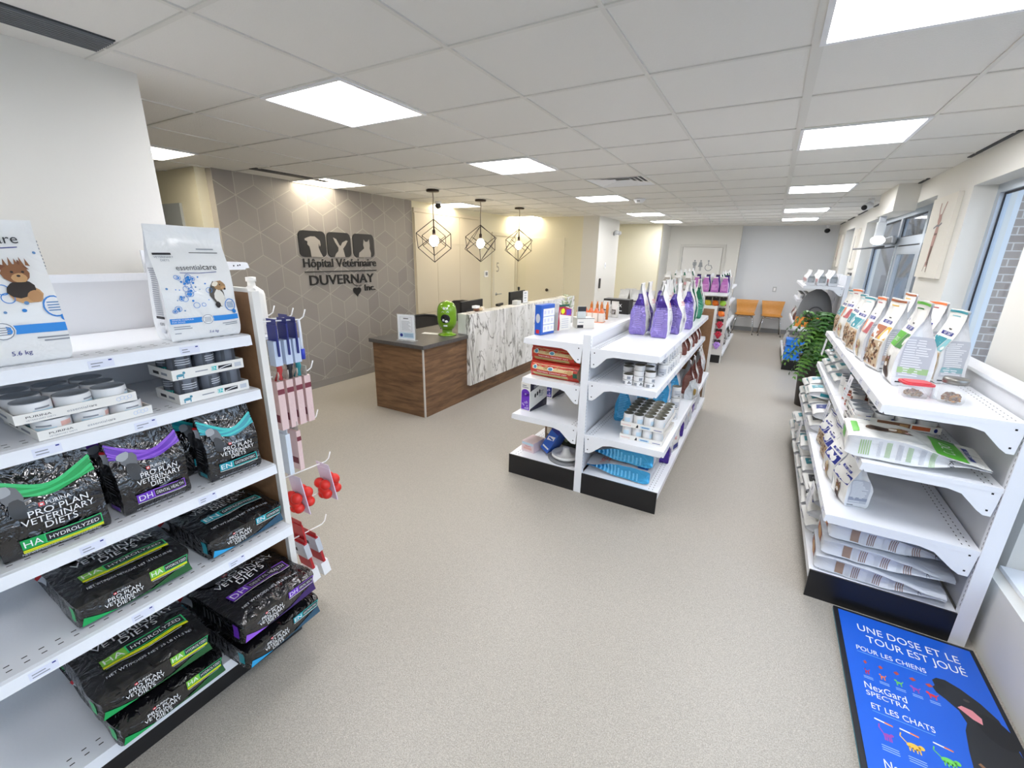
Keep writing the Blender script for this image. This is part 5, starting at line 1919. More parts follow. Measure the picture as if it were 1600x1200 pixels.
# third board left: dental boxes
t = None
for k, (y, rz, lab) in enumerate(((3.0, 82, 'white box with purple end and navy stripes at the near end of the third board'), (3.40, 86, 'white box with navy stripes standing behind the purple ended box'))):
    t = thing('dental_box', lab, 'box', (-1.455, y, .5135), radians(rz), 'white dental boxes')
    MB().box(-.12, 0, 0, .12, .09, .235, M('white_carton')).build('box_body', t, bevel=.002)
    b = MB()
    b.dpoly(mp, [(-.119, .165), (.119, .215), (.119, .234), (-.119, .234)], NAVY if k else M('navy_black_print', '23203a', .4), 1)
    b.dpoly(mp, [(-.119, .002), (.119, .002), (.119, .075), (-.119, .02)], M('navy_black_print', '23203a', .4), 1)
    b.text(mp, 'DENTAL', -.02, .185, .028, WPR, 2)
    for q in range(3):
        b.dell(mp, -.05 + .03 * q, .12 + .01 * q, .012, .018, DARK, 1)
    greek(b, mp, -.0, .08, .10, .15, 4, GPR, random.Random(3))
    b.build('box_print', t)
    es_ = lambda y_, z, l=1: Vector((-.12 - .0006 * l, .09 - y_, z))
    b = MB().drect(es_, .006, .01, .084, .15, PURP if not k else NAVY, 1).dell(es_, .045, .15, .039, .03, PURP if not k else NAVY, 1)
    rd = random.Random(9)
    for q in range(14):
        b.dell(es_, rd.uniform(.015, .075), rd.uniform(.02, .15), .006, .009, M('lilac_print', 'b9a6dc', .5), 2, 8, rd.uniform(0, 3))
    greek(b, es_, .015, .075, .19, .22, 2, GPR, rd)
    b.build('end_print', t)
# deck left: carton, leaning blue box, brown pack, dark green bag, feeder
t = thing('treat_box', 'small pink and white carton at the near corner of the island deck', 'box', (-1.49, 2.90, .1585), radians(-8))
MB().box(-.06, 0, 0, .06, .16, .085, M('pale_pink_carton', 'e6d0d2', .5)).build('box_body', t, bevel=.002)
MB().drect(mp, -.055, .06, .055, .08, M('pale_blue_print', 'b9d2ec', .4), 1).build('blue_band', t)
MB().text(mp, 'TREATS', 0, .043, .018, RED, 1).build('lettering', t)
MB().drect(mp, -.04, .02, .04, .04, M('salmon_print', 'e2b3a8', .4), 1).build('salmon_band', t)
t = thing('toy_box', 'blue carton leaning at a slant on the island deck', 'box', (-1.36, 2.93, .193), 0)
t.rotation_euler = (radians(-4), radians(28), radians(-12))
MB().box(-.04, 0, 0, .04, .17, .24, M('strong_blue_card')).build('box_body', t, bevel=.002)
MB().drect(mp, -.03, .03, .03, .045, WPR, 1).build('white_band', t)
b = MB().dpoly(mp, [(-.028, .10), (.028, .13), (.028, .17), (-.028, .14)], WPR, 1).drect(mp, -.02, .125, .02, .14, M('strong_blue_card'), 2).drect(mp, -.0399, .2, .0399, .239, NAVY, 1)
b.build('box_print', t)
o = plain_bag('chew_pouch', .16, .09, .25, foil('brown_pouch_film', '6d5238', .35, .5), BRN, 41, prints=lambda m, g: m.drect(g.front, -.05, .06, .05, .12, CREAMP, 1))
o.location, o.rotation_euler = (-1.40, 3.24, .159), (0, 0, -.3)
tag(o, 'brown chew pouch behind the small pink carton on the deck', 'pouch')
o = plain_bag('litter_bag', .26, .13, .29, foil('dark_green_film', '26331f', .3, .5), M('deep_green_film', '1d2719', .35), 42,
              prints=lambda m, g: [m.dell(g.front, x, z, .022, .028, M('sage_print', '8fa07c', .5), 1) for x, z in ((-.07, .07), (.0, .09), (.06, .06), (.03, .16), (-.05, .18))])
o.location, o.rotation_euler = (-1.18, 3.22, .159), (0, 0, -.15)
tag(o, 'dark green bag with pale spots behind the white feeder bowl', 'bag')
t = thing('feeder_bowl', 'white cone centred feeder bowl on a grey plate on the island deck', 'feeder', (-1.175, 2.955, .1585))
MB().lathe([(.001, 0), (.135, 0), (.14, .006), (.13, .01), (.001, .01)], M('grey_plate', '85878a', .4), 36).build('plate', t)
MB().lathe([(.085, .0105), (.112, .03), (.115, .048), (.107, .05), (.092, .03), (.05, .028), (.03, .06), (.024, .095), (.018, .10), (.001, .10)], M('white_plastic', 'f0f0ee', .3), 36).build('bowl', t)

# ---- right side top board: white bags with purple gussets
PUF = foil('purple_foil', '9484cc', .26, 1.0, 16, .55)
PUD = foil('deep_purple_foil', '4f3796', .24, 1.0, 16, .5)


def dental_print(m, g):
    F = g.front
    w, h = g.w, g.h
    rd = random.Random(g.seed)
    m.text(F, 'MEDI', 0, .60 * h, .16 * w, RED, 1)
    m.drect(F, -.3 * w, .575 * h, .3 * w, .583 * h, RED, 1)
    greek(m, F, -.3 * w, .3 * w, .42 * h, .54 * h, 4, GPR, rd)
    m.frame(F, -.12 * w, .2 * h, .12 * w, .34 * h, .004, GPR, 1)
    m.drect(F, -.08 * w, .23 * h, .08 * w, .31 * h, M('plum_print', '5b4a78', .5), 2)
    greek(m, F, -.3 * w, .3 * w, .05 * h, .15 * h, 3, LPR, rd)
    for sg_ in (-1, 1):
        sd = g.side(sg_)
        d = g.d
        greek(m, sd, -.3 * d, .3 * d, .15 * h, .55 * h, 12, M('pale_violet_print', 'a898d4', .4), rd, 1)
        m.dpoly(sd, [(-.42 * d, .58 * h), (.42 * d, .58 * h), (.3 * d, .70 * h), (-.3 * d, .70 * h)], PUD, 1)


pb = [plain_bag('dog_food_bag', .20, .125, .40, WHF, PUF, 60 + k, .62, dental_print, seal=WHF, amp=.014, pinch=.3, sealv=.76) for k in range(3)]
GNF = foil('green_foil', '4d9a7c', .24, .9, 16, .4)


def green_print(m, g):
    dental_print(m, Bag(g.w, g.d, g.h, g.fill, g.kind, g.amp, g.seed, g.pinch)) if False else None
    for sg_ in (-1, 1):
        sd = g.side(sg_)
        m.dpoly(sd, [(-.4 * g.d, .5 * g.h), (.4 * g.d, .5 * g.h), (.3 * g.d, .74 * g.h), (-.3 * g.d, .74 * g.h)], M('deep_green_foil', '0f6a44', .25), 1)
    m.text(g.front, 'VET', 0, .6 * g.h, .05, RED, 1)
    greek(m, g.front, -.06, .06, .2 * g.h, .5 * g.h, 8, GPR, random.Random(g.seed))


gb = plain_bag('dog_food_bag', .19, .115, .39, WHF, GNF, 66, .6, green_print, seal=WHF, amp=.014, pinch=.3, sealv=.8)
used = []
LOCS = [(-.86, 3.83, .06, 'purple sided white food bag set back against the island spine'), (-.675, 3.55, .05, 'purple sided white food bag standing nearest the island end'),
        (-.86, 3.60, .1, 'purple sided white food bag wedged behind the front one'), (-.62, 3.80, -.02, 'purple sided white food bag second along the aisle edge'),
        (-.80, 4.08, .1, 'dark purple sided bag half hidden behind the second bag'), (-.60, 4.12, .28, 'purple sided bag leaning towards the aisle, third along the edge'),
        (-.82, 4.36, .0, 'purple sided bag behind the leaning one'), (-.62, 4.42, .1, 'purple sided bag next beyond the leaning one')]
for k, (x, y, r, lab) in enumerate(LOCS):
    o = place(pb[k % 3], (x, y, 1.1045), R9 + r, lab, None, used)
    tag(o, lab, 'dog food bag', 'purple sided bags on the island')
for k, (x, y, r) in enumerate(((-.63, 4.68, .1), (-.62, 4.95, .2), (-.84, 4.62, .0), (-.85, 4.88, .1), (-.84, 5.12, .0), (-.63, 5.17, .1))):
    o = place(gb, (x, y, 1.1045), R9 + r, None, None, used)
    tag(o, 'green sided white bag on the island top, ' + ('first on the aisle edge', 'second on the aisle edge', 'first in the back row', 'second in the back row', 'third in the back row', 'last by the end panel')[k], 'dog food bag', 'green sided bags on the island')

# ---- second board right: tin stacks, tall cans, brown sided bags
DLID = M('dull_gold_lid', '5c5a4c', .5, .15)
flat2 = can('cat_food_tin', .0345, .034, CANW, lambda m, cy, r, h: (m.drect(cy, -.035, .006, -.012, h - .008, GPR, 1, 6, 1), m.drect(cy, .005, .012, .03, .018, DARK, 1, 4, 1), m.drect(cy, .01, .02, .02, .028, DARK, 1, 3, 1)), DLID)
STK = [(-.722, 2.868, 2), (-.652, 2.866, 4), (-.580, 2.872, 3), (-.745, 2.94, 3), (-.674, 2.938, 3), (-.602, 2.944, 2), (-.76, 3.012, 3), (-.69, 3.01, 2), (-.62, 3.016, 3)]
for k, (x, y, n) in enumerate(STK):
    for q in range(n):
        o = place(flat2, (x, y, .871 + q * .0363), R9 * 0 + .3 * k + q)
        tag(o, 'flat white tin on the island, %s pile of the %s row, %s from bottom' % (ORD[k % 3], ORD[k // 3], ORD[q]), 'tin', 'flat tins on the island second board')
tall = can('food_can', .0345, .088, CANW, lambda m, cy, r, h: (m.drect(cy, -.03, .02, .03, .06, LPR, 1, 8, 1), m.drect(cy, -.02, .03, .015, .036, GPR, 2, 4, 1), m.drect(cy, .0, .012, .016, .022, GPR, 2, 3, 1)), DLID)
for r in range(2):
    for k in range(7):
        for q in range(2):
            o = place(tall, (-.565 - .085 * r, 3.22 + k * .083, .871 + q * .0905), .5 * k + r)
            tag(o, 'tall white can, %s along the second board, %s row, %s layer' % (ORD[k], ('aisle', 'inner')[r], ('bottom', 'top')[q]), 'can', 'tall white cans on the island')
BRF = foil('brown_foil', '7d4a42', .28, .9, 16, .3)


def brown_print(m, g):
    rd = random.Random(g.seed)
    m.text(g.front, 'MEDI', 0, .62 * g.h, .035, RED, 1)
    greek(m, g.front, -.05, .05, .2 * g.h, .5 * g.h, 7, GPR, rd)
    for sg_ in (-1, 1):
        greek(m, g.side(sg_), -.03, .03, .15 * g.h, .6 * g.h, 12, M('pale_brown_print', 'a57c70', .5), rd)


bb = plain_bag('cat_food_bag', .15, .09, .172, WHF, BRF, 71, .65, brown_print, seal=WHF, amp=.008, pinch=.25)
for k, (x, y, r) in enumerate(((-.60, 3.92, .1), (-.59, 4.12, .2), (-.58, 4.34, .0), (-.59, 4.56, .25), (-.58, 4.78, .1), (-.59, 5.02, .15))):
    o = place(bb, (x, y, .871), R9 + r)
    tag(o, 'brown sided white bag on the island second board, %s beyond the tall cans' % ORD[k], 'cat food bag', 'brown sided bags on the second board')

# ---- third board right: blue bags, can trays, can column, brown bags, shiny pack
BLF = foil('blue_foil', '46aade', .26, 1.0, 16, .45)
GRW = foil('grey_white_film', 'c9ccd2', .25, .4, 10)


def blue_print(m, g):
    rd = random.Random(g.seed)
    m.text(g.front, 'VET', .1 * g.w, .62 * g.h, .04, RED, 1)
    greek(m, g.front, -.3 * g.w, .3 * g.w, .3 * g.h, .5 * g.h, 5, GPR, rd)
    for sg_ in (-1, 1):
        greek(m, g.side(sg_), -.3 * g.d, .3 * g.d, .1 * g.h, .7 * g.h, 16, M('pale_sky_print', '6fbbe2', .4), rd)


bl = plain_bag('dog_food_bag', .19, .125, .345, GRW, BLF, 73, .66, blue_print, seal=GRW, amp=.01, pinch=.22)
for k, (x, y, r, lab) in enumerate(((-.82, 3.27, .0, 'blue sided bag standing closest to the end post on the third board'), (-.78, 3.62, .1, 'blue sided bag standing behind the can trays'), (-.66, 3.84, .1, 'third blue sided bag, behind the white can column'), (-.62, 4.065, .1, 'blue sided bag with a folded top beyond the can column'))):
    tag(place(bl, (x, y, .471), R9 + r, first=used), lab, 'dog food bag', 'blue sided bags on the third board')


def rec_print(m, mp, w, h):
    m.text(mp, 'recovery', -w * .36, h * .3, h * .45, M('salmon_red_print', 'd98880', .5), 1, fit=w * .22)
    m.dpoly(mp, [(-w * .14, h * .15), (-w * .08, h * .15), (-w * .08, h * .6), (-w * .1, h * .85), (-w * .12, h * .5)], DARK, 1)
    m.drect(mp, -w * .03, h * .2, w * .2, h * .7, M('pale_blue_print', 'b9d2ec', .4), 1)
    m.drect(mp, -w * .0, h * .35, w * .17, h * .55, M('steel_blue_print', '5b87b5', .5), 2)
    m.drect(mp, w * .28, h * .3, w * .46, h * .42, NAVY, 1)


rt = tray(.292, .438, .034, '', rec_print)
sq = can('food_can', .0345, .086, CANW, lambda m, cy, r, h: m.drect(cy, -.02, .03, .02, .06, M('pale_blue_print', 'b9d2ec', .4), 1, 6, 1), DLID)
for lv in range(2):
    z0 = .471 + lv * .0935
    tag(place(rt, (-.598, 3.085, z0), 0), ('lower' if not lv else 'upper') + ' cardboard tray of white cans on the island third board', 'carton tray', 'trays of white cans on the island')
    for r in range(6):
        if not lv and 0 < r:
            continue
        for k in range(4):
            o = place(sq, (-.598 - .1056 + k * .0704, 3.085 - .176 + r * .0704, z0 + .0035), .6 * k + r)
            tag(o, 'white can in the %s tray on the island, row %s, %s from the spine' % (('lower', 'upper')[lv], ORD[r], ORD[k]), 'can', 'white cans in the island trays')
for q in range(3):
    tag(place(tall, (-.49, 3.47, .471 + q * .0905), .3 * q), 'tall white can in the lone column behind the trays, %s from bottom' % ORD[q], 'can', 'tall white cans on the island')
bbt = plain_bag('cat_food_bag', .17, .10, .31, WHF, BRF, 75, .65, brown_print, seal=WHF, amp=.012, pinch=.25)
for k, (x, y, r) in enumerate(((-.52, 4.30, .2), (-.51, 4.52, .1), (-.50, 4.75, .2), (-.52, 4.98, .0), (-.53, 5.17, .0))):
    tag(place(bbt, (x, y, .471), R9 + r, first=used), 'tall brown sided white bag on the island third board, %s past the blue bags' % ORD[k], 'cat food bag', 'brown sided bags on the third board')
o = plain_bag('treat_pouch', .15, .07, .17, foil('silver_foil', 'dfe3e6', .15, .9, 25, .3), foil('silver_foil', 'dfe3e6'), 77, prints=lambda m, g: m.dell(g.front, -.03, .07, .03, .03, M('gold_print', '9a7a2c', .3, .3), 1))
o.location, o.rotation_euler = (-.452, 4.12, .471), (0, 0, R9 - .2)
tag(o, 'shiny silver pouch with a gold spot poking out into the aisle', 'pouch')
# ---- deck right: lying blue bags, then small purple and white packs
def lie_x(o, x, y, z, turn=0):
    """lying on its back, bottom end towards +X, so that the gusset faces the viewer"""
    return lay(o, x, y, z, 0, turn)


lb = plain_bag('dog_food_bag', .34, .098, .46, GRW, BLF, 80, .8, lambda m, g: (m.text(g.front, 'VET', -.08, .33, .06, RED, 1), m.drect(g.front, -.13, .305, -.01, .311, RED, 1), m.text(g.front, 'GASTROINTESTINAL', .0, .18, .035, NAVY, 1, fit=.26),
                                                                               m.drect(g.front, -.15, .02, .15, .09, M('mid_blue_print', '2a6cc0', .4), 1, 8), [greek(m, g.side(s_), -.04, .04, .08, .40, 12, M('pale_sky_print', '6fbbe2', .4), random.Random(4)) for s_ in (-1, 1)]), amp=.010, pinch=.25)
tag(lie_x(lb, -.505, 3.02, .1585), 'blue sided grey bag lying on the island deck, under another', 'dog food bag', 'blue bags lying on the deck')
o = tag(copy_tree(lb), 'blue sided grey bag lying on top of another on the island deck', 'dog food bag', 'blue bags lying on the deck')
lie_x(o, -.50, 3.03, TOP[lb.name], .03)
sp_ = plain_bag('treat_pouch', .16, .075, .25, foil('violet_pack', '4c3392', .25, .5), PUD, 82, prints=lambda m, g: (m.drect(g.front, -.05, .12, .05, .15, WPR, 1), m.dell(g.front, 0, .06, .03, .03, M('lilac_print', 'b9a6dc', .5), 1)))
wp_ = plain_bag('treat_pouch', .16, .075, .24, WHF, WHS, 83, prints=lambda m, g: (m.drect(g.front, -.05, .03, .05, .07, NAVY, 1), m.text(g.front, 'VET', 0, .11, .03, RED, 1)))
rdk = random.Random(12)
for k in range(9):
    o = place(sp_ if k % 3 == 0 else wp_, (-.50 + rdk.uniform(-.01, .015), 3.36 + k * .21, .159), R9 + rdk.uniform(-.3, .3), first=used)
    tag(o, ('violet' if k % 3 == 0 else 'white') + ' pouch standing on the island deck, %s past the lying blue bags' % ORD[k], 'pouch', 'pouches along the island deck')
for k in range(6):
    o = place(wp_, (-.70 + rdk.uniform(-.02, .01), 3.42 + k * .28, .159), R9 + rdk.uniform(-.3, .3), first=used)
    tag(o, 'white pouch in the inner row of the island deck, %s past the blue bags' % ORD[k], 'pouch', 'pouches along the island deck')
# price cards hanging from the aisle rails
# ---------------------------------------------------------------- right shelving under the windows
RG = .992
gr = thing('gondola_shelving', 'white gondola shelving along the windows stocked with white pet food bags', 'shelving unit', (RG, 0, 0))
upright(gr, 0, .058, [2.432, 3.65, 4.87], 1.18, (-1,), .032)
MB().box(.012, 2.464, .155, .03, 4.9, 1.165, M('white_back_panel', 'dcdde0', .45)).box(-.002, 2.464, 1.166, .1, 4.9, 1.182, WHITE).build('back_panel', gr)
gondola_side(gr, -1, 2.433, 4.90, [(1.090, .450), (.800, .465), (.492, .550)], .155, .560, True, 'back', 1.22, True, 0)
LZ = -R9   # fronts towards -X

GSIDE = M('grey_panel_print', 'b9bdc6', .4)


def kibble_print(front_cols, animal, code, side_stripe):
    """cat and dog food art: blue logo, coloured band, animal or kibble picture, grey printed gussets"""
    def f(m, g):
        F = g.front
        w, h = g.w, g.h
        rd = random.Random(g.seed)
        m.drect(F, -.3 * w, .655 * h, .3 * w, .70 * h, M('royal_blue_print', '24308c', .4), 1)
        m.text(F, 'VET', -.1 * w, .66 * h, .1 * w, WPR, 2)
        m.text(F, 'DIET', .14 * w, .66 * h, .1 * w, WPR, 2)
        m.drect(F, -.06 * w, .73 * h, .08 * w, .745 * h, DARK, 1)
        c1, c2 = front_cols
        m.dpoly(F, [(-.46 * w, .62 * h), (.20 * w, .62 * h), (.02 * w, .44 * h), (-.46 * w, .44 * h)], c1, 1)
        m.dpoly(F, [(.24 * w, .62 * h), (.46 * w, .62 * h), (.46 * w, .44 * h), (.06 * w, .44 * h)], c2, 1)
        if code:
            m.text(F, code, -.2 * w, .50 * h, .14 * w, WPR, 2)
        if animal:
            pet(m, F, .05 * w, .22 * h, .40 * w, animal, 2, g.seed)
        else:
            m.drect(F, -.44 * w, .05 * h, .44 * w, .42 * h, M('warm_beige_print', 'cdb595', .5), 1, 8, 4)
            for k in range(60):
                x, z = rd.uniform(-.4, .4) * w, rd.uniform(.07, .4) * h
                m.dell(F, x, z, rd.uniform(.03, .06) * w, rd.uniform(.02, .03) * h, rd.choice((TAN, BRN, M('kibble_print', '9a7750', .5), CREAMP, M('tabby_dark', '3a2a22', .6))), 2, 7, rd.uniform(0, 3))
        for sg_ in (-1, 1):
            sd = g.side(sg_)
            d = g.d
            m.drect(sd, -.38 * d, .10 * h, .38 * d, .60 * h, GSIDE, 1, 3, 8)
            greek(m, sd, -.33 * d, .33 * d, .13 * h, .58 * h, 16, M('white_grey_print', 'e2e4e8', .5), rd, 2)
            m.drect(sd, -.38 * d, .16 * h, .38 * d, .23 * h, side_stripe, 2, 3, 1)
            m.drect(sd, -.38 * d, .04 * h, -.1 * d, .055 * h, DARK, 1, 2, 1)
        m.drect(F, -.49 * w, .955 * h, .49 * w, .985 * h, c1, 1, 8, 1)
        m.drect(g.front, -.3 * w, .90 * h, .1 * w, .915 * h, c2, 1, 4, 1)
        for z_ in (.955,):
            b_ = lambda x, z, l=1: g.P(max(-1, min(1, x / g.W(z / g.h))), 1, min(.999, z / g.h)) + Vector((0, .002, 0))
            m.drect(b_, .49 * w, z_ * h, -.49 * w, .985 * h, c1, 1, 8, 1)
    return f


LEAFG = M('leaf_green_print', '56b32c', .4)
ORN = M('vivid_orange_print', 'f07b3c', .4)
TEALB = M('teal_band_print', '2f8f9c', .4)
GRNST = M('soft_green_stripe', '9fc08a', .5)
ORST = M('soft_rust_stripe', 'b9a39a', .5)
TEST = M('soft_teal_stripe', '86b0b8', .5)
WHB = foil('white_bag_film', 'ecebe6', .2, .35, 9)
RB = {
    'green': plain_bag('cat_food_bag', .21, .155, .425, WHB, WHS, 101, .55, kibble_print((LEAFG, M('leaf_dark_print', '2f7a2c', .4)), 'cat', 'DUO', GRNST), amp=.009, pinch=.35),
    'rust': plain_bag('cat_food_bag', .19, .13, .41, WHB, WHS, 102, .55, kibble_print((M('rust_print', 'a85a2c', .4), M('golden_print', 'e2b23a', .4)), None, '', ORST), amp=.009, pinch=.35),
    'orange': plain_bag('dog_food_bag', .19, .125, .40, WHB, WHS, 103, .55, kibble_print((ORN, M('brick_print', 'b4545a', .4)), 'labrador', '', ORST), amp=.009, pinch=.35),
    'teal': plain_bag('cat_food_bag', .18, .12, .38, WHB, WHS, 104, .55, kibble_print((TEALB, M('pale_teal_print', '7fb6bd', .4)), None, '', TEST), amp=.009, pinch=.35),
}
TOPB = [('green', .700, 2.955, -.10, 'white cat food bag with a green panel beside the red lidded tub'), ('rust', .665, 3.28, .08, 'white bag with a rust coloured panel, second along the window shelf top'),
        ('orange', .640, 3.56, -.05, 'white dog food bag with an orange panel, third along the window shelf top'), ('teal', .625, 3.83, .06, 'white bag with teal band, fourth along the window shelf top'),
        ('teal', .63, 4.12, -.04, 'white bag with teal band, fifth along the window shelf top'), ('orange', .63, 4.42, .08, 'white dog food bag with orange panel, sixth along the window shelf top'),
        ('teal', .63, 4.70, .0, 'white bag with teal band, last on the window shelf top'),
        ('teal', .885, 3.12, .05, 'teal topped bag in the back row behind the green panelled one'), ('orange', .865, 3.40, .1, 'orange topped bag in the back row by the window sill'),
        ('teal', .86, 3.68, -.06, 'second teal topped bag in the back row by the window'), ('rust', .86, 3.98, .05, 'rust topped bag in the back row, towards the entrance')]
for (kd, x, y, r, lab) in TOPB:
    o = place(RB[kd], (x, y, 1.0915), LZ + r + (.10 if x < .8 else .05), lab, None, used)
    tag(o, lab, RB[kd]['category'] if 'category' in RB[kd] else ('dog food bag' if kd == 'orange' else 'cat food bag'), 'white bags on the window shelf top')

KIB = M('kibble_brown', 'a58a68', .8)
t = thing('food_tub', 'clear square tub of pale kibble with a red lid on the window shelf', 'tub', (.678, 2.66, 1.0912), radians(8))
CLP = M('clear_plastic', 'f2f4f6', .06, alpha=.16)
b = MB()
prof = [(.042, 0), (.044, .004), (.053, .062)]
V = []
for r, z in prof:
    V += [(p[0], p[1], z) for p in rrect(-r, -r * .85, r, r * .85, r * .35)]
n = 24
b.add(V, [(j * n + i, j * n + (i + 1) % n, (j + 1) * n + (i + 1) % n, (j + 1) * n + i) for j in range(2) for i in range(n)] + [list(range(n))[::-1]], CLP, True)
b.build('tub_body', t)
b = MB().prism(rrect(-.06, -.051, .06, .051, .026), lambda a, c, q: (a, c, q), .0625, .071, M('red_lid', 'd2444e', .35))
b.prism(rrect(-.048, -.039, .048, .039, .02), lambda a, c, q: (a, c, q), .0711, .075, M('red_lid'))
b.build('tub_lid', t)
rd = random.Random(6)


def heap(n, rx, ry, hz, s, mats):
    b = MB()
    for k in range(n):
        a, q = rd.uniform(0, 6.28), sqrt(rd.random())
        b.ball((rx * q * cos(a), ry * q * sin(a), s + rd.uniform(0, hz) * (1 - .4 * q)), s, s * .9, s * .7, rd.choice(mats), 6, 4)
    return b


o = heap(200, .034, .028, .03, .0052, (KIB, M('kibble_pale', 'c9b79c', .8), M('kibble_grey', '9b9082', .8))).build('kibble', t)
o['kind'] = 'stuff'
o.location = (0, 0, .003)
t = thing('glass_jar', 'round glass jar of brown treats with a metal lid near the shelf edge', 'jar', (.800, 2.628, 1.0912))
MB().lathe([(.001, .001), (.042, .001), (.047, .012), (.047, .07), (.041, .086), (.041, .092)], CLP, 28).build('jar_body', t)
MB().lathe([(.001, .1165), (.042, .1165), (.045, .112), (.045, .0925), (.0415, .0925)], M('grey_steel_lid', '8d8b86', .35, .8), 28).build('jar_lid', t)
o = heap(80, .030, .028, .045, .0075, (M('treat_brown', '7a4c28', .8), M('treat_gold', 'a87434', .8), M('treat_pale', '93806a', .8))).build('treats', t)
o['kind'] = 'stuff'
o.location = (0, 0, .003)
tag(MB().box(-.004, -.08, 0, .004, .08, .05, M('clear_white_divider', 'eef2f8', .15)).box(.0041, -.08, 0, .02, .08, .003, M('clear_white_divider')).build('shelf_divider', None, (.752, 2.745, 1.0912), radians(-4)), 'low white shelf divider running back between the tub and the jar', 'divider')
tag(MB().box(-.075, 0, 0, .075, .13, .20, M('grey_tint_plastic', 'd5dade', .1)).build('display_block', None, (.93, 3.30, 1.0912), 0, .01), 'pale grey plastic block at the back of the window shelf', 'display block') if False else None

# second board: big lying cat bag, can trays, pots
cb_ = plain_bag('cat_food_bag', .30, .105, .50, WHB, WHS, 111, .74, None, amp=.008, pinch=.3)


def cat_lying(m, g):
    F = g.front
    w, h = g.w, g.h
    m.drect(F, -.34 * w, .64 * h, .46 * w, .86 * h, LEAFG, 1, 8, 3)
    m.dpoly(F, [(-.46 * w, .86 * h), (-.34 * w, .86 * h), (-.34 * w, .64 * h), (-.40 * w, .70 * h)], M('leaf_dark_print', '2f7a2c', .4), 1)
    m.text(F, 'DUO', .06 * w, .71 * h, .06, WPR, 2)
    m.drect(F, -.3 * w, .885 * h, .3 * w, .925 * h, M('royal_blue_print', '24308c', .4), 1)
    m.text(F, 'VET DIET', 0, .89 * h, .024, WPR, 2)
    pet(m, F, -.05 * w, .36 * h, .40 * w, 'cat', 2, 3)
    m.drect(F, -.3 * w, .04 * h, .3 * w, .09 * h, LEAFG, 1)
    for sg_ in (-1, 1):
        sd = g.side(sg_)
        rd_ = random.Random(3)
        z = .08
        for (z0, z1, mt) in ((.10, .19, GRNST), (.24, .27, LPR), (.30, .34, GRNST), (.38, .42, GSIDE), (.45, .49, GRNST), (.54, .58, LPR), (.61, .65, GRNST)):
            for q in range(5):
                zz = z0 + (z1 - z0) * q / 5
                m.drect(sd, -.35 * g.d, zz * h, .35 * g.d, (zz + (z1 - z0) * .1) * h, mt, 1, 3, 1)
        m.text(sd, '7 kg', 0, .74 * h, .03, DARK, 1)
    B = g.base
    m.drect(B, -.22 * w, -.1 * g.d, .1 * w, .36 * g.d, LEAFG, 1, 4, 2)
    m.drect(B, -.3 * w, .0, -.24 * w, .3 * g.d, NAVY, 1)


g = Bag(.29, .10, .50, .74, seed=111, amp=.008, pinch=.3)
m = g.mesh(WHB, WHS)
cat_lying(m, g)
bpy.data.objects.remove(cb_)
o = m.build('cat_food_bag', sharp=62)


def lay_r(o, x, y, z, turn=0):
    return lay(o, x, y, z, 0, turn + pi)


tag(lay_r(o, .455, 2.625, .8005, -.06), 'large white cat food bag with green panel lying on the second window board', 'cat food bag')


def mv_print(m, mp, w, h):
    m.drect(mp, -w * .46, h * .15, -w * .30, h * .85, WPR, 1)
    m.text(mp, 'VET', -w * .34, h * .3, h * .45, NAVY, 2)
    m.drect(mp, -w * .22, h * .15, w * .16, h * .85, M('brown_band_print', '8a5f44', .5), 1)
    m.drect(mp, w * .04, h * .3, w * .14, h * .7, TAN, 2)
    m.drect(mp, w * .18, h * .2, w * .38, h * .75, M('brick_orange_print', 'd2693a', .5), 1)
    m.dell(mp, w * .44, h * .45, w * .02, h * .3, NAVY, 1)


wt = tray(.36, .30, .036, '', mv_print)
wtin = can('food_tin', .0425, .05, CANW, lambda m, cy, r, h: (m.drect(cy, -.03, .01, .0, .028, M('pale_brick_print', 'cc9a8c', .5), 1, 6, 1), m.drect(cy, .005, .014, .03, .032, NAVY, 1, 4, 1)))
for lv in range(2):
    z0 = .8005 + lv * .062
    tag(place(wt, (.70, 3.02, z0), 0), ('lower' if not lv else 'upper') + ' carton tray of white tins behind the lying cat bag', 'carton tray', 'tin trays on the window shelving')
    for r in range(3):
        for k in range(4):
            o = place(wtin, (.70 - .132 + k * .088, 3.02 - .09 + r * .09, z0 + .0035), .5 * k - r)
            tag(o, 'white tin in the %s tray by the windows, row %s, %s from the aisle' % (('lower', 'upper')[lv], ORD[r], ORD[k]), 'tin', 'white tins by the windows')
pot = can('food_pot', .034, .062, M('white_pot_label', 'e8e6e2', .4), lambda m, cy, r, h: (m.drect(cy, -.04, .008, .04, .022, M('brick_red_print', 'b2483a', .5), 1, 8, 1), m.drect(cy, -.02, .026, .02, .046, BRN, 1, 5, 1)))
for k in range(8):
    for q in range(2):
        for r in range(2):
            o = place(pot, (.585 + .075 * r + .01 * (k % 2), 3.25 + k * .078, .801 + q * .065), LZ + .4 * k)
            tag(o, 'small white pot with red band, %s along, %s row, %s layer' % (ORD[k], ('aisle', 'inner')[r], ('lower', 'upper')[q]), 'pot', 'small pots on the window shelving')


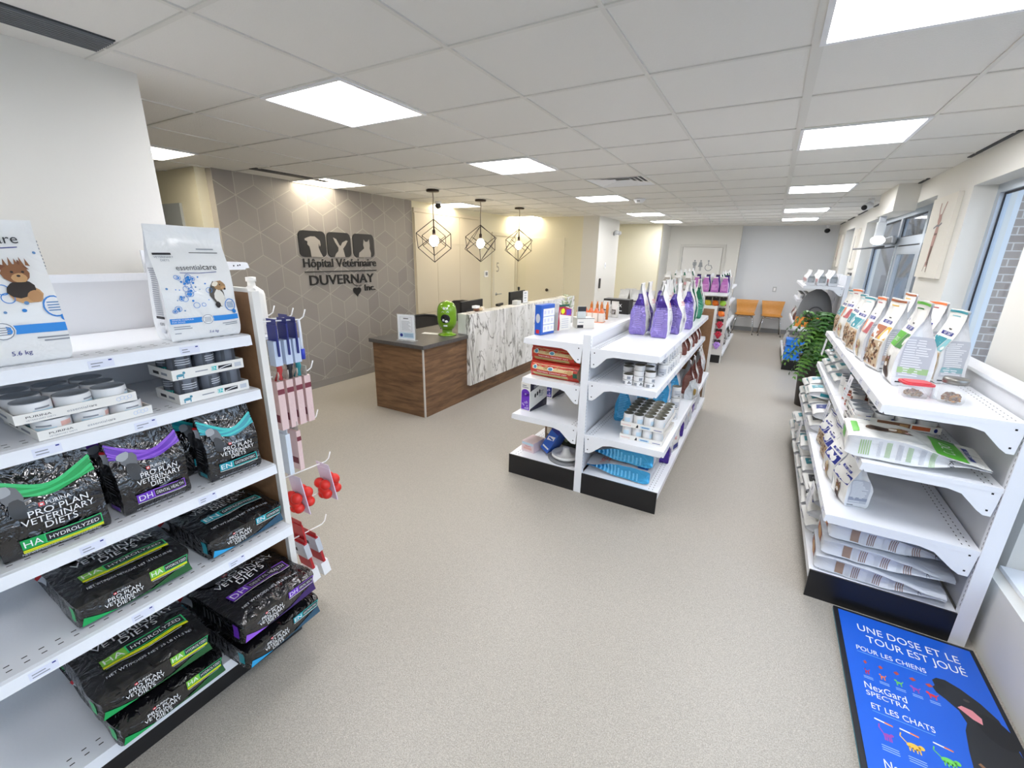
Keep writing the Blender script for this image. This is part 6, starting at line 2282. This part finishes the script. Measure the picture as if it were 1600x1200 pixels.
def pack_print(c):
    def f(m, g):
        rd = random.Random(g.seed)
        w, h = g.w, g.h
        m.drect(g.front, -.36 * w, .07 * h, .10 * w, .26 * h, c, 1, 6, 4)
        m.text(g.front, 'VET', -.13 * w, .12 * h, .09 * w, WPR, 2)
        greek(m, g.front, -.35 * w, .35 * w, .5 * h, .8 * h, 5, GPR, rd)
        m.drect(g.base, -.36 * w, -.34 * g.d, .1 * w, .36 * g.d, c, 1, 4, 2)
        m.text(g.base, 'VET', -.13 * w, -.12 * g.d, g.d * .45, WPR, 2)
        for s_ in (-1, 1):
            m.drect(g.side(s_), -.22 * g.d, .2 * h, .22 * g.d, .36 * h, c, 1, 2, 4)
            greek(m, g.side(s_), -.22 * g.d, .22 * g.d, .42 * h, .75 * h, 8, LPR, rd, 1, 1)
    return f


tp = [plain_bag('cat_food_bag', .25, .066, .37, WHB, WHS, 120 + k, .75, pack_print(c), 'pillow', amp=.010, pinch=.3) for k, c in enumerate((TEALB, M('navy_pack_print', '27357a', .4), M('charcoal_pack_print', '3b3d42', .4)))]


def pile(protos, spots, txt, grp):
    last = {}
    for k, (i, x, y, z, r) in enumerate(spots):
        p = protos[i]
        o = p if p.name not in used else copy_tree(p)
        used.append(p.name)
        key = round(y, 1)
        zz = z if z is not None else last['top']
        lay_r(o, x, y, zz, r * .4)
        last['top'] = TOP[o.name]
        tag(o, txt % (ORD[k] if k < 12 else 'last'), 'cat food bag', grp)


pile(tp, [(0, .54, 4.02, .8005, .05), (0, .55, 4.03, None, -.04), (0, .54, 4.02, None, .06), (0, .53, 4.32, .8005, -.05), (0, .54, 4.33, None, .05), (0, .55, 4.32, None, .0), (0, .53, 4.62, .8005, .03), (0, .54, 4.63, None, .08)],
     'white teal marked pack on the second window board, %s past the pots', 'teal packs lying on the second board')

# third board: standing bags near the end, then lying packs
STB = plain_bag('dog_food_bag', .19, .105, .25, WHB, WHS, 131, .7, kibble_print((M('royal_blue_print', '24308c', .4), NAVY), 'cat', '', M('slate_stripe', '8f96a8', .5)), amp=.009, pinch=.3)
tag(place(STB, (.545, 2.675, .493), LZ + .22), 'white bag with grey printed gusset at the near end of the third board', 'dog food bag')
STL = plain_bag('dog_food_bag', .20, .11, .25, WHB, WHS, 132, .7, kibble_print((M('royal_blue_print'), NAVY), 'labrador', '', M('slate_stripe')), amp=.009, pinch=.3)
tag(place(STL, (.525, 2.93, .493), LZ + .15), 'white dog food bag showing a cream dog face on the third window board', 'dog food bag')
STC = plain_bag('cat_food_bag', .19, .105, .25, WHB, WHS, 133, .7, kibble_print((M('royal_blue_print'), NAVY), None, '', M('slate_stripe')), amp=.009, pinch=.3)
tag(place(STC, (.525, 3.19, .493), LZ + .1), 'white bag with brown kibble picture, third on the third window board', 'cat food bag')
tag(place(STC, (.53, 3.42, .493), LZ + .2, first=[STC.name]), 'white bag with brown kibble picture, fourth on the third window board', 'cat food bag')
pile([tp[2], tp[1], tp[0]], [(0, 0.425, 3.80, .4925, .05), (1, 0.435, 3.82, None, -.05), (2, 0.415, 4.12, .4925, .0), (2, 0.425, 4.12, None, .06), (2, 0.415, 4.13, None, -.05), (2, 0.415, 4.43, .4925, .05), (2, 0.425, 4.42, None, -.03), (2, 0.435, 4.43, None, .03), (2, 0.415, 4.74, .4925, .0), (2, 0.425, 4.73, None, .07)],
     'white pack on the third window board, %s past the standing bags', 'packs lying on the third board')

# deck: three grey lying bags near the end, then piles of packs
GRB = foil('silver_grey_film', 'd5d9e0', .22, .45, 8)


def stripe_print(m, g):
    h, w = g.h, g.w
    MAU = M('mauve_stripe', '8a7068', .5)
    for s_ in (-1, 1):
        sd = g.side(s_)
        m.drect(sd, -.42 * g.d, .17 * h, .42 * g.d, .235 * h, M('taupe_block_print', '9a8272', .5), 1, 3, 2)
        for z0 in (.30, .47, .64):
            for q in range(4):
                m.drect(sd, -.4 * g.d, (z0 + q * .016) * h, .4 * g.d, (z0 + q * .016 + .007) * h, MAU, 1, 3, 1)
            m.drect(sd, -.4 * g.d, (z0 - .05) * h, .4 * g.d, (z0 - .015) * h, LPR, 1, 3, 1)
        m.text(sd, '7 kg', 0, .80 * h, .03, DARK, 1)
    m.drect(g.base, -.3 * w, -.3 * g.d, .25 * w, .35 * g.d, M('rust_end_print', '9a5230', .5), 1, 4, 2)
    m.dell(g.base, .0, 0, .05, .03, TAN, 2)
    m.drect(g.front, -.3 * w, .1 * h, .3 * w, .3 * h, M('rust_end_print'), 1, 4, 2)
    greek(m, g.front, -.3 * w, .3 * w, .4 * h, .8 * h, 6, GPR, random.Random(g.seed))


gb3 = plain_bag('dog_food_bag', .29, .074, .51, GRB, GRB, 141, .74, stripe_print, amp=.009, pinch=.35)
zt = .1555
for k, lab in enumerate(('grey striped bag at the bottom of three lying on the window shelf deck', 'grey striped bag in the middle of three lying on the window shelf deck', 'grey striped bag on top of three lying on the window shelf deck')):
    o = gb3 if k == 0 else copy_tree(gb3)
    lay_r(o, .445 + .012 * k, 2.605 + .01 * k, zt, (-.04, -.02, .02)[k])
    zt = TOP[o.name]
    tag(o, lab, 'dog food bag', 'grey striped bags on the deck')
pile([tp[1], tp[2], tp[0]], [(0, 0.410, 2.93, .1555, .1), (0, 0.415, 2.95, None, -.1), (1, 0.420, 2.93, None, .15), (1, 0.410, 3.22, .1555, -.1), (1, 0.415, 3.24, None, .1), (2, 0.415, 3.52, .1555, .1), (2, 0.415, 3.55, None, .02), (2, 0.405, 3.80, .1555, .0), (2, 0.415, 3.82, None, .1), (2, 0.405, 3.81, None, -.1), (2, 0.395, 4.10, .1555, .05), (2, 0.405, 4.10, None, -.1)],
     'white pack on the window shelf deck, %s past the striped bags', 'packs lying on the deck')
pile([tp[2], tp[0]], [(1, 0.395, 4.42, .1555, .05), (1, 0.405, 4.40, None, -.1), (1, 0.395, 4.41, None, .1), (1, 0.395, 4.72, .1555, .0), (1, 0.405, 4.71, None, .1)],
     'white teal pack in the last two deck piles by the fern, %s in order', 'packs lying on the deck')
# hanging shelf cards
SC = M('shelf_card', 'e6e6ea', .5)
for k, (x, y, z) in enumerate(((.535, 3.16, 1.047), (.535, 4.60, 1.047), (.52, 3.60, .757), (.435, 2.86, .449), (.435, 4.05, .449))):
    t = MB().box(-.001, -.05, -.14, .001, .05, 0, SC)
    cmx = lambda u, v, l=1: Vector((-.0012 - .0005 * l, -u, v))
    greek(t, cmx, -.035, .035, -.12, -.05, 4, LPR, random.Random(k))
    t.dell(cmx, .0, -.03, .012, .012, GPR, 1)
    o = t.build('shelf_card', None, (x - .0185, y, z + .002))
    o.rotation_euler = (0, radians(6), 0)
    tag(o, 'white information card hanging from a window shelf rail, %s' % ('top rail, nearer', 'top rail, towards the plants', 'second rail', 'third rail, nearer', 'third rail, towards the plants')[k], 'card', 'hanging shelf cards')

# floor sign board
fb = thing('floor_sign', 'blue printed board with a black dog lying on the floor by the window shelving', 'floor sign', (.545, 1.47, 0))
SB = M('board_black_edge', '1a1c22', .5)
MB().box(0, 0, .0, .522, .93, .008, M('board_teal_edge', '3f8fa6', .5)).box(0, 0, .0081, .522, .93, .020, SB).build('board', fb, bevel=.002)
PBL = M('poster_blue', '1f62d6', .35)
MB().box(.018, .018, .0202, .504, .912, .0222, PBL).build('poster', fb)
pp = lambda x, y, l=1: Vector((x, y, .0224 + .0003 * l))
MB().text(pp, 'UNE DOSE ET LE', .265, .800, .062, WPR, 1, fit=.36).build('text_line', fb)
MB().text(pp, 'TOUR EST JOUÉ', .280, .735, .062, WPR, 1, fit=.34).build('text_line', fb)
MB().text(pp, 'POUR LES CHIENS', .062, .665, .038, WPR, 1, 'l', fit=.24).build('text_line', fb)
MB().drect(pp, .062, .652, .30, .6545, M('sky_line', '7fc3ee', .5), 1).build('rule_line', fb)
MB().text(pp, 'NexGard', .062, .452, .048, WPR, 1, 'l', fit=.135).build('text_line', fb)
MB().text(pp, 'SPECTRA', .062, .418, .034, WPR, 1, 'l', fit=.135).build('text_line', fb)
MB().text(pp, 'ET LES CHATS', .070, .358, .038, WPR, 1, 'l', fit=.19).build('text_line', fb)
MB().drect(pp, .070, .345, .255, .347, M('sky_line'), 1).build('rule_line', fb)
MB().text(pp, 'NexGard', .07, .115, .048, WPR, 1, 'l', fit=.13).build('text_line', fb)
MB().text(pp, 'COMBO', .07, .082, .034, WPR, 1, 'l', fit=.13).build('text_line', fb)
cols = (RED, ORNG, M('lime_icon', '6fd05a', .5), M('magenta_icon', 'a04ab0', .5), M('scarlet_icon', 'e23a44', .5))
for k in range(5):
    x = .082 + k * .053
    s_ = .5 + .13 * k
    MB().dpoly(pp, [(x - .012 * s_, .600), (x + .004 * s_, .61), (x + .014 * s_, .598), (x - .002 * s_, .588)], M('chew_icon', 'b0483a', .5), 1).build('chew_icon', fb)
    b = MB()
    b.dell(pp, x, .548, .013 * s_, .007 * s_, cols[k], 1).dell(pp, x - .013 * s_, .556, .006 * s_, .006 * s_, cols[k], 1)
    for q in (-.009, .008):
        b.drect(pp, x + q * s_ - .002, .533 - .003 * s_, x + q * s_ + .002, .546, cols[k], 1)
    b.dstrip(pp, [(x + .012 * s_, .55), (x + .02 * s_, .56)], .003, cols[k], 1)
    for q in range(2):
        b.drect(pp, x - .016, .515 - q * .008, x + .016, .518 - q * .008, M('pale_sky_text', '9fc3f2', .5), 1)
    b.build('dog_icon', fb)
for k, (x, c) in enumerate(((.10, M('magenta_icon')), (.175, M('amber_icon', 'f0c04a', .5)), (.27, M('lime_icon')))):
    s_ = (.7, 1.15, 1.2)[k]
    MB().dstrip(pp, [(x - .03, .312), (x + .025, .306)], .006, WPR, 1).dstrip(pp, [(x - .0, .31), (x + .025, .306)], .006, ORNG, 2).build('tube_icon', fb)
    b = MB()
    b.dell(pp, x, .255, .018 * s_, .011 * s_, c, 1).dell(pp, x + .02 * s_, .262, .008 * s_, .008 * s_, c, 1)
    for q in (-.012, -.004, .006, .014):
        b.drect(pp, x + q * s_ - .002, .232, x + q * s_ + .002, .25, c, 1)
    b.dstrip(pp, [(x - .016 * s_, .26), (x - .03 * s_, .28), (x - .026 * s_, .295)], .004, c, 1)
    for q in range(3):
        b.drect(pp, x - .025, .205 - q * .009, x + .025, .208 - q * .009, M('pale_sky_text'), 1)
    b.build('cat_icon', fb)
b = MB()
BLKD = M('black_coat_print', '25272b', .5)
b.dpoly(pp, [(.504, .40), (.504, .30), (.502, .02), (.33, .02), (.33, .20), (.345, .34), (.36, .43), (.375, .47), (.365, .52), (.335, .555), (.312, .575), (.305, .600), (.315, .612), (.313, .640), (.33, .66), (.36, .665), (.40, .645), (.45, .60), (.485, .545)], BLKD, 1)
b.dell(pp, .338, .625, .018, .014, M('nose_black', '15161a', .3), 2).dell(pp, .405, .588, .010, .007, M('dim_eye', '4a4440', .3), 2).dell(pp, .46, .48, .05, .07, M('coat_shade_print', '1b1d20', .5), 2, 14, .4)
b.dpoly(pp, [(.365, .535), (.40, .50), (.425, .49), (.43, .52), (.41, .545), (.38, .55)], M('tongue_pink', 'e08f98', .4), 3)
pet(b, pp, .43, .14, .12, 'cat', 4, 7)
for q in range(3):
    b.dstrip(pp, [(.40 - q * .012, .26 - q * .05), (.36, .30 - q * .06)], .012, M('tabby_light'), 4)
b.build('animal_print', fb)

# ---------------------------------------------------------------- fern, rear shelving by the windows
fern = thing('potted_fern', 'big green fern spilling into the aisle behind the window shelving', 'plant', (.66, 6.2, 0))
MB().lathe([(.001, 0), (.15, 0), (.19, .56), (.2, .57), (.2, .60), (.18, .60), (.17, .55), (.001, .55)], M('dark_planter', '3a3634', .5), 28).build('plant_pot', fern)
MB().lathe([(.001, .551), (.168, .551), (.1, .58), (.001, .59)], M('potting_soil', '35281f', .95), 18).build('soil', fern)
FGS = [M('fern_green', '32661f', .45), M('fern_dark_green', '1f4519', .5), M('fern_light_green', '568a2c', .45)]
rd = random.Random(21)
for k in range(64):
    a = rd.uniform(0, 2 * pi)
    if k % 3 == 0:
        a = rd.uniform(pi * .75, pi * 1.6)
    ln = rd.uniform(.24, .42)
    rise = rd.uniform(.05, .5)
    mt = rd.choice(FGS)
    b = MB()
    pts = []
    for i in range(15):
        q = i / 14
        r = ln * q * (.95 if sin(a) > -.2 or True else 1)
        z = .57 + rise * sin(min(1, q * 1.15) * pi * .62) * 1.25 - (.22 + .42 * (1 - rise)) * max(0, q - .4) ** 1.7
        rx = r if cos(a) < 0 else r * .55
        pts.append(Vector((rx * cos(a), r * sin(a) * (.85 if sin(a) < 0 else .7), max(.06, z))))
    b.tube(pts, [.0045 * (1 - .8 * i / 14) for i in range(15)], mt, 5)
    for i in range(2, 15):
        d = (pts[min(i + 1, 14)] - pts[i - 1]).normalized()
        sd = d.cross(Vector((0, 0, 1)))
        if sd.length < .01:
            continue
        sd.normalize()
        up = sd.cross(d)
        wl = .085 * sin(pi * (i / 15) ** .8) + .014
        for s_ in (-1, 1):
            c = pts[i] + sd * s_ * wl * .5 - up * .004
            tip = pts[i] + sd * s_ * wl + d * .02 - up * .015
            b.add([pts[i] - d * .008, c - d * .016, tip, c + d * .014, pts[i] + d * .006], [(0, 1, 2, 3, 4)], mt)
    b.build('frond', fern)

RR = thing('gondola_shelving', 'second white shelving unit along the windows beyond the fern', 'shelving unit', (.985, 0, 0))
upright(RR, 0, .05, [8.12, 9.0, 10.2], 1.50, (-1,), .03)
MB().box(.01, 8.15, .155, .03, 10.2, 1.49, M('white_back_panel')).build('back_panel', RR)
gondola_side(RR, -1, 8.121, 8.99, [(1.335, .50), (.70, .52)], .155, .58, True, 'back', 1.3, False, 0)
gondola_side(RR, -1, 9.0, 10.23, [(1.335, .50), (1.06, .50), (.70, .52)], .155, .58, False, 'back', 1.3, False, 0)
GWIN = M('grey_window_print', '9aa0a2', .4)
rgb = plain_bag('cat_food_bag', .17, .11, .225, WHF, WHS, 151, .7, lambda m, g: [(m.drect(f, -.38 * g.d, .2 * g.h, .38 * g.d, .62 * g.h, GWIN, 1, 3, 3), greek(m, f, -.3 * g.d, .3 * g.d, .25 * g.h, .5 * g.h, 3, LPR, random.Random(1), 2)) for f in (g.side(-1), g.side(1))] + [m.drect(g.front, -.05, .05, .05, .1, M('dusty_rose_print', 'c98f92', .5), 1)], amp=.006, pinch=.3)
for r in range(5):
    for k in range(3):
        o = place(rgb, (.560 + .137 * k, 8.24 + .2 * r, 1.336), LZ + .05 * ((r + k) % 3 - 1))
        tag(o, 'grey panelled white bag on the rear shelf top, row %s, %s from the aisle' % (ORD[r], ORD[k]), 'cat food bag', 'grey panelled bags on the rear shelving')
for k in range(8):
    for q in range(2):
        o = place(tall, (.54 + .085 * (q % 2), 9.1 + .13 * k, 1.061), .7 * k)
        tag(o, 'white can under the grey panelled bags, %s along, %s row' % (ORD[k], ('aisle', 'inner')[q]), 'can', 'cans on the rear shelving')
for k in range(5):
    o = place(bb, (.52, 9.15 + .22 * k, .701), LZ + .1 * (k % 3 - 1))
    tag(o, 'brown sided bag on the rear shelving middle board, %s along' % ORD[k], 'cat food bag', 'brown sided bags on the rear shelving')
BLP = foil('bright_blue_film', '2a7fe0', .25, .5, 10)
bp_ = plain_bag('dog_food_bag', .26, .095, .36, BLP, BLP, 161, .75, lambda m, g: (m.dell(g.base, .06, 0, .04, .02, M('yellow_olive_print', 'b5a83a', .5), 1), m.drect(g.base, -.11, -.035, -.06, .035, WPR, 1)), amp=.008)
zt = .156
for k in range(3):
    o = bp_ if not k else copy_tree(bp_)
    lay_r(o, .395, 8.29, zt, .02 * (k - 1))
    zt = TOP[o.name]
    tag(o, 'bright blue bag lying low beyond the fern, %s from the deck' % ORD[k], 'dog food bag', 'blue bags beyond the fern')
for k in range(7):
    o = place(wp_, (.46 + .02 * (k % 2), 8.60 + .22 * k, .156), LZ + .1 * (k % 3 - 1), first=used)
    tag(o, 'white pouch on the rear window shelving deck, %s along' % ORD[k], 'pouch', 'pouches on the rear deck')
dm = thing('pet_dome', 'grey felt pet dome on the shelving end behind the fern', 'pet bed', (.715, 8.58, .7016))
FELT = M('grey_felt', '77797c', .95, bump=(220, .3))
V, Fc = [], []
nA, nZ = 26, 10
for j in range(nZ + 1):
    q = j / nZ
    for i in range(nA):
        a = 2 * pi * i / nA
        r = .245 * sqrt(max(0, 1 - (q * .995) ** 2.4))
        V.append((r * cos(a), .9 * r * sin(a), .57 * q))
for j in range(nZ):
    for i in range(nA):
        Fc.append((j * nA + i, j * nA + (i + 1) % nA, (j + 1) * nA + (i + 1) % nA, (j + 1) * nA + i))
Fc.append(list(range(nA))[::-1])
Fc.append([nZ * nA + i for i in range(nA)])
MB().add(V, Fc, FELT, True).build('dome_shell', dm)
ring = []
for k in range(17):
    q = pi * k / 16
    x, z = .14 * cos(q), .03 + .27 * sin(q)
    rr_ = .245 * sqrt(max(0, 1 - (z / .57) ** 2.4))
    ring.append((x, -.9 * sqrt(max(.0004, rr_ * rr_ - x * x)), z))
MB().tube(ring, .009, M('dark_felt', '4d4f52', .95), 8).build('dome_opening', dm)
tag(MB().lathe([(.001, 0), (.03, 0), (.03, .08), (.012, .11), (.012, .13), (.016, .132), (.016, .15), (.001, .15)], M('white_bottle_plastic', 'f0ede6', .35), 16).build('spray_bottle', None, (.90, 8.24, .7016)), 'small white bottle in front of the grey pet dome', 'bottle')
ORP = foil('orange_pack_film', 'e08a2a', .3, .5)
op_ = plain_bag('treat_pouch', .12, .05, .15, ORP, M('orange_side', 'c9701e', .35), 171)
for k in range(3):
    o = op_ if not k else copy_tree(op_)
    o.location, o.rotation_euler = (.52 + .125 * k, 8.22, .7005), (0, 0, .15 * (k - 1))
    tag(o, 'orange treat pouch in front of the grey dome, %s from the aisle' % ORD[k], 'pouch', 'orange pouches in front of the dome')

# ---------------------------------------------------------------- far island with its slat endcap
FX = -1.06
gf = thing('gondola_shelving', 'far shelving island with toys on its end, before the restroom', 'shelving unit', (FX, 0, 0))
upright(gf, -.025, .025, [8.06, 9.3, 10.5], 1.40, (-1, 1), .03)
MB().box(-.012, 8.09, .155, .012, 10.5, 1.38, M('white_back_panel')).build('back_panel', gf)
gondola_side(gf, 1, 8.07, 10.53, [(1.20, .45), (.92, .46), (.55, .5)], .155, .54, False, 'back', 1.23, False, .025)
gondola_side(gf, -1, 8.07, 10.53, [(1.20, .45), (.92, .46), (.55, .5)], .155, .54, False, 'back', 1.23, False, -.025)
ec = thing('slatwall_panel', 'white slat panel hung with bright pet toys at the near end of the far island', 'slat panel', (FX, 8.038, 0))
MB().box(-.50, 0, .13, .54, .015, 1.42, EDGE).build('panel_core', ec)
b = MB()
z = .16
while z < 1.36:
    b.box(-.50, -.006, z, .54, -.0002, z + .065, EDGE)
    z += .078
b.build('slats', ec)
MB().box(.5405, -.008, .0, .56, .016, 1.43, EDGE).build('panel_trim', ec)
MB().box(-.52, -.008, .0, -.5005, .016, 1.43, EDGE).build('panel_trim', ec)
MB().box(-.50, -.03, 0, .54, .014, .129, BLACK).build('kick_plate', ec)
es2 = thing('endcap_shelf', 'white shelf across the top of the toy covered slat panel', 'shelf', (FX, 8.031, 1.185))
MB().box(-.50, -.32, -.018, .54, 0, 0, WHITE).build('shelf_board', es2)
MB().box(-.50, -.332, -.05, .54, -.3205, .002, WHITE).build('price_rail', es2)
for xx in (-.50, .528):
    MB().prism([(0, -.0185), (-.30, -.0185), (-.29, -.045), (-.1, -.045), (-.03, -.12), (0, -.12)], lambda a, c, q: (xx + q, a, c), 0, .012, WHITE).build('shelf_bracket', es2)
PKF = foil('rose_violet_foil', 'b870b8', .25, .5)
pkb = plain_bag('dog_food_bag', .115, .09, .235, PKF, foil('white_violet_side', 'd9cbe2', .25, .4), 181, .66, lambda m, g: greek(m, g.front, -.04, .04, .04, .13, 5, M('pale_rose_print', 'd6a0d2', .4), random.Random(2)), seal=WHF, amp=.007, pinch=.3, topw=.55)
pkd = plain_bag('dog_food_bag', .115, .095, .27, foil('ink_violet_foil', '3f2a7c', .25, .5), WHS, 182, .66, None, seal=M('ink_seal', '241c3a', .3), amp=.007, pinch=.3, topw=.5)
rd = random.Random(31)
gw = plain_bag('dog_food_bag', .15, .10, .30, WHF, foil('dark_green_gusset', '1f5c45', .25, .5), 191, .66, lambda m, g: (m.text(g.front, 'VET', 0, .15, .035, RED, 1), greek(m, g.front, -.05, .05, .04, .12, 5, GPR, rd)), seal=WHF, amp=.01, pinch=.3, sealv=.80, topw=.45)
gg = plain_bag('cat_food_bag', .14, .10, .255, foil('pearl_grey_foil', 'a5a099', .25, .7), foil('grey_gusset', '8f8a84', .25, .7), 192, .66, lambda m, g: (m.drect(g.front, -.05, .1, .05, .14, M('dusty_rose_print', 'c98f92', .5), 1), greek(m, g.front, -.05, .05, .04, .09, 3, WPR, rd)), seal=WHF, amp=.012, pinch=.3, sealv=.80, topw=.4)
for k in range(7):
    if k < 3:
        tag(place(gg, (FX - .42 + .165 * k, 7.785, 1.1865), .06 * (k % 3 - 1), first=used), 'pearl grey bag on the far endcap shelf, %s from the desk side' % ORD[k], 'pet food bag', 'grey bags on the endcap')
        tag(place(gw, (FX - .43 + .165 * k, 7.93, 1.1865), .03 * k - .04, first=used), 'green sided bag on the far endcap shelf, %s from the desk side' % ORD[k], 'pet food bag', 'green bags on the endcap')
        continue
    tag(place(pkb, (FX - .37 + .140 * k, 7.785, 1.1865), .06 * (k % 3 - 1), first=used), 'rose violet bag on the far endcap shelf, %s beyond the grey ones' % ORD[k - 3], 'dog food bag', 'rose violet bags')
    tag(place(pkd, (FX - .37 + .142 * k, 7.93, 1.1865), .05 * (k % 2), first=used), 'dark violet bag behind the rose ones, %s beyond the green ones' % ORD[k - 3], 'dog food bag', 'dark violet bags')
TOYC = [M('toy_yellow', 'e8cf3c', .4), M('toy_orange', 'ee7a22', .4), M('toy_lime', '9ccc3c', .4), M('toy_red', 'd8281e', .4), M('toy_crimson', 'b51f3a', .4), M('toy_purple', '7a3cb0', .4), M('toy_magenta', 'd0388c', .4), M('toy_lilac', 'b78adf', .4)]
CN = 'yellow orange lime red crimson purple magenta lilac'.split()
ROWS = [(1.10, (0, 1, 2)), (.93, (1, 3, 1)), (.75, (3, 3, 4)), (.585, (5, 6, 4)), (.405, (7, 5, 7))]
for r, (z, cs) in enumerate(ROWS):
    for k, c in enumerate(cs):
        x = FX + .245 + .112 * k
        y = 8.022
        t = thing('pet_toy', '%s pet toy on the far slat panel, %s row down, %s across' % (CN[c], ORD[r], ORD[k]), 'pet toy', (x, y, z), 0, 'pet toys on the far slat panel')
        MB().tube([(0, .009, -.004), (0, -.09, -.004), (0, -.1, .012)], .003, HOOKM, 6).build('hook_rod', t)
        MB().box(-.05, -.062, -.055, .05, -.058, .0, M('toy_card_black', '2a2220', .5)).build('card', t)
        b = MB()
        rr = random.Random(r * 7 + k)
        if r < 2:
            b.ball((0, -.064, -.098), .05, .042, .046, TOYC[c], 14, 8)
            b.ball((.035, -.055, -.12), .02, .018, .02, TOYC[(c + 2) % 8], 10, 6)
            b.ball((-.03, -.055, -.075), .02, .018, .02, TOYC[c], 10, 6)
        else:
            for q in range(6):
                a = q * 1.05
                b.ball((.029 * cos(a), -.064, -.088 + .03 * sin(a)), .025, .03, .024, TOYC[c], 10, 6)
            b.ball((0, -.06, -.135), .024, .02, .03, TOYC[c], 10, 6)
        b.build('toy_body', t)
# bags on the far island
for k in range(9):
    p = (gg, gw)[k % 2]
    tag(place(p, (FX + .36, 8.22 + .245 * k, 1.2015), R9 + rd.uniform(-.15, .15), first=used), '%s bag on the far island top, aisle side, %s along' % (('pearl grey', 'green sided')[k % 2], ORD[k]), 'pet food bag', 'bags on the far island')
    tag(place((gw, gg)[k % 2], (FX - .36, 8.22 + .245 * k, 1.2015), -R9 + rd.uniform(-.15, .15), first=used), '%s bag on the far island top, desk side, %s along' % (('green sided', 'pearl grey')[k % 2], ORD[k]), 'pet food bag', 'bags on the far island')
dk2 = plain_bag('dog_food_bag', .16, .09, .21, foil('black_green_foil', '1f2f2a', .22, .6), M('white_gusset', 'dfe0e0', .3), 193, .7, lambda m, g: greek(m, g.front, -.05, .05, .05, .12, 4, WPR, rd), amp=.01)
bn2 = plain_bag('dog_food_bag', .16, .09, .21, foil('dark_brown_foil', '4a2a22', .22, .6), M('white_gusset'), 194, .7, lambda m, g: greek(m, g.front, -.05, .05, .05, .12, 4, WPR, rd), amp=.01)
for j, (z, xx) in enumerate(((.921, .40), (.551, .44), (.156, .48))):
    for k in range(9):
        p = (dk2, wp_, bn2)[(k + j) % 3]
        tag(place(p, (FX + xx, 8.2 + .25 * k, z), R9 + rd.uniform(-.2, .2), first=used), '%s bag on the far island, %s board, %s along the aisle' % (('dark green', 'white', 'dark brown')[(k + j) % 3], ('second', 'third', 'deck')[j], ORD[k]), 'pet food bag', 'bags on the far island')
